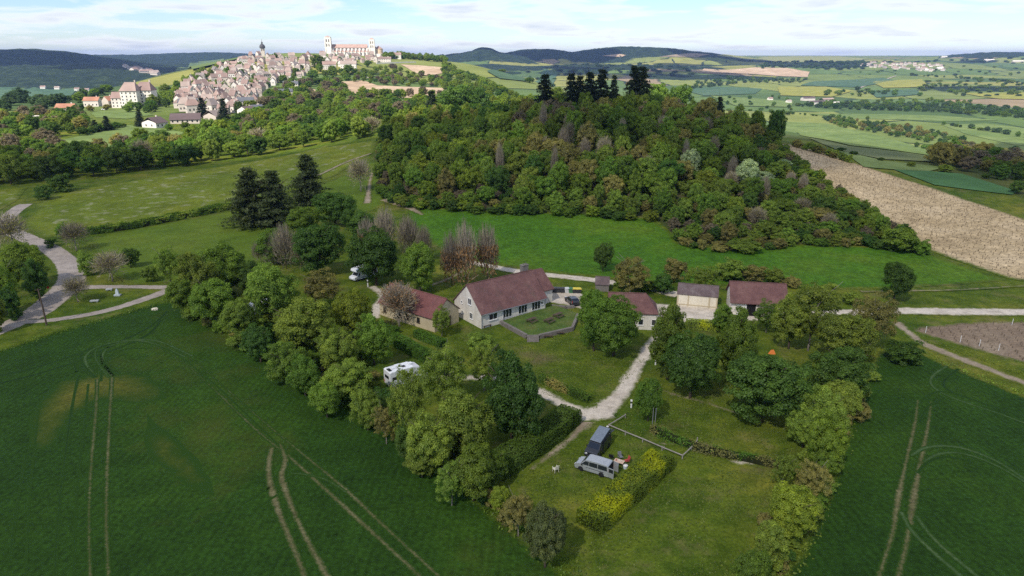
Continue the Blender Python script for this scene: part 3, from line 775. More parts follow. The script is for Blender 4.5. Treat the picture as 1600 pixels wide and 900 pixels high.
def crown(seed, n=6000, size=0.05, shape='round', nclump=70, lobe=0.15, z0=0.16, open_=0.0):
    """leaf quads of a crown in unit tree space (width 1, height 1)"""
    g = np.random.default_rng(seed)
    cz, rz, rx = (z0 + 1) / 2, (1 - z0) / 2, 0.5
    k = nclump
    D = unit(g.normal(size=(k, 3)) * np.array([1, 1, 0.95]) + np.array([0, 0, 0.22]))
    wob = 0.80 + 0.20 * np.sin(D[:, 0] * 3.1 + seed) * np.cos(D[:, 1] * 2.7 + seed * 2.1) + g.uniform(-0.10, 0.10, k)
    rad = np.where(g.random(k) < 0.72, g.uniform(0.66, 0.92, k), g.uniform(0.30, 0.66, k)) * wob
    C = D * rad[:, None]
    if shape == 'tall':   C[:, :2] *= (0.98 - 0.25 * np.clip(C[:, 2:], -1, 1)) * 0.9
    if shape == 'umbrella': C[:, 2] = np.where(C[:, 2] < 0, C[:, 2] * 0.55, C[:, 2]);
    cr = lobe * g.uniform(0.75, 1.6, k)
    per = g.multinomial(n, (cr ** 2) / (cr ** 2).sum())
    ci = np.repeat(np.arange(k), per)
    d = unit(g.normal(size=(n, 3)) + D[ci] * 0.75 + np.array([0, 0, 0.25]))
    rr = g.uniform(0.35, 1.0, n) ** 0.6 * (1 + 0.35 * (g.random(n) < 0.12))
    P = C[ci] + d * (cr[ci] * rr)[:, None] * np.array([1.15, 1.15, 0.85])
    if open_: 
        keep = g.random(n) > open_; P, d, ci = P[keep], d[keep], ci[keep]
    nr = unit(d + g.normal(size=P.shape) * 0.40 + np.array([0, 0, 0.65]))
    lv = np.clip(0.5 + 0.30 * g.normal(size=k)[ci] * 0.6 + 0.20 * g.normal(size=len(P)), 0, 1)
    # unit space
    Q = leaf_quads(P, nr, size * 2, g)
    Q = Q * np.array([rx, rx, rz]) + np.array([0, 0, cz])
    return Q, lv

def conifer(seed, n=5000, size=0.045, tiers=18, z0=0.10, droop=0.35, spread=1.0, ragged=0.2):
    g = np.random.default_rng(seed); Qs = []; lvs = []
    per = n // (tiers * 8)
    for i in range(tiers):
        t = (i + g.uniform(-.3, .3)) / tiers; z = z0 + (1 - z0) * t
        r = 0.5 * (1 - t) ** 0.8 * spread + 0.02
        nb = max(4, int(9 * (1 - t) + 3))
        for j in range(nb):
            a = g.uniform(0, 6.283); rl = r * g.uniform(1 - ragged, 1 + ragged * 0.6)
            s = g.random(per) ** 0.7
            P = np.stack([np.cos(a) * rl * s, np.sin(a) * rl * s, z - droop * rl * s * 0.55 + 0.012 * g.normal(size=per)], 1)
            w = 0.055 * (1.2 - s * 0.6)
            P[:, :2] += g.normal(size=(per, 2)) * w[:, None] * spread
            nr = unit(np.array([0, 0, 1.0]) + g.normal(size=(per, 3)) * 0.5 + np.array([np.cos(a), np.sin(a), 0]) * 0.3)
            Qs.append(leaf_quads(P, nr, size * np.ones(per), g, 0.55)); lvs.append(np.clip(0.45 + g.normal() * 0.1 + 0.18 * g.normal(size=per), 0, 1))
    return np.concatenate(Qs), np.concatenate(lvs)

def pine(seed, n=5000, size=0.05):
    g = np.random.default_rng(seed); Qs = []; lvs = []
    k = 46; per = n // k
    for i in range(k):
        t = g.random() ** 0.9; z = 0.07 + 0.91 * t
        r = 0.47 * math.sqrt(max(0.02, 1 - ((t - 0.30) / 0.72) ** 2)) * g.uniform(0.55, 1.05)
        a = g.uniform(0, 6.283); c = np.array([r * math.cos(a), r * math.sin(a), z])
        P = c + g.normal(size=(per, 3)) * np.array([0.085, 0.085, 0.032])
        Qs.append(leaf_quads(P, unit(g.normal(size=(per, 3)) * 0.7 + np.array([0, 0, 1])), size * np.ones(per), g, 0.5))
        lvs.append(np.clip(0.45 + g.normal() * 0.14 + 0.18 * g.normal(size=per), 0, 1))
    return np.concatenate(Qs), np.concatenate(lvs)

def twigs(seed, n=2600, tall=False, leaf=0, size=0.03):
    """fine bare branch ends: long thin quads growing up and out, with a few young leaves"""
    g = np.random.default_rng(seed)
    D = unit(g.normal(size=(n, 3)) * np.array([1, 1, 0.8]) + np.array([0, 0, 0.55]))
    r0 = g.uniform(0.05, 0.75, n); ln = g.uniform(0.16, 0.42, n)
    c = np.array([0, 0, 0.5]); sc = np.array([0.5, 0.5, 0.5])
    if tall: sc = np.array([0.5, 0.5, 0.62]); c = np.array([0, 0, 0.40])
    a = D * r0[:, None]; dd = unit(D + np.array([0, 0, 0.5 if not tall else 1.2]) + g.normal(size=(n, 3)) * 0.35)
    b = a + dd * ln[:, None]
    b = b / np.maximum(1, np.linalg.norm(b, axis=1, keepdims=True) / 1.02)
    A = a * sc + c; B = b * sc + c
    w = unit(np.cross(B - A, g.normal(size=(n, 3)))) * (0.0062 * g.uniform(0.5, 1.3, n))[:, None]
    Q = np.stack([A - w, A + w, B + w * 0.35, B - w * 0.35], 1)
    lv = np.clip(g.normal(0.5, 0.2, n), 0, 1)
    if leaf:
        i = g.integers(0, n, leaf)
        P = A[i] + (B - A)[i] * g.uniform(0.3, 1, leaf)[:, None] + g.normal(size=(leaf, 3)) * 0.02
        Q2 = leaf_quads(P, unit(g.normal(size=(leaf, 3)) + np.array([0, 0, .5])), size * np.ones(leaf), g)
        return Q, lv, Q2, np.clip(g.normal(0.5, 0.25, leaf), 0, 1)
    return Q, lv, None, None

def trunk_mesh(seed, top=0.62, r=0.020, limbs=7, mat_=None, lean=0.02, spread=0.30):
    g = random.Random(seed); b = MB()
    pts = [(0, 0, -0.03)]; 
    for i in range(1, 5): pts.append((g.uniform(-lean, lean) * i, g.uniform(-lean, lean) * i, top * i / 4))
    rs = [r * 1.35, r * 0.95, r * 0.8, r * 0.6, r * 0.3]
    b.path(pts, rs, 8)
    for k in range(limbs):
        i = g.choice([1, 2, 2, 3, 3]); p = Vector(pts[i]) + (Vector(pts[i + 1]) - Vector(pts[i])) * g.random()
        a = 6.283 * (k + g.random() * 0.6) / limbs; d = Vector((math.cos(a) * spread, math.sin(a) * spread, 0.22 + 0.12 * g.random()))
        q = p + d * 0.5 + Vector((0, 0, 0.02)); e = p + d
        b.path([p, q, e], [r * 0.5, r * 0.34, r * 0.14], 6)
    o = b.build('trunk', mat_ or M_BARK); me = o.data; bpy.data.objects.remove(o); me.shade_smooth(); return me

CR = {}; TK = {}
def reg(kind, Q, lv, mats, mi=None): CR.setdefault(kind, []).append((quads_mesh('crown', Q, mats, lv, mi), None))
def reg_all(pre, kinds, Q, lv):
    me = quads_mesh('crown', Q, LM[kinds[0]], lv)
    for k in kinds: CR.setdefault(pre + k, []).append((me, LM[k]))
def leafy(name, kind, g, parent=None):
    me, m_ = g.choice(CR[kind]); o = link(name, me, parent)
    if m_: o.material_slots[0].link = 'OBJECT'; o.material_slots[0].material = m_
    return o
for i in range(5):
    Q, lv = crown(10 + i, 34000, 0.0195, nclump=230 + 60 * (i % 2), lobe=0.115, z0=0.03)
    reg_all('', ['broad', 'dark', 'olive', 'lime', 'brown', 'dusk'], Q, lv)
for i in range(4):
    Q, lv = crown(30 + i, 17000, 0.0185, nclump=190, lobe=0.095, z0=0.06, open_=0.10)
    reg_all('airy_', ['olive', 'silver', 'broad', 'brown'], Q, lv)
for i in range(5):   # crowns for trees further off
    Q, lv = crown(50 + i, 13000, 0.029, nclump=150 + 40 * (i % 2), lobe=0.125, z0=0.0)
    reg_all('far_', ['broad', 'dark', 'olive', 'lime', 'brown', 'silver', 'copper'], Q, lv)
for i in range(4):
    Q, lv = crown(70 + i, 8000, 0.036, nclump=90, lobe=0.15, z0=-0.08)
    reg_all('bush_', ['broad', 'dark', 'olive', 'lime', 'brown', 'hedge'], Q, lv)
for i in range(3):
    Q, lv = conifer(90 + i, 9000, 0.042); reg('spruce', Q, lv, LM['needle'])
    Q, lv = conifer(95 + i, 15000, 0.036, tiers=26, z0=0.05, droop=0.02, ragged=0.5); Q = Q * np.array([1.0, 1.0, 1.0]); reg('pine', Q, lv, LM['pine'])
    Q, lv, Q2, lv2 = twigs(110 + i, 1200, leaf=700)
    reg('bare', np.concatenate([Q, Q2]), np.concatenate([lv, lv2]), [LM['twig'], LM['brown']], np.r_[np.zeros(len(Q)), np.ones(len(Q2))])
    Q, lv, Q2, lv2 = twigs(120 + i, 1700, tall=True, leaf=300)
    reg('poplar', np.concatenate([Q, Q2]), np.concatenate([lv, lv2]), [LM['twig'], LM['brown']], np.r_[np.zeros(len(Q)), np.ones(len(Q2))])
    Q, lv, Q2, lv2 = twigs(130 + i, 1500, tall=True, leaf=3000, size=0.045)
    low = Q2[:, :, 2].mean(1) < 0.62
    reg('copper', np.concatenate([Q, Q2[low]]), np.concatenate([lv, lv2[low]]), [LM['twig'], LM['copper']], np.r_[np.zeros(len(Q)), np.ones(low.sum())])
    Q, lv, Q2, lv2 = twigs(140 + i, 1800, leaf=1500, size=0.030)
    reg('budding', np.concatenate([Q, Q2]), np.concatenate([lv, lv2]), [LM['twig'], LM['copper']], np.r_[np.zeros(len(Q)), np.ones(len(Q2))])
for i in range(4):
    TK.setdefault('round', []).append(trunk_mesh(200 + i))
    TK.setdefault('bare', []).append(trunk_mesh(210 + i, top=0.72, r=0.016, limbs=11, mat_=M_BARKL, spread=0.34))
    TK.setdefault('tall', []).append(trunk_mesh(220 + i, top=0.94, r=0.012, limbs=4, spread=0.10))
    TK.setdefault('pale', []).append(trunk_mesh(230 + i, top=0.66, r=0.015, limbs=8, mat_=M_BARKL))

def tree(name, kind, x, y, w, h, label, cat='tree', group=None, trunk='round', z=None, seed=None):
    g = random.Random(seed if seed is not None else int(x * 71 + y * 37))
    z = gz(x, y) if z is None else z
    o = thing(name, label, cat, (x, y, z - 0.05), g.uniform(0, 6.283), group)
    o.scale = (w * 1.04, w * g.uniform(0.94, 1.14), h * 1.06)
    leafy('crown', kind, g, o)
    if trunk: link('trunk', g.choice(TK[trunk]), o)
    return o
def bush(x, y, w, h, kind, label, group=None, name='bush', cat='bush', seed=None):
    g = random.Random(seed if seed is not None else int(x * 71 + y * 37))
    o = leafy(name, 'bush_' + kind, g); o.location = (x, y, gz(x, y) - 0.1); o.rotation_euler = (0, 0, g.uniform(0, 6.28))
    o.scale = (w, w * g.uniform(.8, 1.2), h); return tag(o, label, cat, group)

def tree_px(u, vt, vb, w, kind, label, name='tree', cat='tree', group=None, trunk='round', wk=1.0):
    """tree standing at photo pixel (u, vb), its top at row vt and its crown w pixels wide"""
    p = G(u, vb)
    m = mpp(p.y, p.z)
    W_ = w * m * wk
    h = max(2.0, height_for(vt, p.x, p.y + W_ * 0.18, p.z))
    return tree(name, kind, p.x, p.y, W_, h, label, cat, group, trunk, p.z)

NEAR = [
 # u, top, base, width, crown, label
 (268, 384, 446, 52, 'airy_olive', 'pale olive tree standing at the very end of the tarmac lane'),
 (312, 392, 486, 66, 'olive', 'olive-green tree just behind the lane end where the crop field corner begins'),
 (354, 376, 462, 88, 'broad', 'wide mid-green tree behind the lane-end trees, facing the pasture'),
 (292, 425, 492, 58, 'broad', 'low bushy green tree at the corner of the big crop field by the lane'),
 (338, 428, 508, 72, 'broad', 'green tree with a pale bare trunk showing above the crop edge'),
 (398, 404, 466, 52, 'dark', 'dark green tree next to the leafless grey poplars'),
 (428, 408, 500, 90, 'olive', 'broad yellowish-green tree left of the white motorhome under the trees'),
 (375, 462, 528, 62, 'olive', 'olive tree in front of the caravan glimpsed through the leaves'),
 (505, 418, 482, 78, 'airy_brown', 'thin brownish-olive tree just left of the parked motorhome'),
 (476, 462, 552, 106, 'olive', 'largest olive-green tree of the camp site left of the yellow barn'),
 (553, 446, 530, 66, 'lime', 'bright lime-green tree left of the yellow barn wall'),
 (585, 488, 570, 62, 'broad', 'fresh green tree below the left end of the yellow barn'),
 (408, 502, 566, 56, 'dark', 'dark tree in the belt above the crop field, below the olive trees'),
 (448, 530, 598, 66, 'olive', 'olive tree halfway down the belt beside the big crop field'),
 (530, 508, 584, 68, 'olive', 'rounded olive tree in the middle of the belt left of the motorhome'),
 (478, 552, 618, 62, 'broad', 'bushy green tree at the crop edge left of the motorhome pitch'),
 (545, 556, 628, 84, 'olive', 'spreading olive tree beside the pitch of the white motorhome'),
 (512, 592, 652, 56, 'broad', 'small green tree at the crop edge below the spreading olive tree'),
 (642, 562, 706, 72, 'airy_olive', 'yellow-green tree partly covering the white motorhome on the lawn'),
 (694, 532, 640, 88, 'airy_olive', 'open olive-green tree on the lawn right of the white motorhome'),
 (757, 532, 610, 62, 'airy_olive', 'small thin olive tree on the lawn below the farmhouse'),
 (800, 545, 690, 112, 'dark', 'big dark green tree above the long dark hedge'),
 (722, 602, 716, 106, 'olive', 'tall grey-olive tree left of the big dark tree'),
 (672, 640, 742, 82, 'olive', 'olive tree at the crop edge below the motorhome'),
 (740, 690, 782, 84, 'broad', 'dense green tree at the lower end of the long dark hedge'),
 (642, 655, 720, 58, 'dark', 'dark low tree at the crop edge below the yellow-green tree'),
 (706, 715, 790, 58, 'airy_olive', 'thin grey-olive tree at the crop edge near the dark hedge end'),
 (852, 778, 886, 78, 'dusk', 'dark brownish bushy tree in the corner beside the near end of the yellow hedge'),
 (781, 752, 806, 38, 'lime', 'bright green sapling at the crop edge left of the brownish bushy tree'),
 (810, 762, 838, 58, 'airy_brown', 'thin brownish tree between the bright sapling and the dark bushy corner tree'),
 (928, 444, 548, 66, 'broad', 'round green tree right of the dark parked car'),
 (958, 458, 556, 86, 'broad', 'full round chestnut beside the gravel drive, in front of the small white house'),
 (1042, 470, 592, 76, 'broad', 'tall green tree right of the drive in front of the white shed'),
 (1078, 512, 622, 86, 'dark', 'deep green round tree right of the gravel drive'),
 (1146, 480, 600, 80, 'broad', 'mid-green tree between the deep green round tree and the long barn'),
 (1190, 540, 660, 128, 'dark', 'very large dark green tree on the lower lawn in front of the orange tent'),
 (1128, 472, 520, 44, 'broad', 'small tree in front of the left end of the long barn'),
 (1196, 466, 520, 56, 'airy_broad', 'small feathery tree in front of the long barn door'),
 (1262, 432, 548, 92, 'airy_olive', 'light olive tree at the right end of the long barn'),
 (1232, 455, 545, 66, 'olive', 'olive-green tree overlapping the right part of the barn roof'),
 (1312, 480, 572, 86, 'olive', 'wide olive tree behind the orange tent near the gravel road'),
 (1306, 536, 632, 96, 'dark', 'dark heavy tree at the corner of the right-hand crop field'),
 (1358, 450, 545, 84, 'airy_brown', 'grey-green tree where the gravel road leaves the farm'),
 (1276, 600, 702, 74, 'olive', 'brownish-olive tree beside the right-hand crop field, below the dark heavy tree'),
 (1284, 640, 736, 64, 'lime', 'yellowish tree hanging over the right-hand crop edge'),
 (1254, 632, 700, 56, 'olive', 'low olive tree on the lawn side of the right-hand belt'),
 (1266, 715, 785, 58, 'airy_brown', 'thin brownish tree in the gap of the right-hand belt'),
 (1232, 752, 846, 78, 'lime', 'bright yellow-green tree low in the right-hand belt'),
 (1198, 808, 890, 64, 'olive', 'olive tree below the bright yellow-green one in the right-hand belt'),
 (1168, 850, 930, 62, 'broad', 'lowest green tree of the right-hand belt, cut by the picture edge'),
 (1012, 586, 658, 50, 'broad', 'small fresh green tree beside the drive next to two grey poles'),
 (1397, 404, 470, 50, 'dark', 'lone twisted dark tree beside the gravel road in the bright green field'),
 (942, 376, 424, 34, 'dark', 'narrow dark tree in the bright green field behind the hut roof'),
 (985, 396, 462, 76, 'airy_brown', 'grey-green tree behind the small white house'),
 (1096, 412, 456, 56, 'airy_olive', 'olive tree behind the white shed roof'),
 (500, 342, 430, 86, 'dark', 'large dark green tree behind the grey poplars and above the motorhome'),
 (588, 352, 446, 92, 'dark', 'large dark tree whose branches cover the rear of the parked motorhome'),
 (656, 374, 456, 68, 'broad', 'round green tree directly behind the yellow barn'),
 (690, 475, 526, 42, 'airy_olive', 'small olive tree in front of the barn gable'),
 (525, 295, 352, 72, 'dark', 'dark green tree right of the three pines'),
 (476, 318, 372, 56, 'broad', 'green tree below the three pines'),
 (562, 322, 372, 56, 'dark', 'dark tree near the footpath to the wooded hill'),
 (205, 384, 418, 30, 'dark', 'small round dark tree at the edge of the pasture'),
 (262, 388, 425, 46, 'airy_broad', 'feathery tree at the corner of the pasture'),
 (42, 376, 450, 72, 'broad', 'bushy green tree inside the bend of the road'),
 (62, 402, 470, 44, 'dark', 'dark green tree overhanging the outer kerb of the road bend'),
 (12, 408, 490, 60, 'airy_broad', 'grey-green tree at the picture edge below the road bend'),
 (435, 352, 412, 60, 'broad', 'green tree standing just below the pines'),
 (575, 600, 672, 54, 'olive', 'low olive tree at the crop edge beside the motorhome pitch'),
 (604, 628, 694, 46, 'airy_brown', 'brownish tree at the crop edge below the motorhome pitch'),
 (1310, 590, 660, 60, 'olive', 'olive tree just below the dark heavy tree on the crop corner'),
 (1292, 690, 745, 50, 'broad', 'green tree in the middle of the right-hand belt against the crop'),
 (1222, 705, 760, 40, 'airy_olive', 'small thin olive tree at the lawn end of the thin brown hedge'),
 (770, 700, 760, 56, 'broad', 'green tree overlapping the lower end of the long dark hedge'),
 (660, 690, 745, 54, 'olive', 'olive tree leaning over the crop edge below the grey-olive tree'),
]
for u, vt, vb, w, k, lab in NEAR:
    tree_px(u, vt, vb, w, k, lab, name='broadleaf_tree', trunk='pale' if k.startswith('airy') else 'round')
BARE = [
 (624, 438, 510, 66, 'budding', 'pinkish budding tree in front of the yellow barn wall'),
 (728, 346, 446, 48, 'copper', 'tall bare tree with coppery lower leaves behind the farmhouse, biggest of the row'),
 (706, 362, 446, 40, 'copper', 'bare coppery tree at the barn side of the row behind the farmhouse'),
 (762, 350, 438, 42, 'copper', 'bare coppery tree at the field side of the row behind the farmhouse'),
 (640, 336, 402, 44, 'poplar', 'leafless grey tree right of the big dark tree, in front of the bright field'),
 (604, 324, 400, 48, 'poplar', 'leafless grey tree with dead top behind the motorhome'),
 (576, 340, 410, 36, 'copper', 'bare tree with red-brown lower twigs behind the motorhome'),
 (664, 352, 408, 30, 'poplar', 'thin leafless tree in front of the young bright crop'),
 (448, 350, 420, 44, 'poplar', 'tallest of the leafless grey poplars by the pasture corner'),
 (428, 366, 416, 34, 'poplar', 'leafless grey poplar beside the pasture corner, second of its row'),
 (408, 374, 412, 28, 'poplar', 'short leafless grey poplar at the pasture end of its row'),
 (472, 362, 420, 36, 'poplar', 'leafless grey poplar next to the large dark tree'),
 (564, 246, 300, 44, 'bare', 'round grey leafless tree by the footpath up the wooded hill'),
 (120, 344, 392, 46, 'bare', 'brown leafless tree between the flower meadow and the road'),
 (176, 390, 440, 62, 'bare', 'grey leafless thicket tree at the lower corner of the pasture'),
 (22, 330, 398, 62, 'bare', 'leafless tree with pale blossom over the upper road bend'),
 (122, 430, 472, 46, 'bare', 'small leafless cherry on the tip of the grass triangle'),
]
for u, vt, vb, w, k, lab in BARE: tree_px(u, vt, vb, w, k, lab, name='bare_tree', trunk='tall' if k in ('poplar', 'copper') else 'bare')
for u, vt, vb, w, lab in ((397, 264, 352, 54, 'dark pine with a full crown at the upper edge of the pasture, by the hedge'),
                          (432, 268, 350, 54, 'dark pine standing between the two other pines of the pasture'),
                          (484, 244, 318, 46, 'dark pine standing apart on the meadow near the footpath')):
    tree_px(u, vt, vb, w, 'pine', lab, name='pine_tree', wk=1.5)
for i, (u, vt, vb, w, lab) in enumerate(((851, 118, 172, 30, 'spruce standing alone at the left of the hill top'), (892, 116, 172, 24, 'first spruce of the close group on the hill top'),
        (905, 120, 172, 22, 'short spruce inside the close group on the hill top'), (920, 114, 172, 24, 'spruce in the middle of the close group on the hill top'),
        (939, 110, 170, 26, 'tallest spruce of the close group on the hill top'), (958, 119, 168, 14, 'slim small spruce in the gap of the hill top'),
        (988, 104, 172, 26, 'tall ragged spruce of the pair right of the gap on the hill top'), (1001, 106, 172, 26, 'second ragged spruce of the pair right of the gap on the hill top'),
        (1122, 152, 190, 14, 'little spruce at the right shoulder of the wooded hill'), (675, 143, 172, 20, 'dark spruce beside the big oak left of the hill'))):
    # stand on the hill's crest
    x, y, _ = pix_at(u, vb, 322 if u > 800 else 400); z = gz(x, y)
    tree('spruce_tree', 'spruce', x, y, w * mpp(y, z) * 1.7, height_for(vt, x, y, z), lab, trunk='tall', z=z)

# ------------------------------------------------------------------ trees of the wooded hill
def poisson(poly, spacing, g, maxn=4000, jitter=None):
    P = np.array(poly); lo, hi = P.min(0), P.max(0); out = []
    n = int((hi[0] - lo[0]) * (hi[1] - lo[1]) / spacing ** 2 * 6)
    c = np.column_stack([g.uniform(lo[0], hi[0], n), g.uniform(lo[1], hi[1], n)])
    c = c[poly_sd(c[:, 0], c[:, 1], P) < 0]
    cell = {}
    for x, y in c:
        k = (int(x // spacing), int(y // spacing)); ok = True
        for a in (-1, 0, 1):
            for b in (-1, 0, 1):
                for q in cell.get((k[0] + a, k[1] + b), ()):
                    if (q[0] - x) ** 2 + (q[1] - y) ** 2 < spacing ** 2: ok = False
        if ok: cell.setdefault(k, []).append((x, y)); out.append((x, y))
        if len(out) >= maxn: break
    return out
gh = np.random.default_rng(21)
KW = {'silver': 'silvery', 'lime': 'light-green', 'broad': 'mid-green', 'dark': 'dark green', 'olive': 'olive-green', 'brown': 'bronze-brown', 'copper': 'reddish-brown', 'bare': 'leafless'}
HL = {'broad': 'mid-green leafy tree in the wood covering the hill behind the farm', 'dark': 'dark green leafy tree in the wood covering the hill behind the farm',
      'olive': 'olive-green tree in the wood covering the hill behind the farm', 'lime': 'fresh light-green tree in the wood covering the hill behind the farm',
      'brown': 'bronze-brown budding tree in the wood covering the hill behind the farm', 'silver': 'silvery grey-green tree low on the right side of the wooded hill',
      'copper': 'reddish-brown tree in the wood covering the hill behind the farm', 'bare': 'grey leafless tree among the green trees of the wooded hill'}
hp = poisson(HILLWOOD, 5.6, gh)
hp.sort(key=lambda p: p[1])
rest = []
def pix_of(x, y, z):
    dz = z - CAMZ
    f = y * math.cos(PITCH) - dz * math.sin(PITCH); up = y * math.sin(PITCH) + dz * math.cos(PITCH)
    return 800 + FPX * x / f, 450 - FPX * up / f
hcount = 0
silver_spots = [(1160, 296), (1196, 300), (1075, 272), (1230, 268)]
for x, y in hp:
    z = gz(x, y); u, v = pix_of(x, y, z)
    e = -poly_sd(np.array([x]), np.array([y]), HILLWOOD)[0]
    left = u < 800 - (v - 180) * 0.25
    if u > 1180 and v > 200: h_k = .62
    elif u > 1060: h_k = .85
    else: h_k = 1.0
    n1 = fbm(np.array([x / 24.0]), np.array([y / 24.0]), 2)[0]
    r = gh.random()
    if left: kind = 'lime' if r < .18 else 'broad' if r < .52 else 'dark' if r < .64 else 'olive' if r < .92 else 'brown'
    elif n1 > 0.55: kind = 'brown' if r < .30 else 'olive' if r < .58 else 'bare' if r < .84 else 'broad' if r < .96 else 'copper'
    else: kind = 'broad' if r < .22 else 'dark' if r < .34 else 'olive' if r < .70 else 'lime' if r < .78 else 'bare' if r < .90 else 'brown'
    big = 0.55 + 0.45 * min(1.0, e / 16.0) if v > 230 else 1.0
    w = gh.uniform(5.8, 10.2) * big; h = gh.uniform(7.5, 13.0) * big * h_k
    if kind == 'bare' and e < 5: kind = 'olive'
    if y > 350 or hcount >= 262:
        rest.append((x, y, w, h, kind)); continue
    if any(abs(u - a) < 9 and abs(v - b) < 8 for a, b in silver_spots): kind = 'silver'
    hcount += 1
    if kind == 'bare': tree('bare_tree', ('bare', 'poplar')[hcount % 2], x, y, w * (.75, .5)[hcount % 2], h * (.95, 1.12)[hcount % 2], HL['bare'], group='leafless trees on the wooded hill', trunk='bare', z=z)
    else: tree('hill_tree', 'far_' + kind, x, y, w, h, HL[kind], group=KW.get(kind, kind) + ' trees on the wooded hill', z=z)
for u, vt, vb, w, k, lab in ((716, 128, 190, 62, 'far_dark', 'big dark oak rising above the skyline of the wood left of the hill'),
        (745, 132, 182, 40, 'far_dark', 'dark oak directly right of the biggest oak left of the hill'),
        (1180, 168, 222, 32, 'far_broad', 'tall green tree at the upper end of the vineyard'),
        (1210, 168, 226, 30, 'far_dark', 'dark tall tree at the top corner of the vineyard'),
        (1150, 165, 222, 34, 'far_olive', 'tall loose olive tree on the right shoulder of the hill'),
        (1100, 150, 205, 40, 'far_brown', 'brownish tree with dead branches on the right shoulder of the hill'),
        (1060, 128, 185, 44, 'far_broad', 'round green tree right of the ragged spruces'),
        (1025, 126, 180, 44, 'far_broad', 'bright green tree touching the ragged spruces on the hill top'),
        (870, 132, 178, 34, 'far_broad', 'green leafy tree between the spruces on the hill top'),
        (1025, 205, 262, 44, 'far_lime', 'conspicuous bright green tree in the middle of the hill side')):
    tree_px(u, vt, vb, w, k, lab, name='hill_tree')

# ------------------------------------------------------------------ bushes
BUSHES = [
 (1412, 526, 566, 62, 'dark', 'dark round bush at the top corner of the right-hand crop field'), (1405, 348, 392, 68, 'broad', 'large green bush at the right tip of the wooded hill'),
 (1440, 372, 398, 30, 'broad', 'small green bush at the very tip of the wooded hill'), (1052, 396, 440, 44, 'brown', 'brownish bush at the back of the bright green field behind the farm'),
 (1140, 398, 438, 50, 'olive', 'olive bush in the row behind the long barn'), (1175, 408, 438, 44, 'brown', 'brown bush behind the long barn roof'), (1210, 414, 442, 40, 'olive', 'low bush right of the brown bush behind the long barn'),
 (1036, 420, 458, 40, 'dark', 'dark bush between the small white house and the white shed'), (1290, 436, 468, 46, 'olive', 'bush by the gravel road beyond the light olive tree'),
 (750, 510, 548, 60, 'olive', 'loose olive bush on the lawn right of the farmhouse hedge'), (1330, 450, 475, 36, 'olive', 'low olive bush beside the gravel road'),
 (96, 268, 300, 36, 'dark', 'dark bush at the top corner of the flower meadow'), (70, 285, 312, 30, 'dark', 'dark bush beside the upper end of the road'),
 (80, 370, 386, 20, 'dark', 'small dark bush at the lower corner of the flower meadow'), (140, 388, 430, 34, 'olive', 'olive bush near the grey thicket by the pasture'),
 (235, 410, 440, 30, 'olive', 'bush by the lane below the pasture'), (20, 440, 500, 44, 'dark', 'dark bush on the bank below the road bend'), (-10, 445, 520, 50, 'olive', 'olive bush on the bank at the picture edge'),
 (100, 345, 372, 24, 'broad', 'green bush beside the brown leafless tree'), (1165, 370, 392, 60, 'olive', 'olive bush along the lower edge of the wooded hill'),
]
for u, vt, vb, w, k, lab in BUSHES:
    p = G(u, vb); m = mpp(p.y, p.z); bush(p.x, p.y, w * m, max(1.2, height_for(vt, p.x, p.y + w * m * .25, p.z)), k, lab)
def bush_row(pts, n, w, h, kinds, label, group, g=gh, off=0.0):
    C = catmull(PX(pts), 12); s = np.r_[0, np.cumsum([np.hypot(*(C[i + 1] - C[i])) for i in range(len(C) - 1)])]
    C = np.array(C)
    for i in range(n):
        t = s[-1] * (i + g.uniform(.2, .8)) / n
        x = np.interp(t, s, C[:, 0]) + g.normal() * off; y = np.interp(t, s, C[:, 1]) + g.normal() * off
        k = kinds[g.integers(len(kinds))]
        bush(x, y, g.uniform(*w), g.uniform(*h), k, label, group)
bush_row([(292, 482), (335, 510), (400, 548), (460, 582), (520, 616), (580, 652), (640, 690), (700, 735), (760, 785), (830, 835)], 44, (2.6, 4.6), (1.8, 3.6), ['broad', 'dark', 'olive', 'brown', 'olive'],
         'low scrub bush in the belt along the edge of the big crop field', 'scrub bushes along the big crop field', off=0.7)
bush_row([(300, 470), (360, 505), (440, 550), (540, 605), (620, 655)], 16, (3.0, 5.5), (2.2, 4.2), ['broad', 'dark', 'olive'],
         'taller scrub bush inside the belt beside the big crop field', 'taller scrub bushes inside the belt', off=1.2)
bush_row([(1345, 590), (1325, 640), (1300, 690), (1284, 740), (1262, 790), (1235, 840), (1200, 885), (1160, 930), (1130, 970)], 26, (2.4, 4.2), (1.6, 3.4), ['olive', 'broad', 'brown', 'dark'],
         'low scrub bush along the edge of the right-hand crop field', 'scrub bushes along the right-hand crop field', off=0.6)
bush_row([(1055, 372), (1075, 386), (1140, 390), (1230, 384), (1330, 384), (1400, 390)], 30, (3.0, 5.0), (1.8, 3.4), ['olive', 'dark', 'broad', 'brown'], 'scrub bush along the foot of the wooded hill', 'scrub bushes at the foot of the hill', off=1.0)
bush_row([(600, 312), (660, 326), (760, 332), (860, 336), (960, 340), (1030, 348)], 36, (3.5, 6.0), (2.4, 4.4), ['broad', 'dark', 'olive', 'lime'], 'leafy bush at the foot of the wood above the bright field', 'bushes at the foot of the wood', off=1.0)
bush_row([(975, 448), (1000, 452), (1040, 455)], 6, (3, 4.5), (2, 3), ['dark', 'broad'], 'dark bush beside the gravel road behind the small white house', 'bushes behind the small white house', off=.5)
bush_row([(1110, 432), (1150, 437), (1210, 442), (1250, 450)], 12, (2.4, 4.0), (1.4, 2.4), ['olive', 'brown', 'dark'], 'scrub bush on the bank behind the long barn', 'scrub bushes behind the long barn', off=.5)
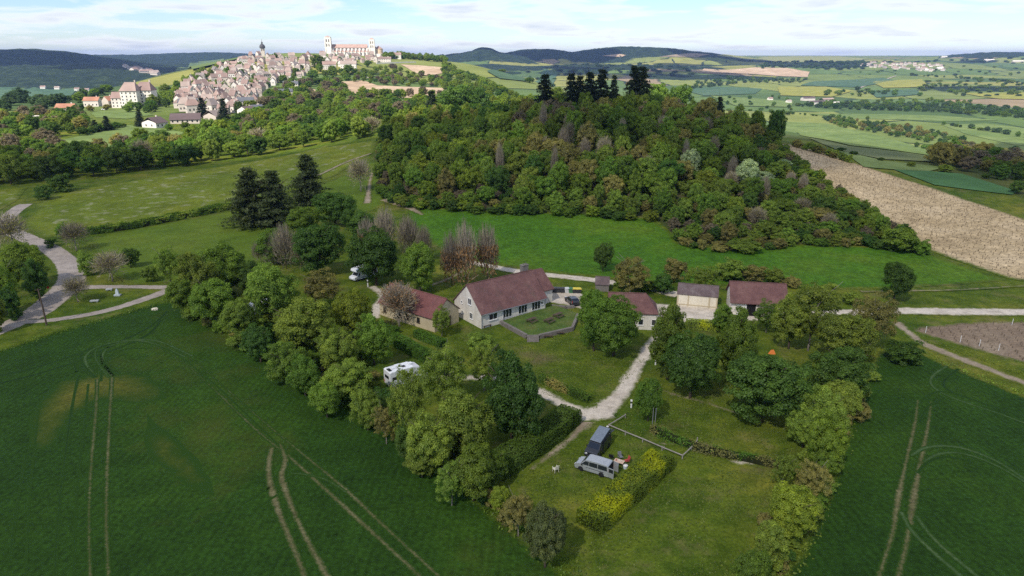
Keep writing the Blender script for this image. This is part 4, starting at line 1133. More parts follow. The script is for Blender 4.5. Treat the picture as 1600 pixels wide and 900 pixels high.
bush_row([(60, 392), (20, 420), (0, 470), (-30, 510)], 10, (3, 5), (2, 3.4), ['broad', 'olive', 'dark'], 'bush on the bank inside the road bend', 'bushes on the bank inside the road bend', off=1.2)
bush_row([(1235, 228), (1290, 243), (1330, 255)], 14, (3.5, 6), (2.4, 4.5), ['brown', 'olive'], 'brown scrub bush along the upper edge of the vineyard', 'scrub bushes along the vineyard edge', off=.8)

# ------------------------------------------------------------------ belt of trees beyond the meadow
gb = np.random.default_rng(33)
BELT = PX([(-60, 300), (0, 290), (100, 282), (200, 272), (330, 255), (420, 241), (500, 225), (580, 214), (600, 205), (560, 196), (480, 208), (380, 224), (300, 236), (200, 250), (100, 262), (0, 272), (-60, 278)])
bp = poisson(BELT, 8.5, gb); bp.sort(key=lambda p: p[1])
BL = {'broad': 'mid-green tree in the belt of trees beyond the flower meadow', 'dark': 'dark green tree in the belt of trees beyond the flower meadow',
      'olive': 'olive-green tree in the belt of trees beyond the flower meadow', 'bare': 'grey leafless tree in the belt of trees beyond the flower meadow', 'brown': 'brownish tree in the belt of trees beyond the flower meadow'}
for i, (x, y) in enumerate(bp):
    r = gb.random(); kind = 'broad' if r < .36 else 'dark' if r < .62 else 'olive' if r < .84 else 'bare' if r < .93 else 'brown'
    w = gb.uniform(8, 12); h = gb.uniform(7.5, 12)
    if i >= 90: rest.append((x, y, w, h, kind)); continue
    tree('meadow_belt_tree', ('far_' + kind) if kind != 'bare' else 'bare', x, y, w, h, BL[kind], group=KW.get(kind, kind) + ' trees of the belt beyond the meadow', trunk='bare' if kind == 'bare' else 'round')

# ------------------------------------------------------------------ woods far off that read as masses
PALW = {'broad': (0.070, 0.118, 0.020), 'dark': (0.034, 0.066, 0.020), 'olive': (0.110, 0.138, 0.030), 'lime': (0.125, 0.175, 0.024), 'brown': (0.105, 0.098, 0.040),
        'bare': (0.19, 0.165, 0.14), 'silver': (.1, .14, .09), 'copper': (0.10, 0.055, 0.032), 'bluish': (0.026, 0.050, 0.024)}
lowc = loww = None
WK = ['broad', 'dark', 'olive', 'lime', 'brown', 'bare', 'bluish']
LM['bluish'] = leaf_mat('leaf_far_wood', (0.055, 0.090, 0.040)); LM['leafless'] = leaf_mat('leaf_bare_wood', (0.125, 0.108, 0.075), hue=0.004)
def source_collection():
    c = bpy.data.collections.new('crown_sources'); lib = {}; n = 0
    for k in WK:
        m_ = LM['leafless'] if k == 'bare' else LM[k]
        for j in range(3):
            o = bpy.data.objects.new('s%03d' % n, CR['far_broad'][j][0]); c.objects.link(o)
            o.material_slots[0].link = 'OBJECT'; o.material_slots[0].material = m_
            lib.setdefault(k, []).append(n); n += 1
    return c, lib
SRC, SRCI = source_collection()
def scatter_nodes():
    g = bpy.data.node_groups.new('scatter_trees', 'GeometryNodeTree')
    g.interface.new_socket('Geometry', in_out='INPUT', socket_type='NodeSocketGeometry'); g.interface.new_socket('Geometry', in_out='OUTPUT', socket_type='NodeSocketGeometry')
    gi, go = N(g, 'NodeGroupInput'), N(g, 'NodeGroupOutput')
    ci = N(g, 'GeometryNodeCollectionInfo'); ci.inputs[0].default_value = SRC; ci.inputs['Separate Children'].default_value = True; ci.inputs['Reset Children'].default_value = True
    ip = N(g, 'GeometryNodeInstanceOnPoints'); ip.inputs['Pick Instance'].default_value = True
    def na(name, t): q = N(g, 'GeometryNodeInputNamedAttribute', data_type=t); q.inputs['Name'].default_value = name; return q.outputs['Attribute']
    L(g, gi.outputs[0], ip.inputs['Points']); L(g, ci.outputs[0], ip.inputs['Instance'])
    L(g, na('idx', 'INT'), ip.inputs['Instance Index']); L(g, na('scl', 'FLOAT_VECTOR'), ip.inputs['Scale'])
    e = N(g, 'FunctionNodeEulerToRotation'); L(g, na('rot', 'FLOAT_VECTOR'), e.inputs[0]); L(g, e.outputs[0], ip.inputs['Rotation'])
    L(g, ip.outputs[0], go.inputs[0]); return g
SCATTER = scatter_nodes()
def woods(name, items, lib=None, kind='stuff'):
    g = np.random.default_rng(5); n = len(items)
    xs = np.array([i[0] for i in items]); ys = np.array([i[1] for i in items]); hs = np.array([i[3] for i in items]); zs = H(xs, ys) - 0.05 * hs
    me = bpy.data.meshes.new(name); me.vertices.add(n); me.vertices.foreach_set('co', np.stack([xs, ys, zs], 1).astype(np.float32).ravel())
    idx = np.array([SRCI[i[4] if i[4] in SRCI else 'olive'][g.integers(3)] for i in items], np.int32)
    me.attributes.new('idx', 'INT', 'POINT').data.foreach_set('value', idx)
    ws = np.array([i[2] for i in items]); scl = np.stack([ws, ws * g.uniform(.85, 1.15, n), hs], 1)
    me.attributes.new('scl', 'FLOAT_VECTOR', 'POINT').data.foreach_set('vector', scl.astype(np.float32).ravel())
    rot = np.zeros((n, 3)); rot[:, 2] = g.uniform(0, 6.28, n)
    me.attributes.new('rot', 'FLOAT_VECTOR', 'POINT').data.foreach_set('vector', rot.astype(np.float32).ravel())
    o = link(name, me); md = o.modifiers.new('trees', 'NODES'); md.node_group = SCATTER
    return tag(o, kind=kind)
def scatter(pts, spacing, w, h, kinds, g=gb, dens=1.0):
    P = poisson(PX(pts), spacing, g); out = []
    for x, y in P:
        if g.random() > dens: continue
        s = g.uniform(.75, 1.2); out.append((x, y, g.uniform(*w) * s, g.uniform(*h) * s, kinds[g.integers(len(kinds))]))
    return out
def rowt(pts, spacing, w, h, kinds, g=gb, off=2.0, dens=1.0):
    C = catmull(PX(pts), 10); C = np.array(C); s = np.r_[0, np.cumsum(np.hypot(*np.diff(C, axis=0).T))]
    out = []
    for t in np.arange(0, s[-1], spacing):
        if g.random() > dens: continue
        k = g.uniform(.6, 1.25)
        out.append((np.interp(t, s, C[:, 0]) + g.normal() * off, np.interp(t, s, C[:, 1]) + g.normal() * off, g.uniform(*w) * k, g.uniform(*h) * k, kinds[g.integers(len(kinds))]))
    return out
MIX = ['broad', 'broad', 'dark', 'dark', 'olive', 'brown']
woods('woodland', rest, lowc)
sc_ = [(x, y, gb.uniform(3.2, 5.5), gb.uniform(2.2, 4.6), ['olive', 'brown', 'dark', 'broad', 'olive', 'bare'][gb.integers(6)]) for x, y in poisson(HILLWOOD, 3.3, gb) if y < 345]
woods('undergrowth', sc_)
BELTL = PX([(286, 474), (318, 496), (360, 520), (430, 559), (520, 609), (620, 671), (700, 735), (770, 792), (792, 770), (755, 728), (690, 668), (600, 612), (560, 560), (460, 500), (400, 470), (300, 440)])
BELTR = PX([(1345, 560), (1338, 600), (1312, 685), (1288, 760), (1240, 868), (1190, 920), (1150, 930), (1200, 840), (1250, 720), (1285, 620), (1310, 560)])
sc_ = [(x, y, gb.uniform(1.6, 3.0), gb.uniform(.9, 2.2), ['olive', 'dark', 'broad', 'olive', 'brown'][gb.integers(5)]) for P_ in (BELTL, BELTR) for x, y in poisson(P_, 1.7, gb) if gb.random() < .8]
woods('undergrowth', sc_)
w1 = scatter([(-60, 278), (100, 262), (260, 244), (300, 236), (250, 225), (180, 236), (110, 245), (75, 225), (140, 200), (120, 180), (40, 182), (-60, 186)], 10, (8, 13), (7, 12), MIX + ['bare'])
w1 += scatter([(300, 236), (400, 222), (480, 208), (560, 196), (640, 176), (640, 166), (560, 164), (480, 166), (420, 176), (360, 200), (300, 222)], 9.5, (8, 13), (8, 13), ['broad', 'broad', 'olive', 'lime', 'dark', 'bare'])
w1 += scatter([(640, 178), (700, 180), (780, 168), (840, 165), (840, 158), (760, 158), (690, 160), (640, 165)], 10, (8, 12), (8, 12), ['broad', 'dark', 'lime'])
w1 += rowt([(126, 212), (160, 205), (200, 197)], 7, (6, 8), (4, 6), ['dark'], off=1)
w1 += rowt([(130, 252), (180, 238), (250, 225)], 9, (8, 11), (6, 9), MIX, off=3)
w1 += scatter([(250, 206), (300, 200), (380, 198), (420, 186), (410, 182), (330, 198), (280, 203)], 10, (5, 8), (3.5, 6), MIX)
w1 += scatter([(120, 180), (180, 176), (250, 178), (250, 170), (190, 172), (110, 174)], 14, (7, 11), (5, 10), MIX, dens=.7)
woods('woodland', w1, lowc)
w2 = scatter([(410, 168), (520, 158), (640, 155), (690, 152), (690, 150), (600, 150), (545, 146), (530, 130), (480, 128), (440, 140), (410, 156)], 15, (10, 16), (8, 13), ['broad', 'olive', 'broad', 'dark', 'lime', 'bare'])
w2 += scatter([(540, 126), (600, 133), (695, 136), (690, 126), (670, 120), (640, 114), (615, 106), (560, 112), (530, 118)], 15, (9, 15), (7, 11), ['broad', 'olive', 'lime', 'bare'])
w2 += scatter([(600, 92), (650, 94), (696, 98), (700, 94), (660, 89), (610, 88)], 12, (12, 18), (10, 15), ['broad', 'broad', 'lime', 'olive'])
w2 += rowt([(600, 92), (640, 93), (692, 97)], 9, (13, 18), (12, 16), ['broad', 'lime', 'olive'], off=3)
w2 += scatter([(690, 100), (720, 112), (760, 128), (800, 146), (770, 155), (720, 148), (694, 140)], 15, (10, 16), (7, 11), ['lime', 'broad', 'olive', 'dark', 'olive'])
w2 += scatter([(240, 150), (290, 128), (330, 110), (345, 108), (320, 125), (280, 148), (262, 168), (235, 172)], 14, (9, 14), (8, 12), ['broad', 'lime', 'olive', 'dark'])
w2 += scatter([(440, 138), (470, 126), (520, 112), (560, 112), (540, 122), (480, 134)], 20, (10, 17), (8, 13), ['broad', 'dark', 'olive'], dens=.8)
w2 += rowt([(700, 112), (730, 120), (770, 138), (800, 150)], 14, (9, 13), (7, 10), ['lime', 'olive', 'dark'], off=4)
woods('woodland', w2, lowc)
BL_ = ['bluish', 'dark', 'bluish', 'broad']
w3 = scatter([(1240, 166), (1340, 172), (1450, 175), (1560, 182), (1680, 196), (1680, 176), (1600, 172), (1480, 164), (1380, 164), (1290, 160)], 17, (12, 19), (8, 14), BL_)
w3 += scatter([(1285, 186), (1340, 190), (1420, 200), (1480, 212), (1520, 228), (1500, 232), (1440, 222), (1380, 210), (1310, 198)], 13, (9, 15), (6, 11), ['dark', 'bluish', 'brown', 'broad'])
w3 += scatter([(1460, 262), (1480, 240), (1540, 238), (1620, 245), (1700, 262), (1700, 300), (1600, 290), (1520, 275)], 10, (8, 13), (7, 11), ['brown', 'bare', 'dark', 'broad', 'brown'])
w3 += rowt([(1440, 230), (1480, 240), (1540, 236), (1620, 236)], 10, (8, 12), (6, 9), ['dark', 'broad'], off=4)
w3 += rowt([(1480, 196), (1540, 205), (1600, 215), (1680, 230)], 14, (9, 14), (7, 10), BL_, off=4)
w3 += rowt([(1310, 236), (1380, 252), (1470, 268), (1560, 282)], 14, (4, 7), (2, 4), ['dark', 'olive'], off=1.5)
w3 += rowt([(1150, 172), (1200, 176), (1260, 180), (1350, 188)], 16, (8, 12), (5, 9), ['dark', 'broad'], off=4)
w3 += rowt([(1580, 300), (1600, 304), (1680, 312)], 8, (6, 9), (6, 9), ['dark'], off=2)
w3 += scatter([(1290, 150), (1340, 152), (1400, 150), (1400, 143), (1340, 141), (1290, 144)], 30, (13, 22), (9, 15), ['broad', 'dark', 'olive'], dens=.8)
w3 += scatter([(1430, 150), (1520, 152), (1620, 150), (1620, 130), (1520, 128), (1440, 136)], 42, (15, 24), (8, 13), ['broad', 'olive', 'bluish'], dens=.75)
w3 += scatter([(1320, 166), (1420, 166), (1520, 168), (1520, 160), (1420, 157), (1330, 158)], 26, (13, 19), (9, 13), ['lime', 'broad', 'olive'], dens=.8)
w3 += scatter([(1120, 175), (1240, 185), (1240, 160), (1200, 150), (1110, 155)], 48, (10, 17), (7, 12), ['broad', 'dark'], dens=.7)
w3 += scatter([(1080, 140), (1160, 130), (1250, 130), (1260, 124), (1170, 122), (1090, 128)], 30, (15, 24), (9, 15), BL_, dens=.9)
w3 += scatter([(1340, 118), (1420, 116), (1460, 112), (1480, 106), (1400, 108), (1340, 112)], 65, (15, 25), (7, 11), ['broad', 'olive'], dens=.55)
w3 += scatter([(1440, 130), (1650, 128), (1650, 108), (1500, 104), (1440, 118)], 90, (18, 30), (8, 12), ['broad', 'olive', 'bluish'], dens=.55)
w3 += rowt([(1420, 118), (1500, 122), (1600, 132), (1680, 140)], 28, (16, 24), (9, 13), ['broad', 'dark', 'olive'], off=10)
w3 += rowt([(1460, 135), (1540, 138), (1640, 142)], 24, (14, 22), (9, 13), ['broad', 'dark', 'olive'], off=10)
w3 += scatter([(1190, 108), (1350, 108), (1345, 97), (1200, 99)], 48, (26, 40), (11, 17), ['bluish', 'bluish', 'dark'])
w3 += rowt([(1350, 100), (1450, 97), (1560, 98), (1650, 100)], 50, (24, 40), (10, 15), BL_, off=25)
w3 += rowt([(1545, 93), (1580, 92), (1640, 93)], 40, (30, 44), (12, 18), BL_, off=30)
w3 += scatter([(780, 128), (850, 135), (870, 120), (820, 112), (770, 115)], 70, (18, 30), (9, 14), BL_, dens=.5)
w3 += scatter([(860, 118), (1000, 122), (1090, 118), (1060, 105), (940, 100), (860, 106)], 62, (28, 44), (11, 17), ['bluish'], dens=.55)
woods('woodland', w3, loww)
w4 = scatter([(-60, 186), (40, 180), (110, 172), (150, 160), (240, 148), (236, 140), (120, 152), (0, 165), (-60, 168)], 26, (12, 20), (8, 13), BL_, dens=.8)
w4 += rowt([(-60, 160), (40, 158), (130, 150), (180, 142)], 22, (14, 22), (8, 13), BL_, off=12)
woods('woodland', w4, loww)
# ------------------------------------------------------------------ building materials
def roof_mat(name, cols, rowf=2.6):
    m, nt, out = mat(name)
    oc = N(nt, 'ShaderNodeTexCoord').outputs['Object']
    n1 = noise(nt, 0.6, 4, oc, 0.7); n2 = noise(nt, 7.0, 3, oc, 0.7)
    c = ramp(nt, n1, [(0.3, cols[0]), (0.5, cols[1]), (0.72, cols[2])])
    c = mixc(nt, 1.0, c, ramp(nt, n2, [(0.28, (0.66,) * 3), (0.74, (1.34,) * 3)]), 'MULTIPLY')
    c = mixc(nt, mapr(nt, noise(nt, 0.35, 6, oc, 0.75), 0.54, 0.72, 0, 0.6), c, (0.085, 0.075, 0.058))
    wv = N(nt, 'ShaderNodeTexWave', bands_direction='Z'); wv.inputs['Scale'].default_value = rowf; wv.inputs['Distortion'].default_value = 0.6
    L(nt, oc, wv.inputs[0])
    c = mixc(nt, 1.0, c, ramp(nt, wv.outputs[1], [(0.0, (0.86,) * 3), (0.6, (1.05,) * 3)]), 'MULTIPLY')
    finish(nt, out, c, 0.85, 0.2, bump=wv.outputs[1], bstr=0.5, bdist=0.03); return m
def wall_mat(name, col, stain=(0.55, 0.52, 0.47), amt=0.45, sc=0.5):
    m, nt, out = mat(name)
    oc = N(nt, 'ShaderNodeTexCoord').outputs['Object']
    mp = N(nt, 'ShaderNodeMapping'); mp.inputs['Scale'].default_value = (1, 1, 0.35); L(nt, oc, mp.inputs[0])
    n1 = noise(nt, sc, 5, mp.outputs[0], 0.7); n2 = noise(nt, 5.0, 4, oc, 0.7)
    c = mixc(nt, mapr(nt, n1, 0.42, 0.70, 0, amt), col, tuple(a * b for a, b in zip(col, stain)))
    c = mixc(nt, 1.0, c, ramp(nt, n2, [(0.3, (0.85,) * 3), (0.7, (1.12,) * 3)]), 'MULTIPLY')
    finish(nt, out, c, 0.9, 0.15, bump=n2, bstr=0.25, bdist=0.03); return m
def house_wall_mat(name):
    m, nt, out = mat(name)
    oi = N(nt, 'ShaderNodeObjectInfo')
    c = ramp(nt, oi.outputs['Random'], [(0.0, (0.46, 0.395, 0.335)), (0.35, (0.54, 0.475, 0.41)), (0.65, (0.62, 0.56, 0.50)), (1.0, (0.72, 0.68, 0.63))])
    n = noise(nt, 0.8, 4)
    c = mixc(nt, 1.0, c, ramp(nt, n, [(0.3, (0.84,) * 3), (0.7, (1.1,) * 3)]), 'MULTIPLY'); finish(nt, out, c, 0.9, 0.1); return m
def house_roof_mat(name):
    m, nt, out = mat(name)
    oi = N(nt, 'ShaderNodeObjectInfo')
    c = ramp(nt, oi.outputs['Random'], [(0.0, (0.23, 0.170, 0.150)), (0.30, (0.29, 0.202, 0.176)), (0.60, (0.34, 0.235, 0.200)), (0.85, (0.37, 0.295, 0.255)), (1.0, (0.20, 0.175, 0.17))])
    n = noise(nt, 0.9, 5)
    c = mixc(nt, 1.0, c, ramp(nt, n, [(0.3, (0.72,) * 3), (0.7, (1.22,) * 3)]), 'MULTIPLY'); finish(nt, out, c, 0.85, 0.15); return m
M_ROOF = roof_mat('plum_roof_tile', [(0.112, 0.057, 0.053), (0.153, 0.077, 0.070), (0.194, 0.106, 0.092)])
M_ROOFR = roof_mat('red_roof_tile', [(0.135, 0.056, 0.052), (0.175, 0.072, 0.066), (0.205, 0.094, 0.084)])
M_ROOFG = roof_mat('grey_brown_roof_tile', [(0.10, 0.074, 0.074), (0.135, 0.098, 0.096), (0.20, 0.165, 0.158)])
M_WHITE = wall_mat('off_white_render', (0.70, 0.655, 0.575), amt=0.55)
M_CREAM = wall_mat('cream_render', (0.76, 0.69, 0.54), amt=0.35)
M_YELLOW = wall_mat('yellow_render', (0.54, 0.455, 0.30), amt=0.45)
M_STONE = wall_mat('grey_stone', (0.20, 0.18, 0.16), amt=0.6, sc=1.4)
M_WOODB = simple('dark_timber', (0.09, 0.062, 0.042), 0.8, var=0.3)
M_WOODG = simple('weathered_timber', (0.27, 0.245, 0.215), 0.85, var=0.25, scale=6)
M_FRAME = simple('white_frame', (0.72, 0.71, 0.68), 0.5, var=0.05)
M_GLASS = simple('window_glass', (0.018, 0.022, 0.026), 0.08, 0.6, var=0.1)
M_GUT = simple('zinc', (0.30, 0.30, 0.31), 0.45, 0.5, metal=0.4, var=0.1)
M_HW = house_wall_mat('town_wall'); M_HR = house_roof_mat('town_roof')

def gable(o, Lx, Wy, He, Hr, wall, roof, over=0.35, base=0.6, hip=(0, 0), thick=0.16, ridge=True, down=None):
    """walls and roof of a house centred on its root: length along x, front at -y"""
    b = MB(); x, y = Lx / 2, Wy / 2
    hx0, hx1 = hip
    V = [(-x, -y, -base), (x, -y, -base), (x, y, -base), (-x, y, -base), (-x, -y, He), (x, -y, He), (x, y, He), (-x, y, He)]
    Fc = [(0, 1, 5, 4), (2, 3, 7, 6)]
    if hx0 == 0: V.append((-x, 0, Hr - 0.02)); Fc.append((3, 0, 4, len(V) - 1, 7))
    else: Fc.append((3, 0, 4, 7))
    if hx1 == 0: V.append((x, 0, Hr - 0.02)); Fc.append((1, 2, 6, len(V) - 1, 5))
    else: Fc.append((1, 2, 6, 5))
    b.add(V, Fc); w = b.build('wall', wall, o)
    r = MB(); ox, oy = over * 0.6, over; sl = (Hr - He) / y; ze = He - oy * sl
    X0, X1 = -x - ox, x + ox; R0, R1 = X0 + hx0, X1 - hx1
    t = thick
    top = [(X0, -y - oy, ze), (X1, -y - oy, ze), (X1, y + oy, ze), (X0, y + oy, ze), (R0, 0, Hr), (R1, 0, Hr)]
    V = [(a, c, z + t) for a, c, z in top] + [(a, c, z + 0.012) for a, c, z in top]
    Fc = [(0, 1, 5, 4), (2, 3, 4, 5), (1, 2, 5), (3, 0, 4)]
    if hx0 == 0 and hx1 == 0: Fc = [(0, 1, 5, 4), (2, 3, 4, 5)]
    elif hx0 == 0: Fc = [(0, 1, 5, 4), (2, 3, 4, 5), (1, 2, 5)]
    elif hx1 == 0: Fc = [(0, 1, 5, 4), (2, 3, 4, 5), (3, 0, 4)]
    F2 = [tuple(i + 6 for i in f)[::-1] for f in Fc]
    rim = [(0, 1), (1, 2) if hx1 else None, (2, 3), (3, 0) if hx0 else None]
    if not hx1: rim += [(1, 5), (5, 2)]
    if not hx0: rim += [(3, 4), (4, 0)]
    F3 = [(q[0], q[0] + 6, q[1] + 6, q[1]) for q in rim if q]
    r.add(V, Fc + F2 + F3); rf = r.build('roof', roof, o)
    if ridge:
        k = MB(); n = max(4, int((R1 - R0) / 0.45)); 
        for i in range(n):
            a0 = R0 + (R1 - R0) * i / n; a1 = R0 + (R1 - R0) * (i + 0.96) / n
            k.tube((a0, 0, Hr + t - 0.02), (a1, 0, Hr + t - 0.02), 0.13, 0.115, 6)
        k.build('ridge_tile', roof, rf)
    return w, rf
def window(o, side, a, z, w, h, Lx, Wy, glass=None, frame=None, name='window', mull=1, sill=True, shutters=None):
    """window or glazed door standing 3 cm proud of the wall; side F/B/L/R, a = offset along the wall, z = bottom"""
    rot = {'F': 0, 'R': math.pi / 2, 'B': math.pi, 'L': -math.pi / 2}[side]
    d = {'F': Wy / 2, 'B': Wy / 2, 'L': Lx / 2, 'R': Lx / 2}[side]
    c, s = math.cos(rot), math.sin(rot)
    def place(q): q.location = (a * c + d * s, a * s - d * c, z); q.rotation_euler = (0, 0, rot); return q
    f = MB(); t = 0.07; e = -0.03
    f.box(0, e, t / 2, w, 0.09, t); f.box(0, e, h - t / 2, w, 0.09, t)
    f.box(-w / 2 + t / 2, e, h / 2, t, 0.09, h - 2 * t); f.box(w / 2 - t / 2, e, h / 2, t, 0.09, h - 2 * t)
    for i in range(mull): f.box(-w / 2 + w * (i + 1) / (mull + 1), e, h / 2, 0.06, 0.08, h - 2 * t)
    if sill: f.box(0, -0.07, -0.045, w + 0.2, 0.17, 0.07)
    fo = place(f.build(name, frame or M_FRAME, o))
    g = MB(); g.box(0, -0.012, h / 2, w - 2 * t + 0.01, 0.03, h - 2 * t + 0.01); g.build('pane', glass or M_GLASS, fo)
    if shutters:
        for sgn in (-1, 1):
            q = MB(); q.box(sgn * (w / 2 + w / 4 + 0.03), -0.03, h / 2, w / 2, 0.05, h); q.build('shutter', shutters, fo)
    return fo
def door(o, side, a, w, h, Lx, Wy, m, name='door'):
    rot = {'F': 0, 'R': math.pi / 2, 'B': math.pi, 'L': -math.pi / 2}[side]; d = Wy / 2 if side in 'FB' else Lx / 2
    c, s = math.cos(rot), math.sin(rot)
    b = MB(); b.box(0, -0.03, h / 2, w, 0.07, h)
    for i in range(3): b.box(-w / 2 + w * (i + .5) / 3, -0.075, h / 2, w / 3 - 0.04, 0.02, h - 0.2)
    q = b.build(name, m, o); q.location = (a * c + d * s, a * s - d * c, 0); q.rotation_euler = (0, 0, rot)
    k = MB(); k.tube((w * 0.36, -0.16, h * 0.5), (w * 0.36, -0.085, h * 0.5), 0.03, 0.03, 8); k.build('handle', M_GUT, q); return q
def chimney(rf, x, y, z0, z1, sx=0.7, sy=0.7, m=None):
    b = MB(); b.box(x, y, (z0 + z1) / 2, sx, sy, z1 - z0); b.box(x, y, z1 + 0.06, sx + 0.16, sy + 0.16, 0.12)
    for i in (-1, 1): b.tube((x + i * sx * .2, y, z1 + 0.12), (x + i * sx * .2, y, z1 + 0.42), 0.11, 0.09, 8)
    return b.build('chimney', m or M_STONE, rf)
def frame2(a, b):
    """rotation of an x axis running from ground point a to b"""
    return math.atan2(b.y - a.y, b.x - a.x)

# ------------------------------------------------------------------ the farmhouse
c0 = G(752, 514); c1 = G(852, 486.5); g1 = G(710, 486)
rzh = frame2(c0, c1)
LF = (c1 - c0).to_2d().length; ax = Vector((math.cos(rzh), math.sin(rzh))); nx_ = Vector((-ax.y, ax.x))
WF = 9.2
ctr = c0.to_2d() + ax * LF / 2 + nx_ * WF / 2
FH = thing('farmhouse', 'long off-white farmhouse with plum-coloured tiled roof facing the grass terrace', 'house', (ctr.x, ctr.y, 0), rzh)
He, Hr = 3.1, 7.3
w, rf = gable(FH, LF, WF, He, Hr, M_WHITE, M_ROOF)
for a in (-LF * 0.11, LF * 0.13, LF * 0.345):
    window(FH, 'F', a, 0.95, 2.15, 2.05, LF, WF, name='glazed_door', mull=2, sill=False)
window(FH, 'F', -LF * 0.325, 1.25, 1.9, 1.25, LF, WF, mull=1)
window(FH, 'F', LF * 0.44, 1.7, 0.5, 0.7, LF, WF, mull=0)
window(FH, 'L', 0.9, 3.7, 1.1, 1.25, LF, WF, mull=1); window(FH, 'L', 1.3, 1.0, 1.0, 1.2, LF, WF, mull=1)
window(FH, 'L', -1.8, 1.2, 0.55, 0.6, LF, WF, mull=0); window(FH, 'L', -1.9, 3.2, 0.5, 0.5, LF, WF, mull=0)
chimney(rf, LF / 2 - 1.3, 0.6, Hr - 0.9, Hr + 1.25, 1.5, 0.8)
for s in (-1,):
    b = MB(); b.tube((-LF / 2 + 0.1, -WF / 2 - 0.42, He - 0.30), (LF / 2, -WF / 2 - 0.42, He - 0.30), 0.07, 0.07, 8)
    for xx in (-LF / 2 + 0.12, -LF * 0.17, LF / 2 - 0.1): b.path([(xx, -WF / 2 - 0.40, He - 0.32), (xx, -WF / 2 - 0.09, He - 0.6), (xx, -WF / 2 - 0.09, 0)], [0.05, 0.05, 0.05], 7)
    b.build('gutter', M_GUT, FH)
# lower wing at the far end, part of the house
b = MB(); wl, ww = 4.6, 7.6; x0 = LF / 2 + 0.01; x1 = LF / 2 + wl; yc = 2.6
y0, y1 = yc - ww / 2, yc + ww / 2
b.add([(x0, y0, -.6), (x1, y0, -.6), (x1, y1, -.6), (x0, y1, -.6), (x0, y0, 3.1), (x1, y0, 3.1), (x1, y1, 3.1), (x0, y1, 3.1), (x1, yc, 6.2), (x0, yc, 6.2)],
      [(0, 1, 5, 4), (1, 2, 6, 8, 5), (2, 3, 7, 6), (3, 0, 4, 9, 7)])
wing = b.build('wing', M_WHITE, FH)
r = MB(); oy = .35; sl = 3.1 / (ww / 2); ze = 3.1 - oy * sl
T = [(x0, y0 - oy, ze), (x1 + .25, y0 - oy, ze), (x1 + .25, yc, 6.22), (x0, yc, 6.22), (x1 + .25, y1 + oy, ze), (x0, y1 + oy, ze)]
V = [(p[0], p[1], p[2] + .16) for p in T] + [(p[0], p[1], p[2] + .012) for p in T]
r.add(V, [(0, 1, 2, 3), (3, 2, 4, 5), (9, 8, 7, 6), (11, 10, 8, 9), (0, 6, 7, 1), (1, 7, 8, 2), (2, 8, 10, 4), (4, 10, 11, 5)])
r.build('wing_roof', M_ROOF, wing)
q = MB(); q.box(0, -.04, 1.05, 1.0, .07, 2.1); dd = q.build('door', M_FRAME, wing); dd.location = (LF / 2 + 2.6, y0, 0.05)
q = MB(); q.tube((.36, -.14, 1.05), (.36, -.06, 1.05), .03, .03, 8); q.build('handle', M_GUT, dd)

# ------------------------------------------------------------------ yellow barn
a0 = G(594, 492); a1 = G(672, 517)
rzb = frame2(a0, a1); LB = (a1 - a0).to_2d().length + 1.2; axb = Vector((math.cos(rzb), math.sin(rzb))); nb = Vector((-axb.y, axb.x))
WB = 6.6; cb_ = a0.to_2d() + axb * LB / 2 + nb * WB / 2
YB = thing('yellow_barn', 'long pale yellow barn with red tiled roof and small windows beside the farmhouse', 'barn', (cb_.x, cb_.y, 0), rzb)
gable(YB, LB, WB, 2.75, 5.5, M_YELLOW, M_ROOFR, over=0.3)
for i, f_ in enumerate((-0.40, -0.10, 0.02, 0.22)): window(YB, 'F', LB * f_, 0.95, 0.75, 1.05, LB, WB, mull=0 if i % 2 else 1, frame=M_WOODB)
door(YB, 'R', 0.6, 1.0, 2.05, LB, WB, M_WOODB)

# ------------------------------------------------------------------ small white house, white shed, long barn, hut
def box_house(name, label, cat, pl, pr, W_, He, Hr, wall, roof, hip=(0, 0), over=.3):
    A, B_ = G(*pl), G(*pr); rz = frame2(A, B_); Lh = (B_ - A).to_2d().length
    a_ = Vector((math.cos(rz), math.sin(rz))); n_ = Vector((-a_.y, a_.x)); c = A.to_2d() + a_ * Lh / 2 + n_ * W_ / 2
    o = thing(name, label, cat, (c.x, c.y, gz(c.x, c.y)), rz); gable(o, Lh, W_, He, Hr, wall, roof, hip=hip, over=over); return o, Lh, W_
SH, l_, w_ = box_house('cottage', 'small white house with plum hipped roof half hidden behind the chestnut tree', 'house', (950, 513), (1026, 516), 5.4, 3.4, 6.0, M_WHITE, M_ROOF, hip=(0, 2.2))
window(SH, 'F', l_ * 0.165, 0.9, 0.95, 1.2, l_, w_, mull=0); window(SH, 'F', l_ * 0.43, 0.9, 0.85, 1.2, l_, w_, mull=0); window(SH, 'F', -l_ * .2, 0.9, 0.95, 1.2, l_, w_, mull=1)
WS, l_, w_ = box_house('shed', 'cream-walled windowless shed with mottled grey-brown roof by the gravel yard', 'shed', (1057, 477), (1120, 483), 4.6, 2.5, 3.9, M_CREAM, M_ROOFG, over=.15)
q = MB()
for xx in (-l_ / 2 + .12, -l_ * .22, l_ * .3, l_ / 2 - .12): q.box(xx, -w_ / 2 - .03, 1.15, .24, .10, 2.2)
q.box(0, -w_ / 2 - .035, .35, l_ - .6, .05, .18)
q.build('pilaster', M_YELLOW, WS)
LBN, l_, w_ = box_house('long_barn', 'long barn with plum tiled roof, open doorway and white door by the gravel yard', 'barn', (1141, 492), (1226, 497), 6.6, 3.0, 5.7, M_WHITE, M_ROOF, over=.55)
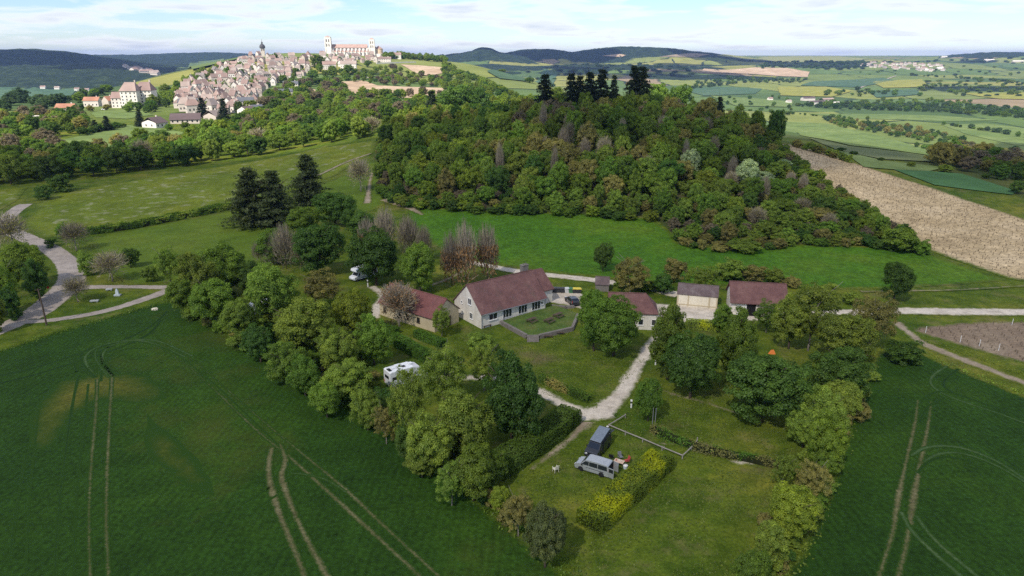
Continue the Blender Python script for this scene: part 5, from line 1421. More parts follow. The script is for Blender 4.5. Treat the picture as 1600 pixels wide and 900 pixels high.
q = MB(); q.box(0, -.02, 1.45, 1.9, .06, 2.9); dq = q.build('doorway', simple('dark_interior', (.008, .008, .008), .9), LBN); dq.location = (-l_ * .14, -w_ / 2, 0)
q = MB(); q.box(0, -.05, 1.4, 1.7, .08, 2.8); dq2 = q.build('door', M_FRAME, LBN); dq2.location = (-l_ * .30, -w_ / 2, 0)
q = MB(); q.tube((.6, -.17, 1.3), (.6, -.085, 1.3), .03, .03, 8); q.build('handle', M_GUT, dq2)
q = MB(); q.box(0, -.04, 1.4, 2.6, .08, 2.8); dq3 = q.build('door', M_WOODG, LBN); dq3.location = (l_ * .12, -w_ / 2, 0)
HT, l_, w_ = box_house('stone_hut', 'little stone hut with mossy tiled roof beside the back gravel road', 'hut', (930, 455), (951, 456), 3.0, 1.6, 2.7, M_STONE, M_ROOFG, over=.2)

# ------------------------------------------------------------------ grass terrace with its stone wall and steps
TZ = 0.75
tp = [G(783, 507), G(823, 529), G(842, 529), G(894, 517), G(903, 495), G(868, 482), G(848, 487)]
TP = [(p.x, p.y) for p in tp]
# wall runs from the house corner round to the yard, with a gap for the steps
def wall_run(pts, name, label, th=0.45, h=TZ + 0.08, m=M_STONE):
    b = MB()
    for i in range(len(pts) - 1):
        A, B_ = Vector(pts[i]), Vector(pts[i + 1]); d = (B_ - A); n = max(1, int(d.length / 0.6)); ang = math.atan2(d.y, d.x)
        for j in range(n):
            for k in range(3):
                s0 = d.length / n; cpt = A + d * ((j + .5 + (.25 if k % 2 else -.05)) / n)
                hh = h / 3; b.box(cpt.x, cpt.y, hh * k + hh / 2 - .02, s0 * 0.98, th * (1 + .12 * random.random()), hh * (.97), 0, ang + random.uniform(-.02, .02))
    return tag(b.build(name, m), label, 'wall')
wall_run([TP[0], TP[1]], 'retaining_wall', 'grey stone retaining wall of the terrace, between farmhouse corner and steps')
wall_run([TP[2], TP[3], TP[4]], 'retaining_wall', 'grey stone retaining wall of the terrace, from the steps round to the dark car')
wall_run([(G(862, 480).x, G(862, 480).y), (G(884, 482).x, G(884, 482).y), (G(897, 481).x, G(897, 481).y)], 'garden_wall', 'low grey stone wall between the yard and the grass terrace', h=.6)
drape('terrace_lawn', TP, field_mat('terrace_grass', [(0.055, 0.098, 0.020), (0.075, 0.115, 0.024), (0.11, 0.125, 0.035)], .3, .8, 3.0, edge=False, blotch=((.18, .14, .07), .5, .60, .74, .5)), 0, 1.0,
      lift=lambda x, y: np.full_like(x, TZ))
A, B_ = Vector(TP[1]), Vector(TP[2]); mid = (A + B_) / 2; d = (B_ - A).normalized(); n_ = Vector((d.y, -d.x)); wst = (B_ - A).length
b = MB()
for i in range(5):
    hh = TZ * (5 - i) / 5; cpt = mid + n_ * (0.16 + 0.32 * i); b.box(cpt.x, cpt.y, hh / 2, wst - .06, .318, hh, 0, math.atan2(d.y, d.x))
tag(b.build('stone_steps', M_STONE), 'grey stone steps leading up to the grass terrace', 'steps')

# ------------------------------------------------------------------ picnic tables and benches
def picnic_table(p, rz, z, label, group=None):
    o = thing('picnic_table', label, 'table', (p.x, p.y, z), rz, group)
    b = MB(); [b.box(0, -.30 + .15 * i, .74, 1.9, .135, .045) for i in range(5)]; b.build('tabletop', M_WOODB, o)
    for s in (-1, 1):
        b = MB(); [b.box(0, s * (.66 + .15 * i), .44, 1.9, .135, .045) for i in range(2)]; b.build('bench', M_WOODB, o)
    for s in (-1, 1):
        b = MB(); x = s * .68
        b.tube((x, -.30, .71), (x, -.72, 0), .05, .05, 6).tube((x, .30, .71), (x, .72, 0), .05, .05, 6)
        b.box(x, 0, .38, .07, 1.75, .08); b.build('leg', M_WOODB, o)
    return o
picnic_table(G(831, 509), rzh + .1, TZ, 'dark wooden picnic table on the terrace, closest to the steps')
picnic_table(G(858, 509.5), rzh + .15, TZ, 'dark wooden picnic table on the terrace, between the two others along the stone wall')
picnic_table(G(872, 501), rzh + .15, TZ, 'dark wooden picnic table on the terrace, closest to the dark car')
def bench(p, rz, z, label):
    o = thing('bench', label, 'bench', (p.x, p.y, z), rz)
    b = MB(); [b.box(0, -.14 + .14 * i, .45, 1.7, .125, .04) for i in range(3)]; b.build('seat', M_WOODB, o)
    for s in (-1, 1): b = MB(); b.box(s * .68, 0, .215, .09, .38, .43); b.build('leg', M_WOODB, o)
    return o
bench(G(761, 511.5), rzh, 0, 'dark bench against the farmhouse front wall'); bench(G(856, 528), rzh - .55, 0, 'dark bench below the terrace wall near the steps')
bench(G(874, 523), rzh - .55, 0, 'dark bench below the terrace wall away from the steps')

# ------------------------------------------------------------------ wheelie bins
M_BIN = simple('bin_grey', (.035, .038, .042), .5); M_LIDS = {'grey': simple('lid_grey', (.05, .052, .055), .5), 'yellow': simple('lid_yellow', (.65, .52, .06), .5), 'green': simple('lid_green', (.05, .16, .07), .5), 'white': simple('lid_white', (.55, .56, .55), .5)}
def bin_(p, rz, k, label):
    o = thing('wheelie_bin', label, 'bin', (p.x, p.y, .035), rz, 'bins beside the back road')
    b = MB(); V = []
    for z, s in ((.06, .36), (1.0, .5)): V += [(-s, -s, z), (s, -s, z), (s, s, z), (-s, s, z)]
    b.add([(x * 1.15, y, z) for x, y, z in V], [(3, 2, 1, 0), (4, 5, 6, 7), (0, 1, 5, 4), (1, 2, 6, 5), (2, 3, 7, 6), (3, 0, 4, 7)]); b.build('body', M_BIN if k in ('grey', 'yellow') else M_LIDS[k], o, bevel=.03)
    b = MB(); b.prism([(-.62, 1.01), (.62, 1.01), (.55, 1.09), (0, 1.14), (-.55, 1.09)], -.55, .55); b.build('lid', M_LIDS[k], o)
    for s in (-1, 1): b = MB(); b.tube((s * .44, .42, .1), (s * .5, .42, .1), .1, .1, 12); b.build('wheel', M_BIN, o)
for i, k in enumerate(('grey', 'grey', 'grey', 'grey', 'white', 'green', 'yellow', 'yellow')):
    u = (863, 868, 873, 879, 886, 892, 898, 904)[i]
    bin_(G(u, 456.5 + (u - 863) * .03), .05, k, {0: 'dark grey wheelie bin closest to the farmhouse in the row by the road', 1: 'dark grey wheelie bin, second from the farmhouse in the row by the road', 2: 'dark grey wheelie bin, third from the farmhouse in the row by the road',
        3: 'dark grey wheelie bin next to the pale one in the row by the road', 4: 'pale whitish wheelie bin in the row by the road', 5: 'green wheelie bin in the row by the road', 6: 'yellow-lidded bin next to the green bin', 7: 'yellow-lidded bin at the tree end of the row by the road'}[i])

# ------------------------------------------------------------------ vehicles
def paint(name, col, metal=.0, rough=.3):
    m, nt, out = mat(name); p = finish(nt, out, mixc(nt, 1.0, col, ramp(nt, noise(nt, 1.5, 4), [(.3, (.92,) * 3), (.7, (1.06,) * 3)]), 'MULTIPLY'), rough, .5, metal=metal)
    p.inputs['Coat Weight'].default_value = .5; p.inputs['Coat Roughness'].default_value = .12; return m
M_SILV = paint('silver_paint', (.40, .42, .43), .35, .34); M_DARKP = paint('black_blue_paint', (.016, .018, .022)); M_WHITEP = paint('white_gelcoat', (.74, .75, .75)); M_CARP = paint('dark_car_paint', (.018, .021, .028))
M_TYRE = simple('tyre', (.016, .016, .016), .85); M_RIM = simple('rim', (.32, .32, .33), .35, .5, metal=.6); M_PLAS = simple('black_plastic', (.022, .022, .024), .6)
M_LAMP = simple('headlight_lens', (.55, .57, .58), .12, .6); M_RED = simple('tail_lens', (.35, .02, .015), .25, .5); M_GREYR = simple('slate_blue_roof', (.15, .18, .22), .5)
M_TENT = simple('tent_canvas', (.055, .058, .065), .9)

def vehicle(name, label, cat, p, rz, prof, hw, belt, top_in, paintm, glass_sides, wind, rear, wheels, r=.33, z=0.0, doors_open=True, lamp_z=.75, lampx=None, split=None):
    """+x is forward. prof: side outline; hw half width; glass above belt leans in by top_in"""
    zt = max(q[1] for q in prof)
    def yy(zz): return hw - max(0, (zz - belt)) / (zt - belt) * top_in
    o = thing(name, label, cat, (p.x, p.y, z), rz)
    b = MB(); n = len(prof)
    V = [(x, -yy(zz), zz) for x, zz in prof] + [(x, yy(zz), zz) for x, zz in prof]
    b.add(V, [(i, (i + 1) % n, n + (i + 1) % n, n + i) for i in range(n)] + [tuple(range(n))[::-1], tuple(range(n, 2 * n))])
    b.build('body', paintm, o, bevel=.035)
    for s in (-1, 1):
        for poly in glass_sides:
            q = MB(); t0 = [(x, s * (yy(zz) + .012), zz) for x, zz in poly]; t1 = [(x, s * (yy(zz) - .02), zz) for x, zz in poly]; m_ = len(poly)
            q.add(t0 + t1, [tuple(range(m_)), tuple(range(m_, 2 * m_))] + [(i, (i + 1) % m_, m_ + (i + 1) % m_, m_ + i) for i in range(m_)]); q.build('window', M_GLASS, o)
    for nm, seg in (('windscreen', wind), ('rear_window', rear)):
        if seg is None: continue
        (xa, za), (xb, zb) = seg; dx, dz = xb - xa, zb - za; ln = math.hypot(dx, dz); nx, nz = -dz / ln, dx / ln
        if nm == 'windscreen': nx, nz = dz / ln, -dx / ln
        if nm == 'windscreen' and nx < 0: nx, nz = -nx, -nz
        if nm == 'rear_window' and nx > 0: nx, nz = -nx, -nz
        ya, yb = yy(za) - .10, yy(zb) - .10; e = .014
        q = MB(); V = [(xa + nx * e, -ya, za + nz * e), (xa + nx * e, ya, za + nz * e), (xb + nx * e, yb, zb + nz * e), (xb + nx * e, -yb, zb + nz * e)]
        V += [(x - nx * .05, y, zz - nz * .05) for x, y, zz in V]
        q.add(V, [(0, 1, 2, 3), (7, 6, 5, 4), (0, 1, 5, 4), (1, 2, 6, 5), (2, 3, 7, 6), (3, 0, 4, 7)]); q.build(nm, M_GLASS, o)
    for x in wheels:
        for s in (-1, 1):
            a = MB(); a.tube((x, s * (hw + .005), r + .02), (x, s * (hw - .1), r + .02), r * 1.2, r * 1.2, 20); a.build('wheel_arch', M_PLAS, o)
            w = link('wheel', None, o); w.location = (x, s * (hw - .06), r); w.empty_display_size = .2
            k = MB(); k.lathe([(r * .58, -.1), (r * .94, -.1), (r, -.06), (r, .06), (r * .94, .1), (r * .58, .1)], 24); t = k.build('tyre', M_TYRE, w, smooth=True); t.rotation_euler = (math.pi / 2, 0, 0)
            k = MB(); k.lathe([(.001, .05 * s), (r * .3, .07 * s), (r * .6, .06 * s), (r * .62, -.05 * s), (.001, -.05 * s)], 18); t = k.build('rim', M_RIM, w); t.rotation_euler = (math.pi / 2, 0, 0)
    fx = max(q[0] for q in prof); bx = min(q[0] for q in prof)
    for s in (-1, 1):
        q = MB(); q.box(fx - .06, s * (hw - .28), lamp_z, .2, .36, .17); q.build('headlight', M_LAMP, o, bevel=.03)
        q = MB(); q.box(bx + .02, s * (hw - .09), lamp_z + .35, .07, .13, .5); q.build('tail_light', M_RED, o, bevel=.015)
        q = MB(); q.box(fx - 1.15 if lampx is None else lampx, s * (hw + .13), belt + .08, .12, .22, .24); q.tube((fx - 1.12 if lampx is None else lampx, s * (hw - .05), belt + .02), (fx - 1.12 if lampx is None else lampx, s * (hw + .1), belt + .04), .025, .025, 6); q.build('wing_mirror', M_PLAS, o, bevel=.02)
    q = MB(); q.box(fx - .02, 0, .48, .14, hw * 1.9, .26); q.build('bumper', M_PLAS, o, bevel=.04)
    q = MB(); q.box(bx + .02, 0, .48, .14, hw * 1.9, .24); q.build('bumper', M_PLAS, o, bevel=.04)
    return o
VP = [(2.42, .28), (2.50, .52), (2.46, .86), (2.30, 1.02), (1.62, 1.20), (0.92, 1.86), (0.62, 1.95), (-.8, 1.98), (-2.25, 1.96), (-2.42, 1.84), (-2.50, 1.0), (-2.50, .28)]
VG = [[(1.45, 1.18), (1.36, 1.28), (.90, 1.72), (.42, 1.74), (.42, 1.16)], [(.34, 1.16), (.34, 1.74), (-.85, 1.75), (-.85, 1.16)], [(-.95, 1.16), (-.95, 1.75), (-2.2, 1.74), (-2.3, 1.16)]]
pf, pr = G(909, 739), G(954, 748)
# silver van: nose towards the white chair
rzs = math.atan2(G(908, 735).y - G(950, 748).y, G(908, 735).x - G(950, 748).x)
pc = (G(908, 735) + G(950, 748)) / 2; pv = Vector((pc.x, pc.y + .85, 0))
SV = vehicle('camper_van', 'silver van with grey roof and open rear door on the camping lawn', 'van', pv, rzs, VP, .97, 1.12, .14, M_SILV, VG, ((1.55, 1.25), (.97, 1.82)), None, (1.55, -1.50))
for y_, a in ((.95, R(100)), (-.95, R(-75))):
    q = MB(); q.box(-.0, -.42 * (1 if y_ > 0 else -1), 1.08, .06, .84, 1.45); q.box(-.035, -.42 * (1 if y_ > 0 else -1), 1.42, .02, .66, .55, 1)
    dr = q.build('rear_door', [M_SILV, M_GLASS], SV, bevel=0); dr.location = (-2.50, y_, 0); dr.rotation_euler = (0, 0, -a if y_ > 0 else -a)
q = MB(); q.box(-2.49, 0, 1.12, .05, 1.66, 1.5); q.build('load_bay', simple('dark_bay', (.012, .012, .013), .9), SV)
q = MB()
for s in (-1, 1): q.box(-.5, s * .955, .82, 2.6, .05, .05)
q.build('side_strip', M_PLAS, SV)
# dark van with pop-up roof
pfd, prd = G(924, 716), G(944, 694)
rzd = math.atan2(pfd.y - prd.y, pfd.x - prd.x); pcd = (pfd + prd) / 2
VPd = [(2.35, .28), (2.43, .52), (2.40, .95), (2.25, 1.08), (1.72, 1.20), (1.00, 1.84), (0.70, 1.90), (-.8, 1.92), (-2.2, 1.90), (-2.36, 1.80), (-2.43, 1.0), (-2.43, .28)]
DV = vehicle('camper_van', 'black camper van with raised grey-blue pop-up roof and open tailgate beside the silver van', 'van', Vector((pcd.x, pcd.y, 0)), rzd, VPd, .95, 1.12, .12, M_DARKP, VG, ((1.66, 1.26), (1.06, 1.78)), None, (1.5, -1.5))
q = MB(); V = [(.85, -.74, 1.93), (.85, .74, 1.93), (-1.95, .74, 1.93), (-1.95, -.74, 1.93), (-1.95, .74, 2.58), (-1.95, -.74, 2.58)]
q.add(V, [(0, 1, 2, 3), (0, 5, 4, 1), (2, 4, 5, 3), (1, 4, 2), (0, 3, 5)]); q.build('tent_side', M_TENT, DV)
q = MB(); q.prism([(.98, 1.95), (-2.05, 2.62), (-2.08, 2.70), (-1.9, 2.73), (.92, 2.10), (1.02, 2.02)], -.80, .80); q.build('pop_up_roof', M_GREYR, DV, bevel=.03)
q = MB(); q.box(-.62, 0, 0, 1.24, 1.66, .06); q.box(-.55, 0, .035, .8, 1.4, .02, 1); tg = q.build('tailgate', [M_DARKP, M_GLASS], DV); tg.location = (-2.40, 0, 1.86); tg.rotation_euler = (0, R(-8), 0)
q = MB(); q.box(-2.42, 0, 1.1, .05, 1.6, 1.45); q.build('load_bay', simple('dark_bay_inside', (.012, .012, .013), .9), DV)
q = MB(); q.box(-.2, .985, 1.05, 1.25, .05, 1.5); q.box(-.2, 1.018, 1.42, 1.05, .02, .5, 1); q.build('sliding_door', [M_DARKP, M_GLASS], DV)
# dark car by the bins
CP = [(2.1, .3), (2.18, .55), (2.08, .78), (1.15, .92), (.45, 1.42), (.1, 1.5), (-1.3, 1.52), (-1.85, 1.3), (-2.12, .95), (-2.15, .3)]
CG = [[(.98, .96), (.42, 1.36), (-.05, 1.4), (-.05, .95)], [(-.13, .95), (-.13, 1.41), (-1.05, 1.42), (-1.15, .95)], [(-1.22, .95), (-1.15, 1.41), (-1.4, 1.4), (-1.75, 1.1)]]
pcar = G(894, 474)
vehicle('parked_car', 'dark estate car parked in the yard behind the round tree', 'car', pcar, rzh + R(70), CP, .9, .92, .2, M_CARP, CG, ((1.1, .97), (.5, 1.42)), ((-1.92, 1.24), (-1.42, 1.5)), (1.35, -1.3), r=.32, z=.035, lampx=.9)

def motorhome(label, p, rz, body_l=5.6, over=True):
    o = thing('motorhome', label, 'motorhome', (p.x, p.y, 0), rz)
    b = MB(); prof = [(-3.3, .45), (-3.35, 1.6), (-3.3, 2.75), (-3.05, 2.9), (1.55, 2.9), (2.35, 2.72), (2.55, 2.3), (2.35, 2.02), (1.5, 1.95), (1.45, .45)] if over else [(-3.3, .45), (-3.35, 1.6), (-3.3, 2.75), (-3.05, 2.88), (.6, 2.88), (1.9, 2.45), (2.1, 2.2), (1.5, 2.05), (1.45, .45)]
    b.prism(prof, -1.12, 1.12); b.build('body', M_WHITEP, o, bevel=.06)
    b = MB(); b.prism([(1.46, .42), (3.15, .42), (3.25, .75), (3.05, 1.08), (2.35, 1.25), (1.75, 2.0), (1.46, 2.0)], -.98, .98); b.build('cab', M_WHITEP, o, bevel=.06)
    b = MB(); b.add([(2.36, -.82, 1.28), (2.36, .82, 1.28), (1.84, .78, 1.95), (1.84, -.78, 1.95), (2.30, -.82, 1.24), (2.30, .82, 1.24), (1.78, .78, 1.9), (1.78, -.78, 1.9)], [(0, 1, 2, 3), (7, 6, 5, 4), (0, 4, 5, 1), (1, 5, 6, 2), (2, 6, 7, 3), (3, 7, 4, 0)]); b.build('windscreen', M_GLASS, o)
    for s in (-1, 1):
        for x, w, z, h in ((-2.5, .95, 1.75, .5), (-.2, 1.1, 1.75, .5)):
            q = MB(); q.box(x, s * 1.125, z, w, .03, h); q.build('window', M_GLASS, o, bevel=.01)
        q = MB(); q.add([(2.2, s * .99, 1.28), (1.72, s * .99, 1.9), (1.55, s * .99, 1.9), (1.55, s * .99, 1.28), (2.2, s * .96, 1.28), (1.72, s * .96, 1.9), (1.55, s * .96, 1.9), (1.55, s * .96, 1.28)], [(0, 1, 2, 3), (7, 6, 5, 4), (0, 4, 5, 1), (1, 5, 6, 2), (2, 6, 7, 3), (3, 7, 4, 0)]); q.build('cab_window', M_GLASS, o)
        q = MB(); q.box(-.9, s * 1.125, .78, 4.6, .02, .16); q.build('stripe', simple('grey_stripe', (.18, .22, .3), .5), o)
        q = MB(); q.box(3.16, s * .72, .82, .16, .34, .2); q.build('headlight', M_LAMP, o, bevel=.02)
        q = MB(); q.box(-3.34, s * .98, .9, .06, .14, .4); q.build('tail_light', M_RED, o)
        for x in (2.35, -1.9):
            w = link('wheel', None, o); w.location = (x, s * .95, .34)
            k = MB(); k.lathe([(.2, -.1), (.32, -.1), (.34, -.06), (.34, .06), (.32, .1), (.2, .1)], 24); t = k.build('tyre', M_TYRE, w, smooth=True); t.rotation_euler = (math.pi / 2, 0, 0)
            k = MB(); k.lathe([(.001, .06 * s), (.2, .06 * s), (.2, -.05 * s)], 16); t = k.build('rim', M_RIM, w); t.rotation_euler = (math.pi / 2, 0, 0)
    q = MB(); q.box(-3.345, 0, 1.85, .03, 1.3, .5); q.build('rear_window', M_GLASS, o)
    for x, y, sx, sy, h in ((-2.2, .1, .7, .5, .12), (-.6, -.2, .5, .5, .10), (.7, .2, .6, .6, .12), (-1.3, .4, .9, .7, .22)):
        q = MB(); q.box(x, y, 2.9 + h / 2, sx, sy, h); q.build('roof_hatch', M_PLAS if h < .11 else M_WHITEP, o, bevel=.02)
    q = MB(); q.box(-2.95, -.1, 2.93, .5, 1.0, .05); q.build('solar_panel', M_GLASS, o)
    return o
pa, pb = G(610, 607), G(660, 592)
motorhome('white motorhome on the lawn, its roof partly covered by the yellow-green tree', (pa + pb) / 2 + Vector((0, .6, 0)), math.atan2(pb.y - pa.y, pb.x - pa.x), over=False)
pa, pb = G(545, 439), G(590, 430)
motorhome('white motorhome with overcab parked under the dark trees behind the yellow barn', (pa + pb) / 2, math.atan2(pa.y - pb.y, pa.x - pb.x) + .25)
# caravan among the trees
cv = G(409, 489)
CV = thing('caravan', 'white caravan showing through the leaves of the camp site trees', 'caravan', (cv.x, cv.y, 0), R(60))
b = MB(); b.prism([(-2.2, .45), (-2.3, 1.4), (-2.0, 2.4), (-1.6, 2.55), (1.6, 2.55), (2.1, 2.2), (2.3, 1.3), (2.2, .45)], -1.05, 1.05); b.build('body', M_WHITEP, CV, bevel=.06)
for s in (-1, 1):
    q = MB(); q.box(.4, s * 1.06, 1.6, 1.2, .03, .6); q.build('window', M_GLASS, CV)
    k = MB(); k.tube((0, s * .98, .33), (0, s * .8, .33), .33, .33, 18); k.build('wheel', M_TYRE, CV)
q = MB(); q.tube((2.2, .5, .5), (3.3, 0, .5), .04, .04, 6).tube((2.2, -.5, .5), (3.3, 0, .5), .04, .04, 6).tube((3.2, 0, .5), (3.2, 0, 0), .04, .04, 6); q.build('drawbar', M_GUT, CV)

SV.scale = (.88, .88, .88); DV.scale = (.92, .92, .95)
# ------------------------------------------------------------------ camping furniture
def legs4(o, sx, sy, h, m, r=.015):
    for x in (-1, 1):
        for y in (-1, 1): q = MB(); q.tube((x * sx * .9, y * sy * .9, h), (x * sx, y * sy, 0), r, r, 6); q.build('leg', m, o)
p = G(967, 728)
T_ = thing('camping_table', 'low camping table with a beige and pink cloth behind the silver van', 'table', (p.x, p.y, 0), rzs)
q = MB(); q.box(0, 0, .70, 1.25, .8, .04); q.build('tabletop', simple('beige_cloth', (.55, .40, .30), .8), T_, bevel=.01); legs4(T_, .55, .35, .69, M_GUT)
for i, (x, y, h, c, nm, lab) in enumerate(((-.3, .1, .22, (.7, .68, .6), 'jug', 'pale jug on the camping table'), (.05, -.12, .08, (.75, .7, .62), 'bowl', 'pale bowl on the camping table'), (.34, .12, .26, (.45, .12, .1), 'bottle', 'red bottle on the camping table'))):
    q = MB(); q.lathe([(.001, 0), (.09 if h < .1 else .06, 0), (.11 if h < .1 else .07, h * .6), (.1 if h < .1 else .035, h), (.001, h)], 14)
    oq = q.build(nm, simple(nm + '_glaze', c, .4), smooth=True); cc, ss = math.cos(rzs), math.sin(rzs)
    oq.location = (p.x + x * cc - y * ss, p.y + x * ss + y * cc, .72); tag(oq, lab, nm)
def camp_chair(px, rz, m, label):
    p = G(*px); o = thing('camping_chair', label, 'chair', (p.x, p.y, 0), rz)
    q = MB(); q.box(0, 0, .43, .52, .50, .03); q.build('seat', m, o, bevel=.01)
    q = MB(); q.box(0, 0, .28, .52, .03, .58); bk = q.build('backrest', m, o, bevel=.01); bk.location = (0, .25, .42); bk.rotation_euler = (R(-14), 0, 0)
    for s in (-1, 1): q = MB(); q.box(s * .29, .02, .64, .05, .46, .03); q.tube((s * .29, -.2, .63), (s * .27, -.2, .4), .012, .012, 6); q.build('armrest', M_PLAS, o)
    legs4(o, .26, .24, .43, M_GUT)
camp_chair((969.5, 718), R(20), simple('grey_canvas', (.17, .175, .19), .85), 'grey folding chair behind the camping table')
camp_chair((979, 724), R(-70), simple('red_canvas', (.40, .06, .055), .85), 'red folding chair at the end of the camping table')
camp_chair((955, 718), R(160), simple('black_canvas', (.015, .015, .017), .85), 'black folding chair between the two vans')
p = G(977, 732); CB = thing('cool_box', 'small pale blue-white bucket-shaped cool box on the grass by the red chair', 'cool box', (p.x, p.y, 0), 0)
q = MB(); q.lathe([(.001, .0), (.24, .0), (.29, .42), (.001, .42)], 20); q.build('body', simple('cool_body', (.55, .62, .70), .5), CB)
q = MB(); q.lathe([(.001, .50), (.2, .50), (.30, .47), (.30, .425), (.001, .425)], 20); q.build('lid', M_FRAME, CB)
q = MB(); q.path([(-.28, 0, .40), (-.2, 0, .62), (.2, 0, .62), (.28, 0, .40)], [.012] * 4, 6); q.build('handle', M_GUT, CB)
p = G(868, 737); WC = thing('garden_chair', 'cream plastic garden chair alone on the camping lawn', 'chair', (p.x, p.y, 0), R(-150))
M_CP = simple('cream_plastic', (.70, .66, .54), .45, var=.06)
q = MB(); q.box(0, 0, .42, .56, .52, .04); q.build('seat', M_CP, WC, bevel=.015)
q = MB()
for i in range(5): q.box(-.22 + .11 * i, 0, .26, .075, .03, .46)
q.box(0, 0, .52, .56, .035, .1); q.box(0, 0, .03, .56, .035, .06)
bk = q.build('backrest', M_CP, WC); bk.location = (0, .27, .44); bk.rotation_euler = (R(-12), 0, 0)
for s in (-1, 1): q = MB(); q.box(s * .30, 0, .66, .07, .54, .035); q.tube((s * .30, -.24, .65), (s * .29, -.26, .4), .022, .022, 6); q.build('armrest', M_CP, WC)
legs4(WC, .29, .27, .42, M_CP, .026)

# ------------------------------------------------------------------ low rail fence, poles, posts, bollards
fp = [G(977, 653), G(951, 669), G(1004, 691), G(1066, 717), G(1080, 704), G(1089, 693)]
FN = thing('rail_fence', 'low weathered timber rail fence around the bare patch near the vans', 'fence', fp[1], 0); o0 = fp[1]
for i in range(5):
    a, c = fp[i] - o0, fp[i + 1] - o0
    q = MB(); mid_ = (a + c) / 2; d = c - a; q.tube((a.x, a.y, .52), (mid_.x, mid_.y, .52 - .03), .085, .075, 8).tube((mid_.x, mid_.y, .49), (c.x, c.y, .52), .08, .085, 8); q.build('rail', M_WOODG, FN)
posts = [fp[0], fp[1], (fp[1] + fp[2]) / 2, fp[2], (fp[2] + fp[3]) / 2, fp[3], fp[4], fp[5]]
for a in posts: q = MB(); a = a - o0; q.tube((a.x, a.y, -.1), (a.x, a.y, .62 if a != posts[-1] - o0 else .9), .085, .08, 8); q.build('post', M_WOODG, FN)
q = MB(); a = (fp[2] + (fp[3] - fp[2]) * .55) - o0; q.tube((a.x, a.y, .3), (a.x + .25, a.y + 1.1, .05), .06, .05, 7); q.build('brace', M_WOODG, FN)
for du, lab in ((0, 'grey metal pole beside the drive, thinner twin at its side'), (4.2, 'slightly shorter grey pole of the pair beside the drive')):
    p = G(1019 + du, 666); q = MB(); q.tube((0, 0, -.1), (0, 0, 2.95 - du * .05), .055, .05, 10); q.tube((0, 0, 2.95 - du * .05), (0, 0, 3.0 - du * .05), .06, .03, 10); o = q.build('metal_pole', M_GUT); o.location = p; tag(o, lab, 'pole')
def hookup(px, label, h=1.25):
    p = G(*px); o = thing('hookup_post', label, 'post', p, 0)
    q = MB(); q.box(0, 0, h * .3, .2, .2, h * .6); q.build('base', M_FRAME, o, bevel=.01)
    q = MB(); q.box(0, 0, h * .70, .24, .24, h * .2); q.build('socket_panel', M_PLAS, o); q = MB(); q.box(0, 0, h * .9, .26, .26, h * .2); q.build('cap', M_FRAME, o, bevel=.02)
hookup((986, 637), 'white and black electric hook-up post where the drive meets the lawn'); hookup((1024, 570), 'white electric hook-up post under the tall tree right of the drive', .9)
hookup((575, 448), 'white service post beside the barn approach under the dark trees', 1.6); hookup((949, 671), 'stubby white post at the corner of the rail fence', .5)
p = G(73, 508)
UP = thing('utility_pole', 'dark timber utility pole standing on the verge of the road', 'pole', p, 0)
q = MB(); q.path([(0, 0, -.2), (.03, 0, 3.6), (-.06, .02, 7.2)], [.17, .145, .11], 10); q.build('shaft', M_WOODB, UP)
q = MB(); q.box(-.06, .02, 7.0, 1.0, .1, .1, 0, .6); [q.tube((-.06 + s * .4 * .82, .02 + s * .4 * .56, 7.05), (-.06 + s * .4 * .82, .02 + s * .4 * .56, 7.25), .04, .03, 8) for s in (-1, 1)]; q.build('crossarm', M_WOODB, UP)
p = G(78, 463); SG = thing('road_sign', 'small red round road sign on the outer verge of the road', 'sign', p, 0)
q = MB(); q.tube((0, 0, -.1), (0, 0, 2.2), .035, .035, 8); q.build('post', M_GUT, SG)
q = MB(); q.tube((0, -.04, 2.0), (0, -.06, 2.0), .32, .32, 20); q.build('sign_face', simple('sign_red', (.5, .03, .025), .5), SG)
for px, sc, lab in (((148, 472), 1.0, 'flat grey stone block on the grass triangle, closer to the road'), ((171, 454), .8, 'flat grey stone block on the grass triangle, beside the pale stone marker')):
    p = G(*px); q = MB(); q.box(0, 0, .32, 1.6 * sc, .7, .24, 0, .2); q.box(-.5 * sc, 0, .1, .25, .55, .2, 0, .2); q.box(.5 * sc, .1, .1, .25, .55, .2, 0, .2); o = q.build('stone_bench', simple('pale_stone', (.36, .37, .36), .8), bevel=.04); o.location = p; tag(o, lab, 'bench')
p = G(184, 462); SM = thing('stone_marker', 'pale blue-white stone marker with pointed top on the grass triangle', 'monument', p, 0)
q = MB(); q.box(0, 0, .15, 1.3, .8, .3); q.build('plinth', simple('marker_plinth', (.40, .43, .44), .8), SM, bevel=.03)
q = MB(); q.prism([(-.35, .3), (.35, .3), (.28, 1.1), (0, 1.7), (-.28, 1.1)], -.16, .16); q.build('slab', simple('marker_stone', (.52, .57, .58), .7), SM, bevel=.03)
p = G(1206, 553); TN = thing('tent', 'small orange tent on the grass behind the very large dark tree', 'tent', p, .4)
q = MB(); q.add([(-1.1, -.8, 0), (1.1, -.8, 0), (1.1, .8, 0), (-1.1, .8, 0), (-.7, 0, 1.6), (.7, 0, 1.5)], [(0, 1, 5, 4), (2, 3, 4, 5), (1, 2, 5), (3, 0, 4), (3, 2, 1, 0)]); q.build('flysheet', simple('orange_nylon', (.75, .22, .05), .6), TN)
q = MB(); q.add([(1.0, -.3, .05), (1.0, .3, .05), (.79, 0, 1.2), (1.03, -.3, .05), (1.03, .3, .05), (.82, 0, 1.2)], [(0, 1, 2), (5, 4, 3), (0, 3, 4, 1), (1, 4, 5, 2), (2, 5, 3, 0)]); q.build('entrance', M_TENT, TN); TN.scale = (.45, .45, .5)
p = G(242, 484); q = MB()
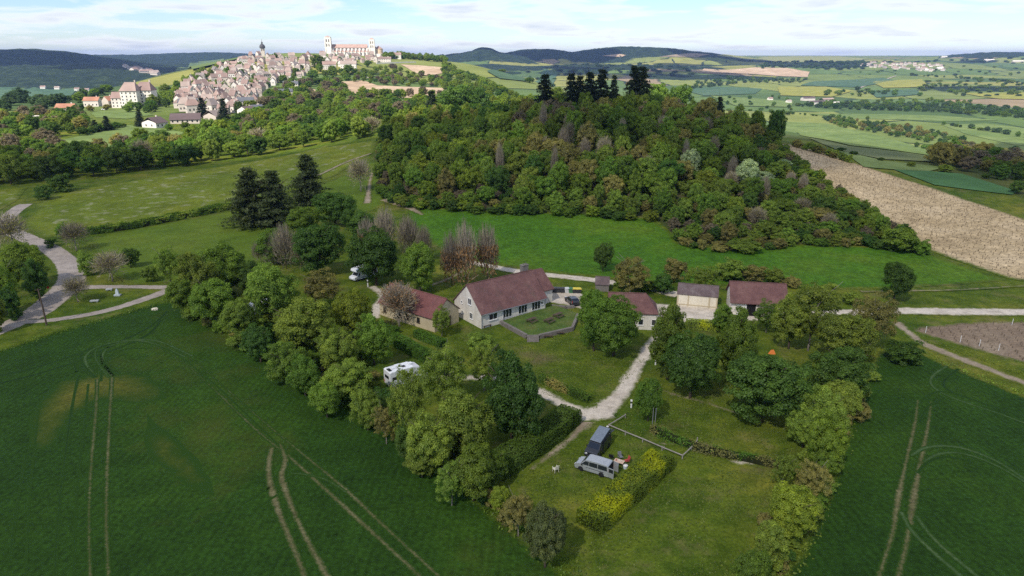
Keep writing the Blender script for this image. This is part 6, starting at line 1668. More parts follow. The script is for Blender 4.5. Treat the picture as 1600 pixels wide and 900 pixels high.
for i in range(14):
    a = i * 2.4; q.box(.5 * math.cos(a) * (i / 14), .4 * math.sin(a) * (i / 14), .12 + .1 * (1 - i / 14), .45, .3, .3, 0, a)
o = q.build('rubble_heap', M_CREAM); o.location = p; tag(o, 'little heap of pale rubble at the corner of the crop field by the lane', 'heap')

# ------------------------------------------------------------------ hedges
M_HCORE = simple('hedge_inside', (.022, .026, .012), .95, 0.05, var=.3)
def hedge(name, pts, w, h, kind, label, leaf=.14, dens=110, ragged=.12, mat2=None, mix=.35):
    C = catmull(PX(pts), 8); D = [C[0]]
    for q in C[1:]:
        if np.hypot(*(q - D[-1])) > .5: D.append(q)
    D = np.array(D); T = np.gradient(D, axis=0); T /= np.linalg.norm(T, axis=1)[:, None]; Nn = np.stack([-T[:, 1], T[:, 0]], 1)
    g = np.random.default_rng(int(abs(D[0, 0]) * 10)); ln = np.r_[0, np.cumsum(np.hypot(*np.diff(D, axis=0).T))]; tot = ln[-1]
    per = w + 2 * h; n = int(per * tot * dens) + int(2 * w * h * dens)
    s = g.uniform(-.3, tot + .3, n); a = g.uniform(0, per, n)
    cap = g.random(n) < (2 * w * h) / (per * tot + 2 * w * h)
    s = np.where(cap, np.where(g.random(n) < .5, -.15, tot + .15) + g.normal(size=n) * .08, s)
    off = np.where(a < h, -w / 2, np.where(a < h + w, a - h - w / 2, w / 2)); zz = np.where(a < h, a, np.where(a < h + w, h, per - a))
    off = np.where(cap, g.uniform(-w / 2, w / 2, n), off); zz = np.where(cap, g.uniform(0, h, n), zz)
    nr = np.where((a < h)[:, None], [[-1, 0, .3]], np.where((a < h + w)[:, None], [[0, 0, 1.0]], [[1, 0, .3]]))
    # rounded shoulders and an uneven clipped surface
    lump = (fbm(s / 1.6 + 9, a / 1.6, 3) - .5) * ragged * 4
    k = np.clip(1 - np.abs(zz - h) / .5, 0, 1); off = off * (1 - .10 * k * (np.abs(off) > w * .45)) + nr[:, 0] * lump; zz = zz + nr[:, 2] * lump + g.normal(size=n) * ragged * .25
    zz = np.maximum(zz, .05)
    bx = np.interp(s, ln, D[:, 0]); by = np.interp(s, ln, D[:, 1]); nxx = np.interp(s, ln, Nn[:, 0]); nyy = np.interp(s, ln, Nn[:, 1])
    tx = np.interp(s, ln, T[:, 0]); ty = np.interp(s, ln, T[:, 1]); ex = np.where(s < 0, s, np.where(s > tot, s - tot, 0))
    P = np.stack([bx + nxx * off + tx * ex, by + nyy * off + ty * ex, zz], 1)
    P[:, 2] += H(P[:, 0], P[:, 1])
    nw = np.stack([nxx * nr[:, 0], nyy * nr[:, 0], nr[:, 2]], 1) + g.normal(size=(n, 3)) * .5
    Q = leaf_quads(P, unit(nw), np.full(n, leaf), g)
    blot = fbm(s / 2.5 + 40, off / 2.5 + zz / 2.5, 3)
    lv = np.clip(.5 + (blot - .5) * 1.2 + g.normal(size=n) * .17, 0, 1)
    mi = ((blot + g.normal(size=n) * .08) > (1 - mix) * .72 + .12).astype(int) if mat2 else np.zeros(n, int)
    # woody core, well inside the leaves
    m = len(D); cw = w / 2 - .22; ch = h - .25; V = []
    for i in range(m):
        for oo, hz in ((-cw, .0), (-cw, ch), (cw, ch), (cw, .0)):
            x, y = D[i] + Nn[i] * oo; V.append((x, y, hz + gz(x, y)))
    V = np.array(V).reshape(m, 4, 3)
    CQ = [[V[i, j], V[i + 1, j], V[i + 1, (j + 1) % 4], V[i, (j + 1) % 4]] for i in range(m - 1) for j in range(3)] + [list(V[0]), list(V[-1])]
    Q = np.concatenate([Q, np.array(CQ)]); lv = np.r_[lv, np.full(len(CQ), .5)]; mi = np.r_[mi, np.full(len(CQ), 2)]
    me = quads_mesh(name, Q, [LM[kind], mat2 or LM[kind], M_HCORE], lv, mi)
    return tag(link(name, me), label, 'hedge')
hedge('hedge', [(922, 826), (968, 785), (1008, 750), (1034, 727)], 3.3, 1.95, 'lime', 'thick clipped yellow-green hedge beside the two camper vans', leaf=.13, dens=170, mat2=LM['yellow'], mix=.42, ragged=.09)
hedge('hedge', [(774, 742), (820, 712), (862, 682), (892, 656)], 3.4, 2.2, 'hedge', 'long dark green hedge between the big dark tree and the camping lawn', dens=120, mat2=LM['dark'])
hedge('hedge', [(614, 534), (640, 548), (672, 566)], 2.2, 1.6, 'hedge', 'clipped dark hedge between the yellow barn and the motorhome pitch')
hedge('hedge', [(652, 526), (672, 534), (694, 543)], 1.6, 1.3, 'hedge', 'short low hedge in front of the barn gable')
hedge('hedge', [(590, 512), (605, 518), (622, 523)], 1.6, 1.2, 'hedge', 'short low hedge under the pinkish tree along the yellow barn')
hedge('hedge', [(846, 596), (880, 611), (922, 629)], 1.2, 1.1, 'hedge', 'low dark hedge between the farm lawn and the gravel drive', mat2=LM['brown'])
hedge('hedge', [(1074, 512), (1100, 514), (1128, 517)], 2.2, 1.5, 'olive', 'low yellow-green hedge in front of the white shed yard', mat2=LM['yellow'], mix=.15)
hedge('hedge', [(1020, 674), (1060, 692), (1110, 708), (1160, 718), (1210, 730), (1245, 744)], 1.3, .95, 'brown', 'thin low brownish hedge running across the camping lawn below the very large dark tree', dens=60, ragged=.3, mat2=LM['hedge'], mix=.5)
hedge('hedgerow', [(100, 369), (190, 359), (300, 338), (375, 323)], 3.0, 1.7, 'hedge', 'uneven dark hedgerow between the flower meadow and the pasture', dens=34, leaf=.3, ragged=.4, mat2=LM['olive'], mix=.35)
# ------------------------------------------------------------------ town on the ridge
gt = np.random.default_rng(11)
def unit_house(hip):
    """shared meshes of a town house: 1 long, 1 deep, wall 1 high; scaled per house"""
    o = link('tmp', None); w, r = gable(o, 1.0, 1.0, 1.0, 1.55, M_HW, M_HR, over=.05, base=.8, hip=(hip, hip), thick=.03, ridge=False)
    b = MB(); b.box(.3, .08, 1.5, .07, .09, .45); c = b.build('chimney', M_HW, r)
    a = w.data, r.data, c.data
    for q in (c, r, w, o): bpy.data.objects.remove(q)
    return a
_w = MB(); _w.box(0, 0, 0, 1.1, .08, 1.6); _o = _w.build('window', simple('small_window', (.035, .037, .042), .3)); WIN = _o.data; bpy.data.objects.remove(_o)
UH = [unit_house(0), unit_house(0), unit_house(.22)]
M_DARKWIN = simple('dark_window', (.03, .032, .036), .3)
def town_house(x, y, rz, L_, W_, h, label, group=None, k=0, chim=True, roofm=None, wallm=None, wins=False, pitch=1.0, name='town_house', z=None):
    z = gz(x, y) if z is None else z
    o = thing(name, label, 'house', (x, y, z), rz, group)
    w, r, c = UH[k]
    wo = link('wall', w, o); wo.scale = (L_, W_, h)
    ro = link('roof', r, o); ro.scale = (L_, W_, h * pitch); ro.location.z = h * (1 - pitch)
    if chim: link('chimney', c, ro)
    if name == 'town_house' and not wins:
        for i in range(4):
            q = link('window', WIN, o); f_ = i < 3
            q.location = ((i - 1) * L_ * .3, -W_ / 2 - .03, h * gt.uniform(.35, .6)) if f_ else (-L_ / 2 - .03, gt.uniform(-.2, .2) * W_, h * .55); q.rotation_euler = (0, 0, 0 if f_ else math.pi / 2)
    for q, m_ in ((wo, wallm), (ro, roofm)):
        if m_: q.material_slots[0].link = 'OBJECT'; q.material_slots[0].material = m_
    if wins:
        n = max(2, int(L_ / 3.2)); fl = max(1, int(h / 2.9))
        for f_ in range(fl):
            for i in range(n): 
                b = MB(); b.box(-L_ / 2 + L_ * (i + .5) / n, -W_ / 2 - .03, 1.7 + f_ * 2.9, 1.0, .08, 1.4); b.build('window', M_DARKWIN, o)
        for i in range(2): b = MB(); b.box(-L_ / 2 - .03, (-1 + 2 * i) * W_ * .2, 1.8, .08, .9, 1.3); b.build('window', M_DARKWIN, o)
    return o
TOWN = np.array([(272, 166), (285, 146), (300, 130), (330, 112), (370, 98), (402, 90), (440, 90), (500, 90), (590, 91), (604, 96), (596, 100), (560, 102), (540, 104), (505, 104), (478, 114), (470, 124), (440, 132), (420, 140), (404, 156), (396, 176), (372, 180), (330, 176), (290, 178)], float)
pts = []
for yv in np.arange(90, 180, 3.6):
    for xu in np.arange(270, 605, 10.5):
        u, v = xu + gt.uniform(-4, 4), yv + gt.uniform(-1.5, 1.5)
        if poly_sd(np.array([u]), np.array([v]), TOWN)[0] < 0:
            p = G(u, v)
            if p.y < 560: continue
            if all((p.x - q[0]) ** 2 + (p.y - q[1]) ** 2 < 1e9 and ((p.x - q[0]) ** 2 + (p.y - q[1]) ** 2) > 11.0 ** 2 for q in pts): pts.append((p.x, p.y, u, v))
BAS = pix_at(547, 91, 1500)
M_SLATE = simple('blue_grey_slate', (.10, .105, .12), .6); M_ORANGE = simple('orange_tile', (.38, .18, .115), .8, var=.25, scale=1); M_PALEW = simple('pale_wall', (.68, .64, .57), .85); M_DKROOF = simple('dark_brown_tile', (.10, .072, .072), .8)
nt_ = 0
for x, y, u, v in pts:
    if abs(x - BAS[0]) < 62 and abs(y - BAS[1]) < 34: continue
    if math.hypot(x - 0, y) and nt_ > 285: break
    L_ = gt.uniform(6.8, 11.5); W_ = gt.uniform(5.6, 7.8); h = gt.uniform(4.6, 7.6)
    rz = gt.choice([0.0, math.pi / 2]) + gt.normal() * .38 + .2
    pos_ = 'lower' if v > 140 else 'middle' if v > 110 else 'upper'
    lab = {'lower': 'small pale stone house with red-brown roof low on the town hillside', 'middle': 'pale stone house with red-brown roof crowded on the middle of the town hillside', 'upper': 'pale stone house with red-brown roof near the crest of the town, by dome or basilica'}[pos_]
    town_house(x, y, rz, L_, W_, h, lab, 'stone houses on the ' + pos_ + ' slope of the town', k=int(gt.integers(3)), pitch=gt.uniform(1.0, 1.35)); nt_ += 1
# the houses of the lower town one can tell apart
def th(u, v, wpx, hpx, rz, label, depth=8.5, **kw):
    p = G(u, v); m = mpp(p.y, p.z); return town_house(p.x, p.y, rz, wpx * m, depth, hpx * m, label, wins=True, **kw)
th(106, 178, 27, 10, .05, 'isolated house with orange-red roof left of the large twin blocks', roofm=M_ORANGE)
th(60, 190, 20, 6, .5, 'low pale-roofed house half hidden by trees at the left edge of the town', roofm=M_PALEW, chim=False)
th(146, 166, 22, 9, .1, 'house with orange roof behind trees, left of the twin blocks', roofm=M_ORANGE)
th(172, 168, 14, 11, 1.2, 'narrow orange-roofed house right beside the twin blocks', roofm=M_ORANGE)
th(188, 168, 17, 15, .1, 'house with brown roof touching the left twin block', depth=10)
th(209, 168, 24, 26, .12, 'tall pale block with hipped red roof, left one of the twins', depth=15, k=2, wallm=M_PALEW, pitch=.8)
th(232, 166, 23, 25, .12, 'tall pale block with hipped red roof, right one of the twins', depth=15, k=2, wallm=M_PALEW, pitch=.8)
th(243, 199, 24, 8, 1.25, 'cream gabled house with dark brown roof at the lower edge of the town', roofm=M_DKROOF, depth=12, pitch=1.7)
th(292, 192, 42, 6.5, .25, 'long house with dark brown roof and row of skylights', roofm=M_DKROOF, depth=12, pitch=2.2)
th(336, 190, 20, 9, 1.2, 'grey stone gabled house right of the long skylight house', depth=12, pitch=1.6)
th(388, 182, 20, 10, 1.0, 'white gabled house with dark slate roof at the right of the lower town', roofm=M_DKROOF, wallm=M_PALEW, depth=13)
th(402, 178, 18, 9, .9, 'white house with dark slate roof farthest down the right of the town', roofm=M_SLATE, wallm=M_PALEW, depth=11)
th(296, 170, 28, 10, .2, 'white house with grey-blue roof above the long skylight house', roofm=M_SLATE, wallm=M_PALEW)
th(385, 168, 24, 10, .3, 'house with slate roof just above the two white houses', roofm=M_SLATE)
th(251, 224, 14, 11, 1.3, 'small grey house among trees in the field below the town', depth=9)
th(360, 212, 18, 8, .8, 'little brown-roofed house half hidden by trees below the white houses', depth=10)
th(545, 108, 24, 8, .1, 'long pale house with red roof below the basilica nave'); th(515, 109, 20, 8, .3, 'house with red roof below the basilica tower')
th(600, 97, 22, 5, .05, 'long low pale house at the basilica garden'); th(620, 92, 14, 6, .0, 'pale house standing by itself right of the basilica', wallm=M_PALEW)
th(447, 150, 20, 7, .4, 'grey flat-roofed house above the trees right of the town', roofm=M_SLATE)
th(455, 138, 22, 7, .2, 'grey house with pale roof right of the town', roofm=M_SLATE, wallm=M_PALEW)
p = G(297, 224)
for u, v, lab, m_ in ((296, 222, 'white car parked on the grass below the town', M_WHITEP), (163, 172, 'white car parked beside the garden left of the twin blocks', M_WHITEP)):
    p = G(u, v); vehicle('parked_car', lab, 'car', p, .3, CP, .9, .92, .2, m_, CG, ((1.1, .97), (.5, 1.42)), ((-1.92, 1.24), (-1.42, 1.5)), (1.35, -1.3), r=.32, z=p.z, lampx=.9)

# trees between the town houses
for i, (u, v, w_, h_, k, lab) in enumerate(((318, 184, 22, 30, 'spruce', 'dark conifer in front of the long skylight house'), (352, 192, 24, 36, 'spruce', 'dark conifer between the stone gabled house and the white houses'),
        (220, 198, 18, 26, 'spruce', 'blue-green conifer left of the cream gabled house'), (394, 146, 8, 14, 'spruce', 'slim dark conifer against the middle town houses'), (168, 204, 20, 22, 'spruce', 'dark conifer in the garden left of the cream gabled house'), (150, 206, 18, 18, 'spruce', 'short dark conifer in the garden left of the cream gabled house'))):
    p = G(u, v); m = mpp(p.y, p.z); tree('conifer_tree', k, p.x, p.y, w_ * m, h_ * m, lab, trunk='tall', z=p.z)
tt_ = []
for i in range(130):
    u, v = gt.uniform(275, 560), gt.uniform(95, 178)
    if poly_sd(np.array([u]), np.array([v]), TOWN)[0] < 2:
        p = G(u, v); s_ = gt.uniform(.7, 1.3); tt_.append((p.x, p.y, 8 * s_, 9 * s_, ['broad', 'dark', 'olive', 'lime'][i % 4]))
for u, v, s_ in ((497, 106, 2.2), (443, 130, 1.2), (430, 92, 1.0), (376, 108, 1.1), (500, 112, 1.3), (575, 105, 1.3), (463, 118, 1.2), (520, 122, 1.8), (545, 116, 1.6), (490, 124, 1.5)):
    p = G(u, v); tt_.append((p.x, p.y, 12 * s_, 11 * s_, 'broad'))
woods('woodland', tt_, lowc)
# ------------------------------------------------------------------ basilica
M_BST = simple('pale_limestone', (.74, .69, .63), .85, var=.12, scale=.25); M_BRF = simple('basilica_tile', (.37, .25, .21), .85, var=.15, scale=.3); M_BDK = simple('bell_opening', (.10, .09, .085), .8)
bz = 41.0
BA = thing('basilica', 'huge pale basilica with long red roof, flying buttresses and towers crowning the town', 'church', (BAS[0], BAS[1], bz), .12)
b = MB(); b.box(2, 0, 5, 76, 12, 28); b.build('nave', M_BST, BA)
b = MB(); b.prism([(0, 0)] * 0 or [(-7.2, 19), (7.2, 19), (0, 25.5)], -36, 40); q = b.build('nave_roof', M_BRF, BA); q.rotation_euler = (0, 0, math.pi / 2)
q.location = (0, 0, 0)
q.data.transform(__import__('mathutils').Matrix.Rotation(math.pi / 2, 4, 'Z') @ __import__('mathutils').Matrix.Rotation(0, 4, 'X')); q.rotation_euler = (0, 0, 0); q.data.update()
for s in (-1, 1):
    b = MB(); b.box(2, s * 9.2, 1, 74, 6.2, 20); ai = b.build('aisle', M_BST, BA)
    b = MB(); b.add([(-35.2, s * 12.6, 11), (39.2, s * 12.6, 11), (39.2, s * 6.1, 13.2), (-35.2, s * 6.1, 13.2), (-35.2, s * 12.6, 11.4), (39.2, s * 12.6, 11.4), (39.2, s * 6.1, 13.8), (-35.2, s * 6.1, 13.8)], [(3, 2, 1, 0), (4, 5, 6, 7), (0, 1, 5, 4), (1, 2, 6, 5), (2, 3, 7, 6), (3, 0, 4, 7)]); b.build('aisle_roof', M_BRF, ai)
for i in range(10):
    x = -31 + i * 7.4
    b = MB(); b.box(x, -13.4, 1.5, 1.5, 2.2, 23); b.prism([(0, 0)] * 0 or [(x - .5, 0), (x + .5, 0), (x + .5, .01), (x - .5, .01)], 0, .001) if False else None
    b.add([(x - .5, -13.3, 12.4), (x + .5, -13.3, 12.4), (x + .5, -6.1, 17.2), (x - .5, -6.1, 17.2), (x - .5, -13.3, 13.6), (x + .5, -13.3, 13.6), (x + .5, -6.1, 18.4), (x - .5, -6.1, 18.4)], [(3, 2, 1, 0), (4, 5, 6, 7), (0, 1, 5, 4), (1, 2, 6, 5), (2, 3, 7, 6), (3, 0, 4, 7)])
    b.build('buttress', M_BST, BA)
    b = MB(); b.box(x + 3.7, -6.03, 15.8, 2.2, .16, 4.2); b.build('window', M_BDK, BA)
    b = MB(); b.box(x + 3.7, -12.33, 7.2, 2.0, .16, 4.6); b.build('window', M_BDK, BA)
def tower(x, y, w_, h, cap, parent, wins=True):
    b = MB(); b.box(x, y, h / 2 - 6, w_, w_, h + 12)
    for s in (-1, 1):
        for r_ in (-1, 1): b.box(x + s * w_ * .47, y + r_ * w_ * .47, h / 2 - 6, w_ * .18, w_ * .18, h + 10)
    t = b.build('tower', M_BST, parent)
    for lv_ in (.62, .84):
        for dx_ in (-.2, .2): b = MB(); b.box(x + dx_ * w_, y - w_ / 2 - .05, h * lv_, w_ * .17, .3, h * .13); b.build('bell_opening', M_BDK, t)
    b = MB(); b.box(x, y, h + .3, w_ * 1.06, w_ * 1.06, .6); b.build('cornice', M_BST, t)
    if cap: b = MB(); v = w_ * .52; b.add([(x - v, y - v, h + .61), (x + v, y - v, h + .61), (x + v, y + v, h + .61), (x - v, y + v, h + .61), (x, y, h + cap)], [(0, 1, 4), (1, 2, 4), (2, 3, 4), (3, 0, 4), (3, 2, 1, 0)]); b.build('tower_roof', M_BRF, t)
    return t
tower(-40, -8, 11, 38, 3.2, BA); tower(-40, 8, 11, 25, 3.0, BA); tower(46, -10, 9.5, 34, 3.6, BA)
b = MB(); b.box(-40, 0, 10, 11.2, 9, 34); b.prism([(-4.9, 27), (4.9, 27), (0, 34)], -.5, .5) if False else None; fa = b.build('facade', M_BST, BA)
b = MB(); b.add([(-45.65, -4.5, 27), (-45.65, 4.5, 27), (-45.65, 0, 34), (-34.4, -4.5, 27), (-34.4, 4.5, 27), (-34.4, 0, 34)], [(0, 2, 1), (3, 4, 5), (0, 3, 5, 2), (1, 2, 5, 4), (0, 1, 4, 3)]); b.build('pediment', M_BST, fa)
b = MB(); b.box(46, 0, 5, 13, 24, 30); tr = b.build('transept', M_BST, BA)
b = MB(); b.add([(39.2, -12.6, 20), (52.8, -12.6, 20), (46, -12.6, 26), (39.2, 12.6, 20), (52.8, 12.6, 20), (46, 12.6, 26)], [(0, 1, 2), (3, 5, 4), (0, 2, 5, 3), (1, 4, 5, 2), (0, 3, 4, 1)]); b.build('transept_roof', M_BRF, tr)
b = MB(); b.lathe([(8.2, -9), (8.2, 17)], 18, c=(58, 0, 0)); b.box(54.5, 0, 4, 7, 16.2, 26); ap = b.build('apse', simple('golden_limestone', (.66, .50, .34), .85, var=.12, scale=.3), BA)
b = MB(); b.lathe([(8.8, 17.01), (.05, 23)], 18, c=(58, 0, 0)); b.build('apse_roof', M_BRF, ap)
b = MB(); b.lathe([(12.5, -9), (12.5, 8)], 22, c=(58, 0, 0)); b.build('ambulatory', M_BST, ap)
BA.scale = (1.03, 1.03, 1.06)
# domed clock tower
p = pix_at(412, 93, 1260); zt_ = gz(p[0], p[1])
DT = thing('clock_tower', 'old round-domed bell tower with dark lantern rising over the town roofs', 'tower', (p[0], p[1], zt_ - 1), .2)
b = MB(); b.box(0, 0, 7, 6.4, 6.4, 16); sh = b.build('shaft', M_HW, DT)
for dx_ in (-1.4, 1.4): b = MB(); b.box(dx_, -3.25, 12, 1.3, .2, 3.2); b.build('window', M_BDK, sh)
b = MB(); b.lathe([(4.9, 15.02), (5.0, 16.2), (4.6, 18.4), (3.5, 20.4), (1.7, 21.6), (1.3, 21.8), (1.3, 24.2), (1.0, 24.8), (.25, 26.2), (.12, 30)], 14); b.build('dome', simple('dome_slate', (.06, .058, .062), .6), DT, smooth=False)
# gardens' long wall below the basilica
b = MB(); A, B_ = G(588, 100), G(650, 98); d = B_ - A; n = 14
for i in range(n): c = A + d * ((i + .5) / n); b.box(c.x, c.y, gz(c.x, c.y), d.to_2d().length / n * .99, .8, 5, 0, math.atan2(d.y, d.x))
tag(b.build('garden_wall', M_PALEW), 'long pale terrace wall of the basilica garden', 'wall')

# ------------------------------------------------------------------ valley: hamlet, farm, scattered houses
ham = []
for i in range(900):
    u, v = gt.uniform(1345, 1480), gt.uniform(96, 112)
    if abs(v - (99 + (u - 1345) * .075)) > 5.5: continue
    p = G(u, v)
    if p.y > 5200 or p.y < 1800: continue
    if all((p.x - q.x) ** 2 + (p.y - q.y) ** 2 > 22 ** 2 for q in ham): ham.append(p)
    if len(ham) >= 62: break
for p in ham: town_house(p.x, p.y, gt.uniform(0, 3.1), gt.uniform(13, 24), gt.uniform(9, 12), gt.uniform(5, 8), 'tiny pale house of the far hamlet across the valley', 'houses of the hamlet across the valley', k=int(gt.integers(3)), chim=False, name='hamlet_house')
for u, v, w_, lab, rm in ((1475, 90, 9, 'white farmhouse on the far ridge above the hamlet', M_PALEW), (1545, 95, 16, 'pale long shed on the far right ridge', M_PALEW), (1590, 97, 18, 'pale quarry-side shed at the far right edge', M_PALEW), (1450, 111, 12, 'white-roofed shed beside the hamlet, lower one', M_PALEW),
        (1468, 108, 10, 'white-roofed shed beside the hamlet, upper one', M_PALEW)):
    p = G(u, v); m = mpp(p.y, p.z); town_house(p.x, p.y, .1, w_ * m, 14, 7, lab, roofm=rm, chim=False, name='shed')
for u, v, w_, h_, rz, lab, rm in ((1262, 157, 20, 4, .25, 'long barn with dark roof of the valley farm', M_DKROOF), (1278, 163, 34, 4, .3, 'longest dark-roofed barn of the valley farm', M_DKROOF), (1290, 159, 24, 4, .3, 'barn with pinkish roof of the valley farm', M_HR), (1303, 165, 18, 4, .25, 'pale-walled barn at the right end of the valley farm', M_PALEW)):
    p = G(u, v); m = mpp(p.y, p.z); town_house(p.x, p.y, rz, w_ * m, 16, h_ * m, lab, roofm=rm, chim=False, name='farm_barn', pitch=.8)
for u, v, lab in ((90, 140, 'white house in the far left valley beneath the dark hills'), (121, 142, 'small pale house in the far left valley, right of the white one'), (136, 143, 'tiny white house in the far left valley at the wood edge'), (68, 139, 'pale house in the far left valley, left of the white one'), (1232, 161, 'pale house beyond the vineyard in the valley, left of the farm'), (1203, 157, 'white sheds in the valley left of the farm')):
    p = G(u, v); m = mpp(p.y, p.z); town_house(p.x, p.y, .2, 7 * m, 11, 3.2 * m, lab, wallm=M_PALEW, chim=False, name='valley_house')
for i in range(12):
    u = 195 + i * 4.5 + gt.uniform(-2, 2); v = 105 + (i % 4) * 1.4 + (i * .8)
    p = G(u, v)
    if 2500 < p.y < 7500: town_house(p.x, p.y, gt.uniform(0, 3), 30, 18, 9, 'tiny pale house of the village deep in the far left valley', 'houses of the village in the far left valley', chim=False, name='hamlet_house')
# pale lane in the valley
ribbon('valley_road', PX([(1340, 139), (1362, 131), (1385, 124), (1400, 119)]), 7.0, M_ROAD, 1.6, step=12, nx=3)
ribbon('valley_road', PX([(525, 112), (555, 116), (575, 122), (600, 126)]), 5.0, M_ROAD, .8, step=6, nx=3)

# ------------------------------------------------------------------ vine stakes, rough verge grass
M_STAKE = simple('vine_wood', (.14, .105, .07), .9, .05, var=.4)
def stakes(name, poly, ang, row, step, hgt, wid, jitter=.25, off=.0):
    P = np.array(poly); c = P.mean(0); ca, sa = math.cos(ang), math.sin(ang); r_ = np.abs(P - c).max() * 1.5
    a = np.arange(-r_, r_, row); s = np.arange(-r_, r_, step); A_, S_ = np.meshgrid(a, s); A_ = A_.ravel(); S_ = S_.ravel() + gt.uniform(-jitter, jitter, A_.size)
    x = c[0] + S_ * ca - A_ * sa; y = c[1] + S_ * sa + A_ * ca
    k = (poly_sd(x, y, P) < -1.0) & (gt.random(x.size) < .85); x, y = x[k], y[k]; z = H(x, y)
    n = len(x); h = hgt * gt.uniform(.6, 1.2, n); t = gt.uniform(0, 3.14, n); Q = []
    for rot in (0, math.pi / 2):
        dx_, dy_ = np.cos(t + rot) * wid / 2, np.sin(t + rot) * wid / 2
        lx, ly = gt.normal(size=n) * .1, gt.normal(size=n) * .1
        Q.append(np.stack([np.stack([x - dx_, y - dy_, z - .05], 1), np.stack([x + dx_, y + dy_, z - .05], 1), np.stack([x + dx_ * .8 + lx, y + dy_ * .8 + ly, z + h], 1), np.stack([x - dx_ * .8 + lx, y - dy_ * .8 + ly, z + h], 1)], 1))
    return tag(link(name, quads_mesh(name, np.concatenate(Q), M_STAKE)), kind='stuff')
stakes('vines', vine, math.pi / 2 + .35, 1.9, 1.3, .5, .13, jitter=.9)
stakes('vines', vine2, math.pi / 2 - .35, 1.7, 1.3, .55, .10)
for i, (u, v) in enumerate(((1446, 520), (1500, 535), (1530, 541), (1560, 548), (1581, 508))):
    p = G(u, v); q = MB(); q.tube((0, 0, -.1), (0, 0, 1.3), .05, .045, 6); o = q.build('vine_post', M_FRAME); o.location = p
    tag(o, ('pale post at the corner of the lower vineyard', 'pale post on the lower vineyard edge, second from its corner', 'pale post on the lower vineyard edge, third from its corner', 'pale post on the lower vineyard edge, farthest from its corner', 'pale post at the road side of the lower vineyard')[i], 'post')
def verge(name, pts, w, dens, hgt, mat_):
    C = catmull(PX(pts), 10); C = np.array(C); s = np.r_[0, np.cumsum(np.hypot(*np.diff(C, axis=0).T))]; n = int(s[-1] * w * dens)
    t = gt.uniform(0, s[-1], n); x = np.interp(t, s, C[:, 0]) + gt.normal(size=n) * w * .4; y = np.interp(t, s, C[:, 1]) + gt.normal(size=n) * w * .4; z = H(x, y)
    clump = fbm(x / 1.5, y / 1.5, 3); h = hgt * (.4 + 1.3 * clump); P = np.stack([x, y, z + gt.uniform(0, 1, n) * h * .6], 1)
    Q = leaf_quads(P, unit(gt.normal(size=(n, 3)) + np.array([0, -.3, .3])), np.full(n, .2), gt)
    return tag(link(name, quads_mesh(name, Q, mat_, np.clip(clump + gt.normal(size=n) * .15, 0, 1))), kind='stuff')
verge('rough_grass', [(284, 476), (318, 499), (360, 522), (430, 561), (520, 611), (620, 673), (700, 737), (770, 795), (840, 849), (905, 918)], 1.8, 26, .45, LM['broad'])
verge('rough_grass', [(1364, 548), (1338, 610), (1312, 690), (1290, 762), (1242, 872), (1190, 925)], 1.6, 24, .5, LM['olive'])
verge('rough_grass', [(0, 549), (75, 524), (180, 494), (262, 471)], 1.3, 26, .4, LM['broad'])
verge('rough_grass', [(1380, 547), (1440, 550), (1478, 569), (1600, 616)], 1.2, 20, .35, LM['olive'])
verge('rough_grass', [(1440, 532), (1500, 550), (1600, 585)], 1.4, 14, .35, LM['olive'])

LAWNP = np.array(PX([(780, 745), (880, 672), (925, 660), (960, 665), (1020, 600), (1010, 560), (900, 520), (700, 520), (700, 560), (860, 620), (930, 640), (1000, 575), (1240, 560), (1270, 700), (1200, 830), (1120, 930), (900, 930), (880, 860)]))
lo, hi_l = LAWNP.min(0), LAWNP.max(0); n = 60000; x = gt.uniform(lo[0], hi_l[0], n); y = gt.uniform(lo[1], hi_l[1], n); cl = fbm(x / 2.2, y / 2.2, 4)
k = (poly_sd(x, y, LAWNP) < 0) & (cl > gt.uniform(.34, .62, n)); x, y, cl = x[k], y[k], cl[k]; n = len(x)
P = np.stack([x, y, gt.uniform(.03, .09, n)], 1)
tag(link('lawn_grass', quads_mesh('lawn_grass', leaf_quads(P, unit(gt.normal(size=(n, 3)) * .5 + np.array([0, -.35, 1.0])), np.full(n, .16), gt), leaf_mat('grass_tuft', (0.072, 0.096, 0.018), hue=.0), np.clip(gt.normal(.45, .25, n), 0, 1))), kind='stuff')
# ------------------------------------------------------------------ clouds out of view, added to shade the farm and parts of the valley
def shade_cloud_mat(clear):
    m, nt, out = mat('shade_cloud')
    d = N(nt, 'ShaderNodeBsdfDiffuse'); d.inputs[0].default_value = (.85, .85, .86, 1)
    t = N(nt, 'ShaderNodeBsdfTranslucent'); t.inputs[0].default_value = (.9, .9, .9, 1)
    p = N(nt, 'ShaderNodeBsdfTransparent'); p.inputs[0].default_value = (1, 1, 1, 1)
    a = N(nt, 'ShaderNodeMixShader'); a.inputs[0].default_value = .5; L(nt, d.outputs[0], a.inputs[1]); L(nt, t.outputs[0], a.inputs[2])
    b = N(nt, 'ShaderNodeMixShader'); b.inputs[0].default_value = clear; L(nt, a.outputs[0], b.inputs[1]); L(nt, p.outputs[0], b.inputs[2])
    L(nt, b.outputs[0], out.inputs['Surface']); return m
CLOUD_CLEAR = 0.58
M_CLOUD = shade_cloud_mat(CLOUD_CLEAR); M_SHADECLOUDD = shade_cloud_mat(.25)
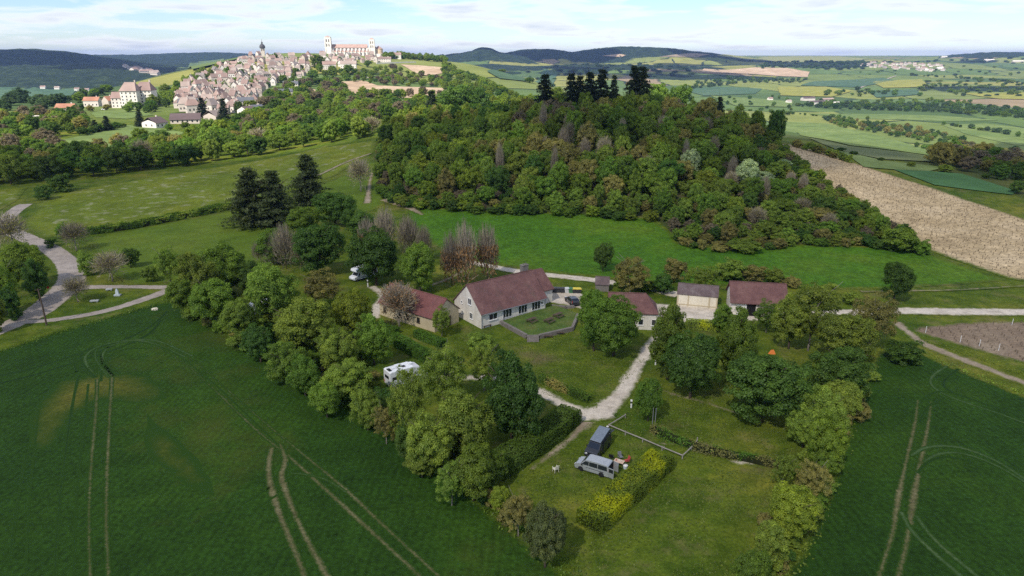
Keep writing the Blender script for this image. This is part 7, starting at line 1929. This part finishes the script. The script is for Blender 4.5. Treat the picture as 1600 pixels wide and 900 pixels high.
def shade_cloud(gx, gy, gzv, rx, ry, seed, alt=900.0, n=26, m_=None):
    """unseen cumulus added so that its shadow falls on ground point (gx, gy)"""
    t = (alt - gzv) / SDIR.z; cx, cy = gx + SDIR.x * t, gy + SDIR.y * t
    g = np.random.default_rng(seed); bm = bmesh.new()
    for i in range(n):
        a = g.uniform(0, 6.283); rr = math.sqrt(g.random()); s = (1 - .35 * rr)
        r_ = .30 * min(rx, ry) * s * g.uniform(.8, 1.3)
        ret = bmesh.ops.create_icosphere(bm, subdivisions=3, radius=1.0)
        ctr_ = Vector((math.cos(a) * rr * rx * .85, math.sin(a) * rr * ry * .85, g.uniform(0, .3) * r_))
        for v in ret['verts']:
            k = 1 + .25 * (float(fbm(np.array([v.co.x * 2 + i]), np.array([v.co.y * 2 + v.co.z]), 2)[0]) - .5)
            v.co = ctr_ + Vector((v.co.x * r_ * 1.25 * k, v.co.y * r_ * 1.25 * k, max(v.co.z, -.25) * r_ * .55 * k))
    me = bpy.data.meshes.new('shade_cloud'); bm.to_mesh(me); bm.free(); me.shade_smooth(); me.materials.append(m_ or M_CLOUD)
    o = link('shade_cloud', me); o.location = (cx, cy, alt); rm = o.modifiers.new('union', 'REMESH'); rm.mode = 'VOXEL'; rm.voxel_size = min(rx, ry) / 9; return tag(o, kind='stuff')
# unseen clouds, placed back along the sun from the ground they shade
shade_cloud(20, 120, 0, 330, 250, 1, n=44)
shade_cloud(130, 330, 10, 160, 110, 2, n=18)
shade_cloud(-1900, 3300, 20, 1500, 800, 3, alt=1100, n=34, m_=M_SHADECLOUDD)
shade_cloud(900, 4700, 60, 1500, 600, 4, alt=1200, n=30, m_=M_SHADECLOUDD)
shade_cloud(900, 900, -60, 300, 160, 5, n=14)
shade_cloud(1500, 1500, -70, 420, 180, 6, n=14)
shade_cloud(300, 3300, -30, 900, 350, 7, alt=1100, n=20, m_=M_SHADECLOUDD)

# ------------------------------------------------------------------ the air
hm, hnt, hout = mat('air')
pv_ = N(hnt, 'ShaderNodeVolumePrincipled'); pv_.inputs['Density'].default_value = 0.000048; pv_.inputs['Color'].default_value = (.33, .48, 1.0, 1); pv_.inputs['Anisotropy'].default_value = .25
L(hnt, pv_.outputs[0], hout.inputs['Volume'])
b = MB(); b.box(0, 7700, 0, 33600, 17600, 1); hz = b.build('haze', hm)
zs_ = [v.co.z for v in bpy.data.objects['ground'].data.vertices]
lo_, hi_ = min(zs_) - 1.0, max(max(zs_) + 22, CAMZ + 20)
for v in hz.data.vertices: v.co.z = lo_ if v.co.z < 0 else hi_
hm.cycles.homogeneous_volume = True if hasattr(hm.cycles, 'homogeneous_volume') else None
tag(hz, kind='stuff')
